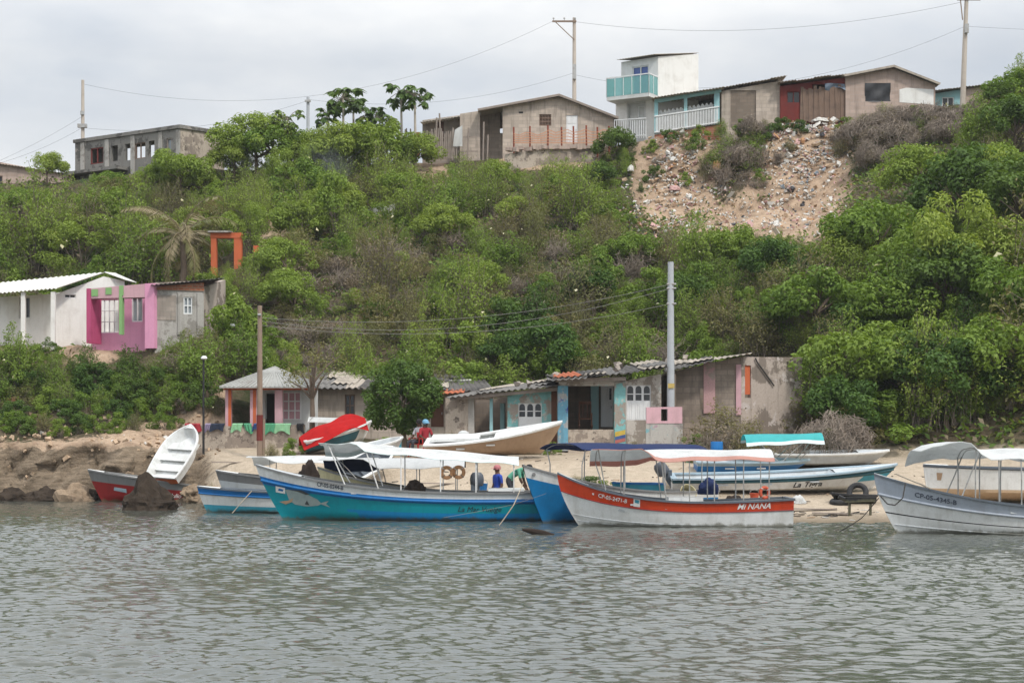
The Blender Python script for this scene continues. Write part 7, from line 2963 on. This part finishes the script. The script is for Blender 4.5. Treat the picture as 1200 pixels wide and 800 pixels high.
drum('blue plastic drum behind the awnings below the dry shrubs', 840, 55.5, .2, CH - .28 - ground((840 - 600) * 55.5 / F, 55.5), 'royal_blue_gel')
drum('teal drum on the sand beside the dark tree', 463, 58.8, .22, .55, 'light_blue_gel')
drum('rusty brown barrel before the dark bays of the teal house', 580, 58.6, .2, .62, 'brown_wood')

# sideboard with a white bundle
g = on(546, 58.4)
r = thing('wooden_chest', 'brown wooden chest with a white bundle on top, outside the teal house', 'chest', g)
mb = MB()
mb.box(-.32, .38, -.2, .2, .1, .62)
mb.build('body', 'brown_wood', r, bevel=.01)
mb = MB()
mb.box(-.35, .41, -.22, .22, .623, .66)
mb.build('top', 'brown_wood', r)
for x in (-.28, .34):
    mb = MB()
    mb.box(x - .04, x + .04, -.16, .16, -.05, .1)
    mb.build('leg', 'brown_wood', r)
mb = MB()
mb.lathe([(0, 0), (.17, .0), (.21, .06), (.17, .15), (.08, .2), (0, .21)], 14)
o = mb.build('bundle', 'white_cloth', smooth=True, loc=g + Vector((-.08, 0, .662)))
tag(o, 'white cloth bundle lying on the brown chest', 'bundle')
mb = MB()
mb.add([(0, 0, 0), (.42, 0, 0), (.40, .05, .55), (.42, .1, 0), (.0, .1, 0)], [(0, 1, 2), (1, 3, 2), (3, 4, 2), (4, 0, 2), (0, 4, 3, 1)])
o = mb.build('sail_scrap', 'white_cloth', loc=on(524, 57.9))
tag(o, 'white triangular board leaning left of the brown chest', 'board')

# table
g = on(512, 58.9)
r = thing('table', 'small table with a pale cloth beside the seated people', 'table', g)
mb = MB()
mb.box(-.3, .3, -.25, .25, .68, .71)
mb.build('tabletop', 'grey_cloth', r)
for x in (-.26, .26):
    for y in (-.2, .2):
        mb = MB()
        mb.beam((x, y, 0), (x, y, .68), .04, .04)
        mb.build('leg', 'grey_wood', r)
mb = MB()
mb.grid(lambda u, v: Vector((-.32 + .64 * u, -.262 - .02 * math.sin(9 * u), .71 - .36 * v)), 14, 6)
mb.build('cloth_edge', 'grey_cloth', r, smooth=True)

# red plastic chairs
paint('red_plastic', (.50, .03, .02, 1), (.3, .03, .03, 1), rough=.4)


def chair(label, loc, rz):
    r = thing('plastic_chair', label, 'chair', loc, rz)
    mb = MB()
    mb.box(-.22, .22, -.22, .22, .42, .45)
    mb.build('seat', 'red_plastic', r, bevel=.01)
    mb = MB()
    mb.grid(lambda u, v: Vector((-.21 + .42 * u, .22 + .08 * v - .04 * math.sin(PI * u), .45 + .4 * v)), 8, 5)
    mb.grid(lambda u, v: Vector((-.21 + .42 * u, .24 + .08 * v - .04 * math.sin(PI * u), .45 + .4 * v)), 8, 5)
    mb.build('backrest', 'red_plastic', r, smooth=True)
    for x in (-1, 1):
        for y in (-1, 1):
            mb = MB()
            mb.beam((x * .2, y * .2, .42), (x * .23, y * .24, 0), .05, .05)
            mb.build('leg', 'red_plastic', r)
        mb = MB()
        mb.tube([(x * .23, -.2, .42), (x * .24, -.2, .63), (x * .24, .24, .64)], .02, 6)
        mb.build('armrest', 'red_plastic', r)


C1, C2 = on(490, 58.2), on(499.5, 58.0)
chair('red plastic chair under the person in a pale shirt', C1, math.radians(-40))
chair('red plastic chair under the person in the blue cap', C2, math.radians(30))

# rocking chair in the porch
g = Vector(((686 - CX) * 60.4 / F, 60.4, CH + (HY - 503.0) * 60.4 / F))
r = thing('rocking_chair', 'brown wooden rocking chair in the dark porch', 'chair', g)
for nm, bx_ in (('seat', ((-.22, .22, -.2, .2, .36, .4),)), ('backrest', ((-.22, -.18, .18, .22, .4, 1.0), (.18, .22, .18, .22, .4, 1.0), (-.18, .18, .185, .215, .9, 1.0), (-.1, -.06, .19, .21, .4, .9), (.06, .1, .19, .21, .4, .9)))):
    mb = MB()
    for b in bx_:
        mb.box(*b)
    mb.build(nm, 'brown_wood', r)
for x in (-.22, .22):
    mb = MB()
    mb.tube([(x, -.45 + .9 * k / 8, .02 + .5 * (k / 8 - .5) ** 2) for k in range(9)], .025, 6)
    mb.build('rocker', 'brown_wood', r)
    for y in (-.18, .18):
        mb = MB()
        mb.beam((x, y, .05), (x, y, .58 if y < 0 else .4), .04, .04)
        mb.build('leg', 'brown_wood', r)
# floor of the porch
mb = MB()
mb.box((664 - CX) * 59.6 / F, (721 - CX) * 59.6 / F, 59.6, 64, g.z - .12, g.z - .003)
o = mb.build('porch_floor', 'concrete', off=g, loc=g)
for h_ in bpy.data.objects:
    if h_.get('label', '').startswith('porch house with'):
        o.parent = h_
        o.location = g - h_.location

# ------------------------------------------------------------------ washing on the low wall
Yw = 62.9
r = thing('garden_wall', 'low stone wall with washing hung over it before the pavilion', 'wall', on(285, Yw))
w = Wall(214, Yw, 357, Yw)
mb = MB()
w.mesh(mb, r.location.z - .4, [(214, 497), (262, 499), (310, 499), (357, 497)], t=.22)
part(mb, 'wall', 'stained_plaster', r)
for nm, col in (('wash_red', (.36, .03, .04, 1)), ('wash_navy', (.03, .04, .07, 1)), ('wash_mint', (.28, .55, .32, 1)), ('wash_green', (.10, .36, .20, 1)), ('wash_blue', (.05, .10, .26, 1)), ('wash_black', (.02, .02, .022, 1)), ('wash_lilac', (.3, .25, .36, 1))):
    paint(nm, col, None, amt=.3, rough=.9, scale=4)
for a, b, ln, m_, lb in ((218, 236, 10, 'wash_red', 'dark red garment on the low wall left of the lamp post'), (239.5, 246, 11, 'wash_lilac', 'lilac grey garment on the low wall'), (247, 263, 10, 'wash_navy', 'navy garment on the low wall between lamp post and pavilion'), (272, 284, 11, 'wash_mint', 'mint green garment on the low wall, left of the wooden pole'),
                         (287, 296, 12, 'wash_green', 'green garment beside the blue one on the low wall'), (296.5, 302, 9, 'wash_blue', 'blue garment next to the wooden pole'), (309, 322, 14, 'wash_green', 'green garment on the wall right of the wooden pole'), (323, 341, 13, 'wash_mint', 'wide mint green garment right of the wooden pole'), (349, 357, 12, 'wash_black', 'black garment at the right end of the low wall')):
    mb = MB()
    c0 = w.pp((a + b) / 2, 497)
    sd_ = a

    def gf(u, v, a=a, b=b, ln=ln):
        px = a + (b - a) * u + 1.2 * math.sin(3 * v + a)
        lip = .26 - .3 * min(1, v * 4)
        return w.pp(px, 496.4 + max(0, v - .2) * ln * (1 + .22 * math.sin(5 * u + a)), .0) + Vector((0, .25 - .33 * min(1, v * 4) - .03 * math.sin(14 * u + a), .02 - .02 * (v > .2)))
    mb.grid(gf, 16, 12)
    mb.grid(lambda u, v: gf(u, v) + Vector((0, .012, -.006)), 16, 12)
    o = mb.build('garment', m_, smooth=True, off=c0, loc=c0)
    tag(o, lb, 'garment')

# ------------------------------------------------------------------ nets, basins, cloth heaps
def heap(name, label, cat, c, sx, sy, sz, mat_, seed, k=.35):
    import bmesh
    bm = bmesh.new()
    bmesh.ops.create_icosphere(bm, subdivisions=4, radius=1)
    for v in bm.verts:
        p = v.co.copy()
        n_ = noise.fractal(p * 2.1 + Vector((seed, 2, 0)), .9, 2.0, 5)
        v.co = p * (1 + k * n_)
        v.co = Vector((v.co.x * sx, v.co.y * sy, max(-.05, v.co.z) * sz))
    me = bpy.data.meshes.new(name)
    bm.to_mesh(me)
    bm.free()
    me.materials.append(MATS[mat_])
    me.polygons.foreach_set('use_smooth', [True] * len(me.polygons))
    o = bpy.data.objects.new(name, me)
    COL.objects.link(o)
    o.location = c
    tag(o, label, cat)


heap('fishing_net', 'dark heap of fishing nets behind the stern of the red boat', 'net', on(862, 48.9), .5, .35, .32, 'net_brown', 1)
heap('fishing_net', 'brown heap of netting on the boat under the left awning post', 'net', at(486, 577, 48.2), .28, .3, .34, 'net_brown', 2)
heap('fishing_net', 'bundle of dark netting hung behind the bow of the cream boat', 'net', at(362, 562, 51.5), .28, .3, .55, 'net_brown', 6)
heap('tarpaulin', 'navy tarpaulin heaped up behind the red boat awning poles', 'tarpaulin', at(830, 578, 46.6), .28, .25, .42, 'navy_cloth', 3, .2)
heap('sack', 'white sack lying on the sand behind the red stern', 'sack', on(936, 49.6), .22, .18, .22, 'white_cloth', 4)
mb = MB()
mb.lathe([(.0, .0), (.16, .0), (.24, .22), (.26, .23), (.25, .2), (.17, .03), (0, .03)], 18)
o = mb.build('basin', 'cream_gel', smooth=True, loc=on(803, 48.9, .35))
o.rotation_euler = (1.1, 0, .4)
tag(o, 'cream plastic basin tipped on its side between the awning poles', 'basin')
bk = on(803, 49.2)
mb = MB()
mb.box(-.28, .28, -.02, .22, 0, .36)
o = mb.build('fish_crate', 'pale_grey_gel', loc=bk, bevel=.015)
tag(o, 'pale crate behind the tipped cream basin', 'crate')

def tyre(label, px, Y, tilt, dz=.06):
    mb = MB()
    mb.torus((0, 0, 0), .24, .085, 28, 10)
    o = mb.build('tyre', 'dark_rubber', smooth=True, loc=on(px, Y, dz))
    o.rotation_euler = (tilt, .1, px)
    tag(o, label, 'tyre')


tyre('old black tyre lying flat on the sand near the black rubber boat', 985, 49.4, .15, .09)
tyre('old black tyre leaning behind the black rubber boat', 1005, 50.2, 1.1, .2)


def bucket(label, px, Y, mat_, s_=1.0):
    t_ = thing('bucket', label, 'bucket', on(px, Y))
    mb = MB()
    mb.lathe([(0, 0), (.11 * s_, 0), (.15 * s_, .3 * s_), (.16 * s_, .31 * s_), (.145 * s_, .29 * s_), (.1 * s_, .02), (0, .02)], 16)
    mb.build('body', mat_, t_, smooth=True)
    mb = MB()
    mb.tube([(.15 * s_ * math.cos(PI * k / 8), 0, .3 * s_ + .13 * s_ * math.sin(PI * k / 8)) for k in range(9)], .008, 5)
    mb.build('handle', 'steel', t_)


bucket('white bucket on the sand beneath the white awning', 470, 53.5, 'white_gel')
bucket('blue bucket on the sand left of the dark blue bow', 566, 53.0, 'royal_blue_gel')
bucket('orange bucket beside the dark net heap', 884, 49.6, 'ring_red', .9)
bucket('green bucket at the foot of the concrete pole wall', 806, 57.0, 'wash_green')
for px, Y, L_, rz_, lb in ((950, 48.4, 1.5, .1, 'grey plank lying on the sand right of the red stern'), (975, 47.7, 1.1, -.15, 'short weathered plank near the waterline'), (520, 54.2, 1.6, .25, 'weathered plank on the sand under the white awning'), (270, 60.0, 1.3, .1, 'weathered plank on the bank behind the blue-railed boat')):
    mb = MB()
    mb.hexa([(-L_ / 2, -.09, 0), (L_ / 2, -.08, .01), (L_ / 2 + .03, .09, .01), (-L_ / 2, .08, 0), (-L_ / 2, -.09, .035), (L_ / 2, -.08, .045), (L_ / 2 + .03, .09, .045), (-L_ / 2, .08, .035)])
    o = mb.build('plank', 'grey_wood', loc=on(px, Y, .03))
    o.rotation_euler = (0, .03, rz_)
    tag(o, lb, 'plank')

# ------------------------------------------------------------------ rubbish (nobody could count it)
for nm, col in (('trash_white', (.62, .60, .56, 1)), ('trash_tan', (.46, .33, .22, 1)), ('trash_orange', (.46, .25, .12, 1)), ('trash_blue', (.26, .31, .36, 1)), ('trash_dark', (.05, .05, .055, 1)), ('trash_pink', (.52, .32, .30, 1))):
    paint(nm, col, None, amt=.4, rough=.8, scale=5)
rt = random.Random(8)
mb = MB()
ZN = [(797, 200, 30, 62), (797, 190, 30, 55), (940, 195, 42, 60), (955, 190, 36, 62), (955, 180, 36, 50), (900, 258, 85, 18), (790, 255, 60, 20), (930, 160, 40, 18)]
SP = []
for k in range(95):
    z_ = rt.choice(ZN)
    SP.append((rt.gauss(z_[0], z_[2] * .6), rt.gauss(z_[1], z_[3] * .5), rt.uniform(3, 9), rt.uniform(6, 22)))
for k in range(4600):
    if rt.random() < .75:
        zn = rt.choice(SP)
        px, py = rt.gauss(zn[0], zn[2]), rt.gauss(zn[1], zn[3])
    else:
        zn = rt.choice(ZN)
        px, py = rt.gauss(zn[0], zn[2] * .62), rt.gauss(zn[1], zn[3] * .55)
    if not (148 < py < 285):
        continue
    Y = depth_at(px, py)
    if not Y or Y > 97:
        continue
    p = on(px, Y, .10)
    p.z += slide_bumps(p.x, p.y, p.z)
    m_ = rt.choices(range(6), (8, 5, .7, .6, 1.4, 2.2))[0]
    s_ = rt.uniform(.04, .15) * (2.2 if rt.random() < .07 else 1)
    mb.chunk(p + Vector((0, 0, rt.uniform(0, .2))), s_ * rt.uniform(.8, 2.4), s_ * 1.2, s_ * rt.uniform(.2, .8), m_, rt)
o = mb.build('rubbish', ['trash_white', 'trash_tan', 'trash_orange', 'trash_blue', 'trash_dark', 'trash_pink'])
tag(o, kind='stuff')
mb = MB()
for k in range(380):
    px = rt.uniform(330, 1110)
    Y = rt.choice((rt.gauss(47.6, .5), rt.uniform(47, 55))) + max(0, (930 - px)) * .011
    p = on(px, Y, .02)
    if p.z < .05 or p.z > 1.7:
        continue
    s_ = rt.uniform(.012, .04)
    mb.cbox(p, s_ * rt.uniform(1, 8), s_ * 1.2, s_ * .8, rt.choices(range(4), (3, 3, 1, 1))[0], rt.uniform(-.5, .5), rt.uniform(-.2, .2), rt.uniform(-.2, .2))
o = mb.build('shore_debris', ['trash_dark', 'twig', 'trash_white', 'trash_tan'])
tag(o, kind='stuff')
mb = MB()
for k in range(330):
    px = rt.uniform(0, 262)
    Y = rt.uniform(61.9, 66) if k % 2 else rt.uniform(62.3, 70)
    p = on(px, Y, .05)
    s_ = rt.uniform(.04, .16)
    mb.chunk(p, s_ * 1.8, s_ * 1.3, s_ * .9, rt.choices(range(3), (3, 3, .5))[0], rt)
o = mb.build('bank_rubble', ['rock_tan', 'trash_tan', 'trash_white'])
tag(o, kind='stuff')
heap('rubbish_bag', 'yellow bag lying between the two rubbish slides', 'bag', on(840, depth_at(840, 214) or 95, .5), .25, .2, .5, 'trash_orange', 11, .2)
heap('rubbish_bag', 'white bag at the left rim of the left rubbish slide', 'bag', on(739, depth_at(739, 214) or 95, .5), .18, .15, .32, 'trash_white', 12, .2)
heap('rubbish_bag', 'pale sheet at the top of the right rubbish slide', 'bag', on(962, depth_at(962, 152) or 96, .3), .45, .3, .22, 'trash_white', 13, .3)
heap('rubbish_bag', 'pinkish white bag low on the left rubbish slide', 'bag', on(790, depth_at(790, 232) or 95, .4), .3, .22, .28, 'trash_pink', 14, .25)


# ------------------------------------------------------------------ people
for nm, col in (('skin_dark', (.075, .038, .024, 1)), ('skin_brown', (.16, .08, .05, 1)), ('hair_black', (.012, .01, .01, 1)), ('shirt_blue', (.02, .06, .36, 1)), ('shirt_green', (.11, .36, .25, 1)), ('shirt_pale', (.45, .44, .46, 1)), ('shirt_red', (.30, .02, .03, 1)),
                ('trousers_dark', (.04, .04, .05, 1)), ('trousers_khaki', (.30, .24, .17, 1)), ('cap_blue', (.16, .35, .5, 1)), ('cap_rose', (.45, .16, .17, 1))):
    paint(nm, col, None, amt=.25, rough=.85, scale=6, streak=False)


def person(label, J, loc, rz, skin, shirt, trousers, hair='hair_black', cap=None):
    """J: joint positions (metres, facing -y).  One skinned body; hair or cap is its child."""
    names = ['pelvis', 'chest', 'neck', 'head', 'crown', 'sl', 'el', 'wl', 'sr', 'er', 'wr', 'hl', 'kl', 'al', 'tl', 'hr', 'kr', 'ar', 'tr']
    rad = dict(pelvis=.135, chest=.15, neck=.058, head=.095, crown=.075, sl=.062, el=.043, wl=.032, sr=.062, er=.043, wr=.032, hl=.09, kl=.06, al=.042, tl=.038, hr=.09, kr=.06, ar=.042, tr=.038)
    E = [('pelvis', 'chest'), ('chest', 'neck'), ('neck', 'head'), ('head', 'crown'), ('chest', 'sl'), ('sl', 'el'), ('el', 'wl'), ('chest', 'sr'), ('sr', 'er'), ('er', 'wr'), ('pelvis', 'hl'), ('hl', 'kl'), ('kl', 'al'), ('al', 'tl'), ('pelvis', 'hr'), ('hr', 'kr'), ('kr', 'ar'), ('ar', 'tr')]
    me = bpy.data.meshes.new('person')
    me.from_pydata([J[n_] for n_ in names], [(names.index(a), names.index(b)) for a, b in E], [])
    o = bpy.data.objects.new('person', me)
    COL.objects.link(o)
    sk = o.modifiers.new('skin', 'SKIN')
    sk.use_smooth_shade = True
    for i, n_ in enumerate(names):
        d = me.skin_vertices[0].data[i]
        d.radius = (rad[n_], rad[n_] * (.8 if n_ in ('chest', 'pelvis') else 1))
        d.use_root = n_ == 'pelvis'
    ss = o.modifiers.new('sub', 'SUBSURF')
    ss.levels = ss.render_levels = 2
    body = mesh_from_modifiers(o)
    o.modifiers.clear()
    o.data = body
    bpy.data.meshes.remove(me)
    # fingers and a nose, joined into the same mesh
    mb = MB()
    for s_ in ('l', 'r'):
        w_, e_ = Vector(J['w' + s_]), Vector(J['e' + s_])
        d = (w_ - e_).normalized()
        sd_ = d.cross(Vector((0, 1, 0))).normalized()
        palm = w_ + d * .05
        mb.beam(w_ - d * .01, palm + d * .04, .075, .03, up=(0, 1, 0))
        for k, ln in enumerate((.06, .075, .07, .055)):
            b0 = palm + d * .035 + sd_ * (-.028 + .019 * k)
            mb.tube([b0, b0 + d * ln * .55, b0 + d * ln + Vector((0, -.02, 0))], .009, 6)
        b0 = palm - sd_ * .034
        mb.tube([b0 - d * .01, b0 + d * .02 - sd_ * .02, b0 + d * .05 - sd_ * .024], .010, 6)
    hd, nk = Vector(J['head']), Vector(J['neck'])
    up = (Vector(J['crown']) - nk).normalized()
    fw = Vector((0, -1, 0))
    fw = (fw - up * fw.dot(up)).normalized()
    sd_ = up.cross(fw)
    mb.tube([hd + fw * .085 + up * .02, hd + fw * .115 - up * .015], [.012, .018], 6)
    for sg in (1, -1):
        mb.tube([hd + sd_ * sg * .095 + up * .02, hd + sd_ * sg * .1 - up * .03], .016, 6)
    nb = len(body.vertices)
    import bmesh
    bm = bmesh.new()
    bm.from_mesh(body)
    vv = [bm.verts.new(p) for p in mb.v]
    for f in mb.f:
        try:
            bm.faces.new([vv[i] for i in f])
        except ValueError:
            pass
    bm.to_mesh(body)
    bm.free()
    for m_ in (skin, shirt, trousers):
        body.materials.append(MATS[m_])
    segs = [(a, b) for a, b in E]
    cloth = {}
    for a, b in segs:
        if a in ('pelvis',) and b == 'chest' or a == 'chest' and b in ('sl', 'sr', 'neck'):
            cloth[(a, b)] = 1
        elif a in ('sl', 'sr'):
            cloth[(a, b)] = 3
        elif a in ('pelvis', 'hl', 'hr'):
            cloth[(a, b)] = 2
        elif a in ('kl', 'kr'):
            cloth[(a, b)] = 2
        else:
            cloth[(a, b)] = 0
    for p in body.polygons:
        c = p.center
        best, bd, bt = None, 9, 0
        for a, b in segs:
            A_, B_ = Vector(J[a]), Vector(J[b])
            t = max(0, min(1, (c - A_).dot(B_ - A_) / (B_ - A_).length_squared))
            dd = (A_.lerp(B_, t) - c).length - (rad[a] + (rad[b] - rad[a]) * t)
            if dd < bd:
                best, bd, bt = (a, b), dd, t
        k = cloth[best]
        if k == 3:
            k = 1 if bt < .75 else 0
        if best == ('chest', 'neck') and bt > .75:
            k = 0
        if best in (('pelvis', 'chest'),) and bt < .12:
            k = 2
        p.material_index = k
        p.use_smooth = True
    hm = MB()
    R = Matrix((sd_, -fw, up)).transposed()
    prof = [(.103, -.02), (.110, .03), (.10, .08), (.07, .115), (.03, .13), (0, .132)]
    hm.lathe(prof, 14, hd - fw * .012, 0, R)
    if cap:
        hm.grid(lambda u, v: hd + R @ Vector(((u - .5) * .16, -.09 - .09 * v, .045 - .015 * v)), 4, 3)
    hm.build('cap' if cap else 'hair', cap or hair, o, smooth=True)
    o.location = loc
    o.rotation_euler = (0, 0, rz)
    tag(o, label, 'person')
    return o


STAND = dict(pelvis=(0, 0, .92), chest=(0, .0, 1.30), neck=(0, .0, 1.47), head=(0, -.02, 1.58), crown=(0, -.01, 1.66), sl=(.19, 0, 1.38), el=(.24, .02, 1.10), wl=(.22, -.10, .87), sr=(-.19, 0, 1.38), er=(-.25, .02, 1.10), wr=(-.23, -.12, .88),
             hl=(.10, 0, .86), kl=(.11, -.02, .48), al=(.11, .02, .08), tl=(.12, -.13, .03), hr=(-.10, 0, .86), kr=(-.11, -.03, .48), ar=(-.11, .02, .08), tr=(-.12, -.13, .03))
P1 = Vector(((583 - CX) * 51.0 / F, 51.0, 0))
P1.z = CH + (HY - 545) * 51.0 / F - 1.69
person('person in a bright blue shirt standing behind the stern of the blue boat', STAND, P1, math.radians(-60), 'skin_brown', 'shirt_blue', 'trousers_khaki', cap='cap_rose')
BEND = dict(pelvis=(0, .1, .86), chest=(0, -.22, 1.10), neck=(0, -.38, 1.16), head=(0, -.50, 1.17), crown=(0, -.57, 1.19), sl=(.19, -.26, 1.12), el=(.22, -.30, .82), wl=(.15, -.42, .60), sr=(-.19, -.26, 1.12), er=(-.22, -.32, .82), wr=(-.14, -.44, .60),
            hl=(.10, .1, .82), kl=(.12, -.02, .46), al=(.12, .06, .08), tl=(.13, -.09, .03), hr=(-.10, .1, .82), kr=(-.12, -.04, .46), ar=(-.12, .06, .08), tr=(-.13, -.09, .03))
P2 = Vector(((600 - CX) * 50.6 / F, 50.6, 0))
P2.z = CH + (HY - 544) * 50.6 / F - 1.28
person('person in a green shirt bending forward beside the dark blue bow', BEND, P2, math.radians(75), 'skin_dark', 'shirt_green', 'trousers_dark')
SIT = dict(pelvis=(0, .08, .52), chest=(0, .10, .88), neck=(0, .08, 1.05), head=(0, .05, 1.16), crown=(0, .05, 1.24), sl=(.18, .08, .96), el=(.23, -.02, .70), wl=(.16, -.2, .62), sr=(-.18, .08, .96), er=(-.23, -.02, .70), wr=(-.16, -.2, .62),
           hl=(.09, .02, .52), kl=(.11, -.38, .52), al=(.11, -.40, .10), tl=(.12, -.54, .04), hr=(-.09, .02, .52), kr=(-.11, -.38, .52), ar=(-.11, -.40, .10), tr=(-.12, -.54, .04))
person('seated person in a pale shirt on the left red chair', SIT, C1, math.radians(-40), 'skin_dark', 'shirt_pale', 'trousers_dark')
person('seated person in a red shirt and light blue cap', SIT, C2, math.radians(30), 'skin_dark', 'shirt_red', 'trousers_dark', cap='cap_blue')

# thin smoke drifting up through the bushes left of the papaya trees
sm = bpy.data.meshes.new('smoke')
import bmesh
bm = bmesh.new()
bmesh.ops.create_icosphere(bm, subdivisions=3, radius=1)
bm.to_mesh(sm)
bm.free()
o = bpy.data.objects.new('smoke', sm)
COL.objects.link(o)
o.location = at(380, 205, 93)
o.scale = (2.0, 1.2, 2.4)
m, nt, out = new_mat('smoke')
vp = nt.nodes.new('ShaderNodeVolumePrincipled')
vp.inputs['Color'].default_value = (.75, .82, .92, 1)
tc = nt.nodes.new('ShaderNodeTexCoord')
ln = nd(nt, 'ShaderNodeVectorMath', _operation='LENGTH')
nt.links.new(tc.outputs['Object'], ln.inputs[0])
nz_ = noise_tex(nt, tc.outputs['Object'], 2.2, 3, .6)
f1 = ramp(nt, ln.outputs['Value'], .15, .95, 1, 0)
mu = nd(nt, 'ShaderNodeMath', _operation='MULTIPLY')
nt.links.new(f1, mu.inputs[0])
nt.links.new(ramp(nt, nz_, .35, .7, 0, .32), mu.inputs[1])
nt.links.new(mu.outputs[0], vp.inputs['Density'])
nt.links.new(vp.outputs[0], out.inputs['Volume'])
sm.materials.append(m)
tag(o, kind='stuff')
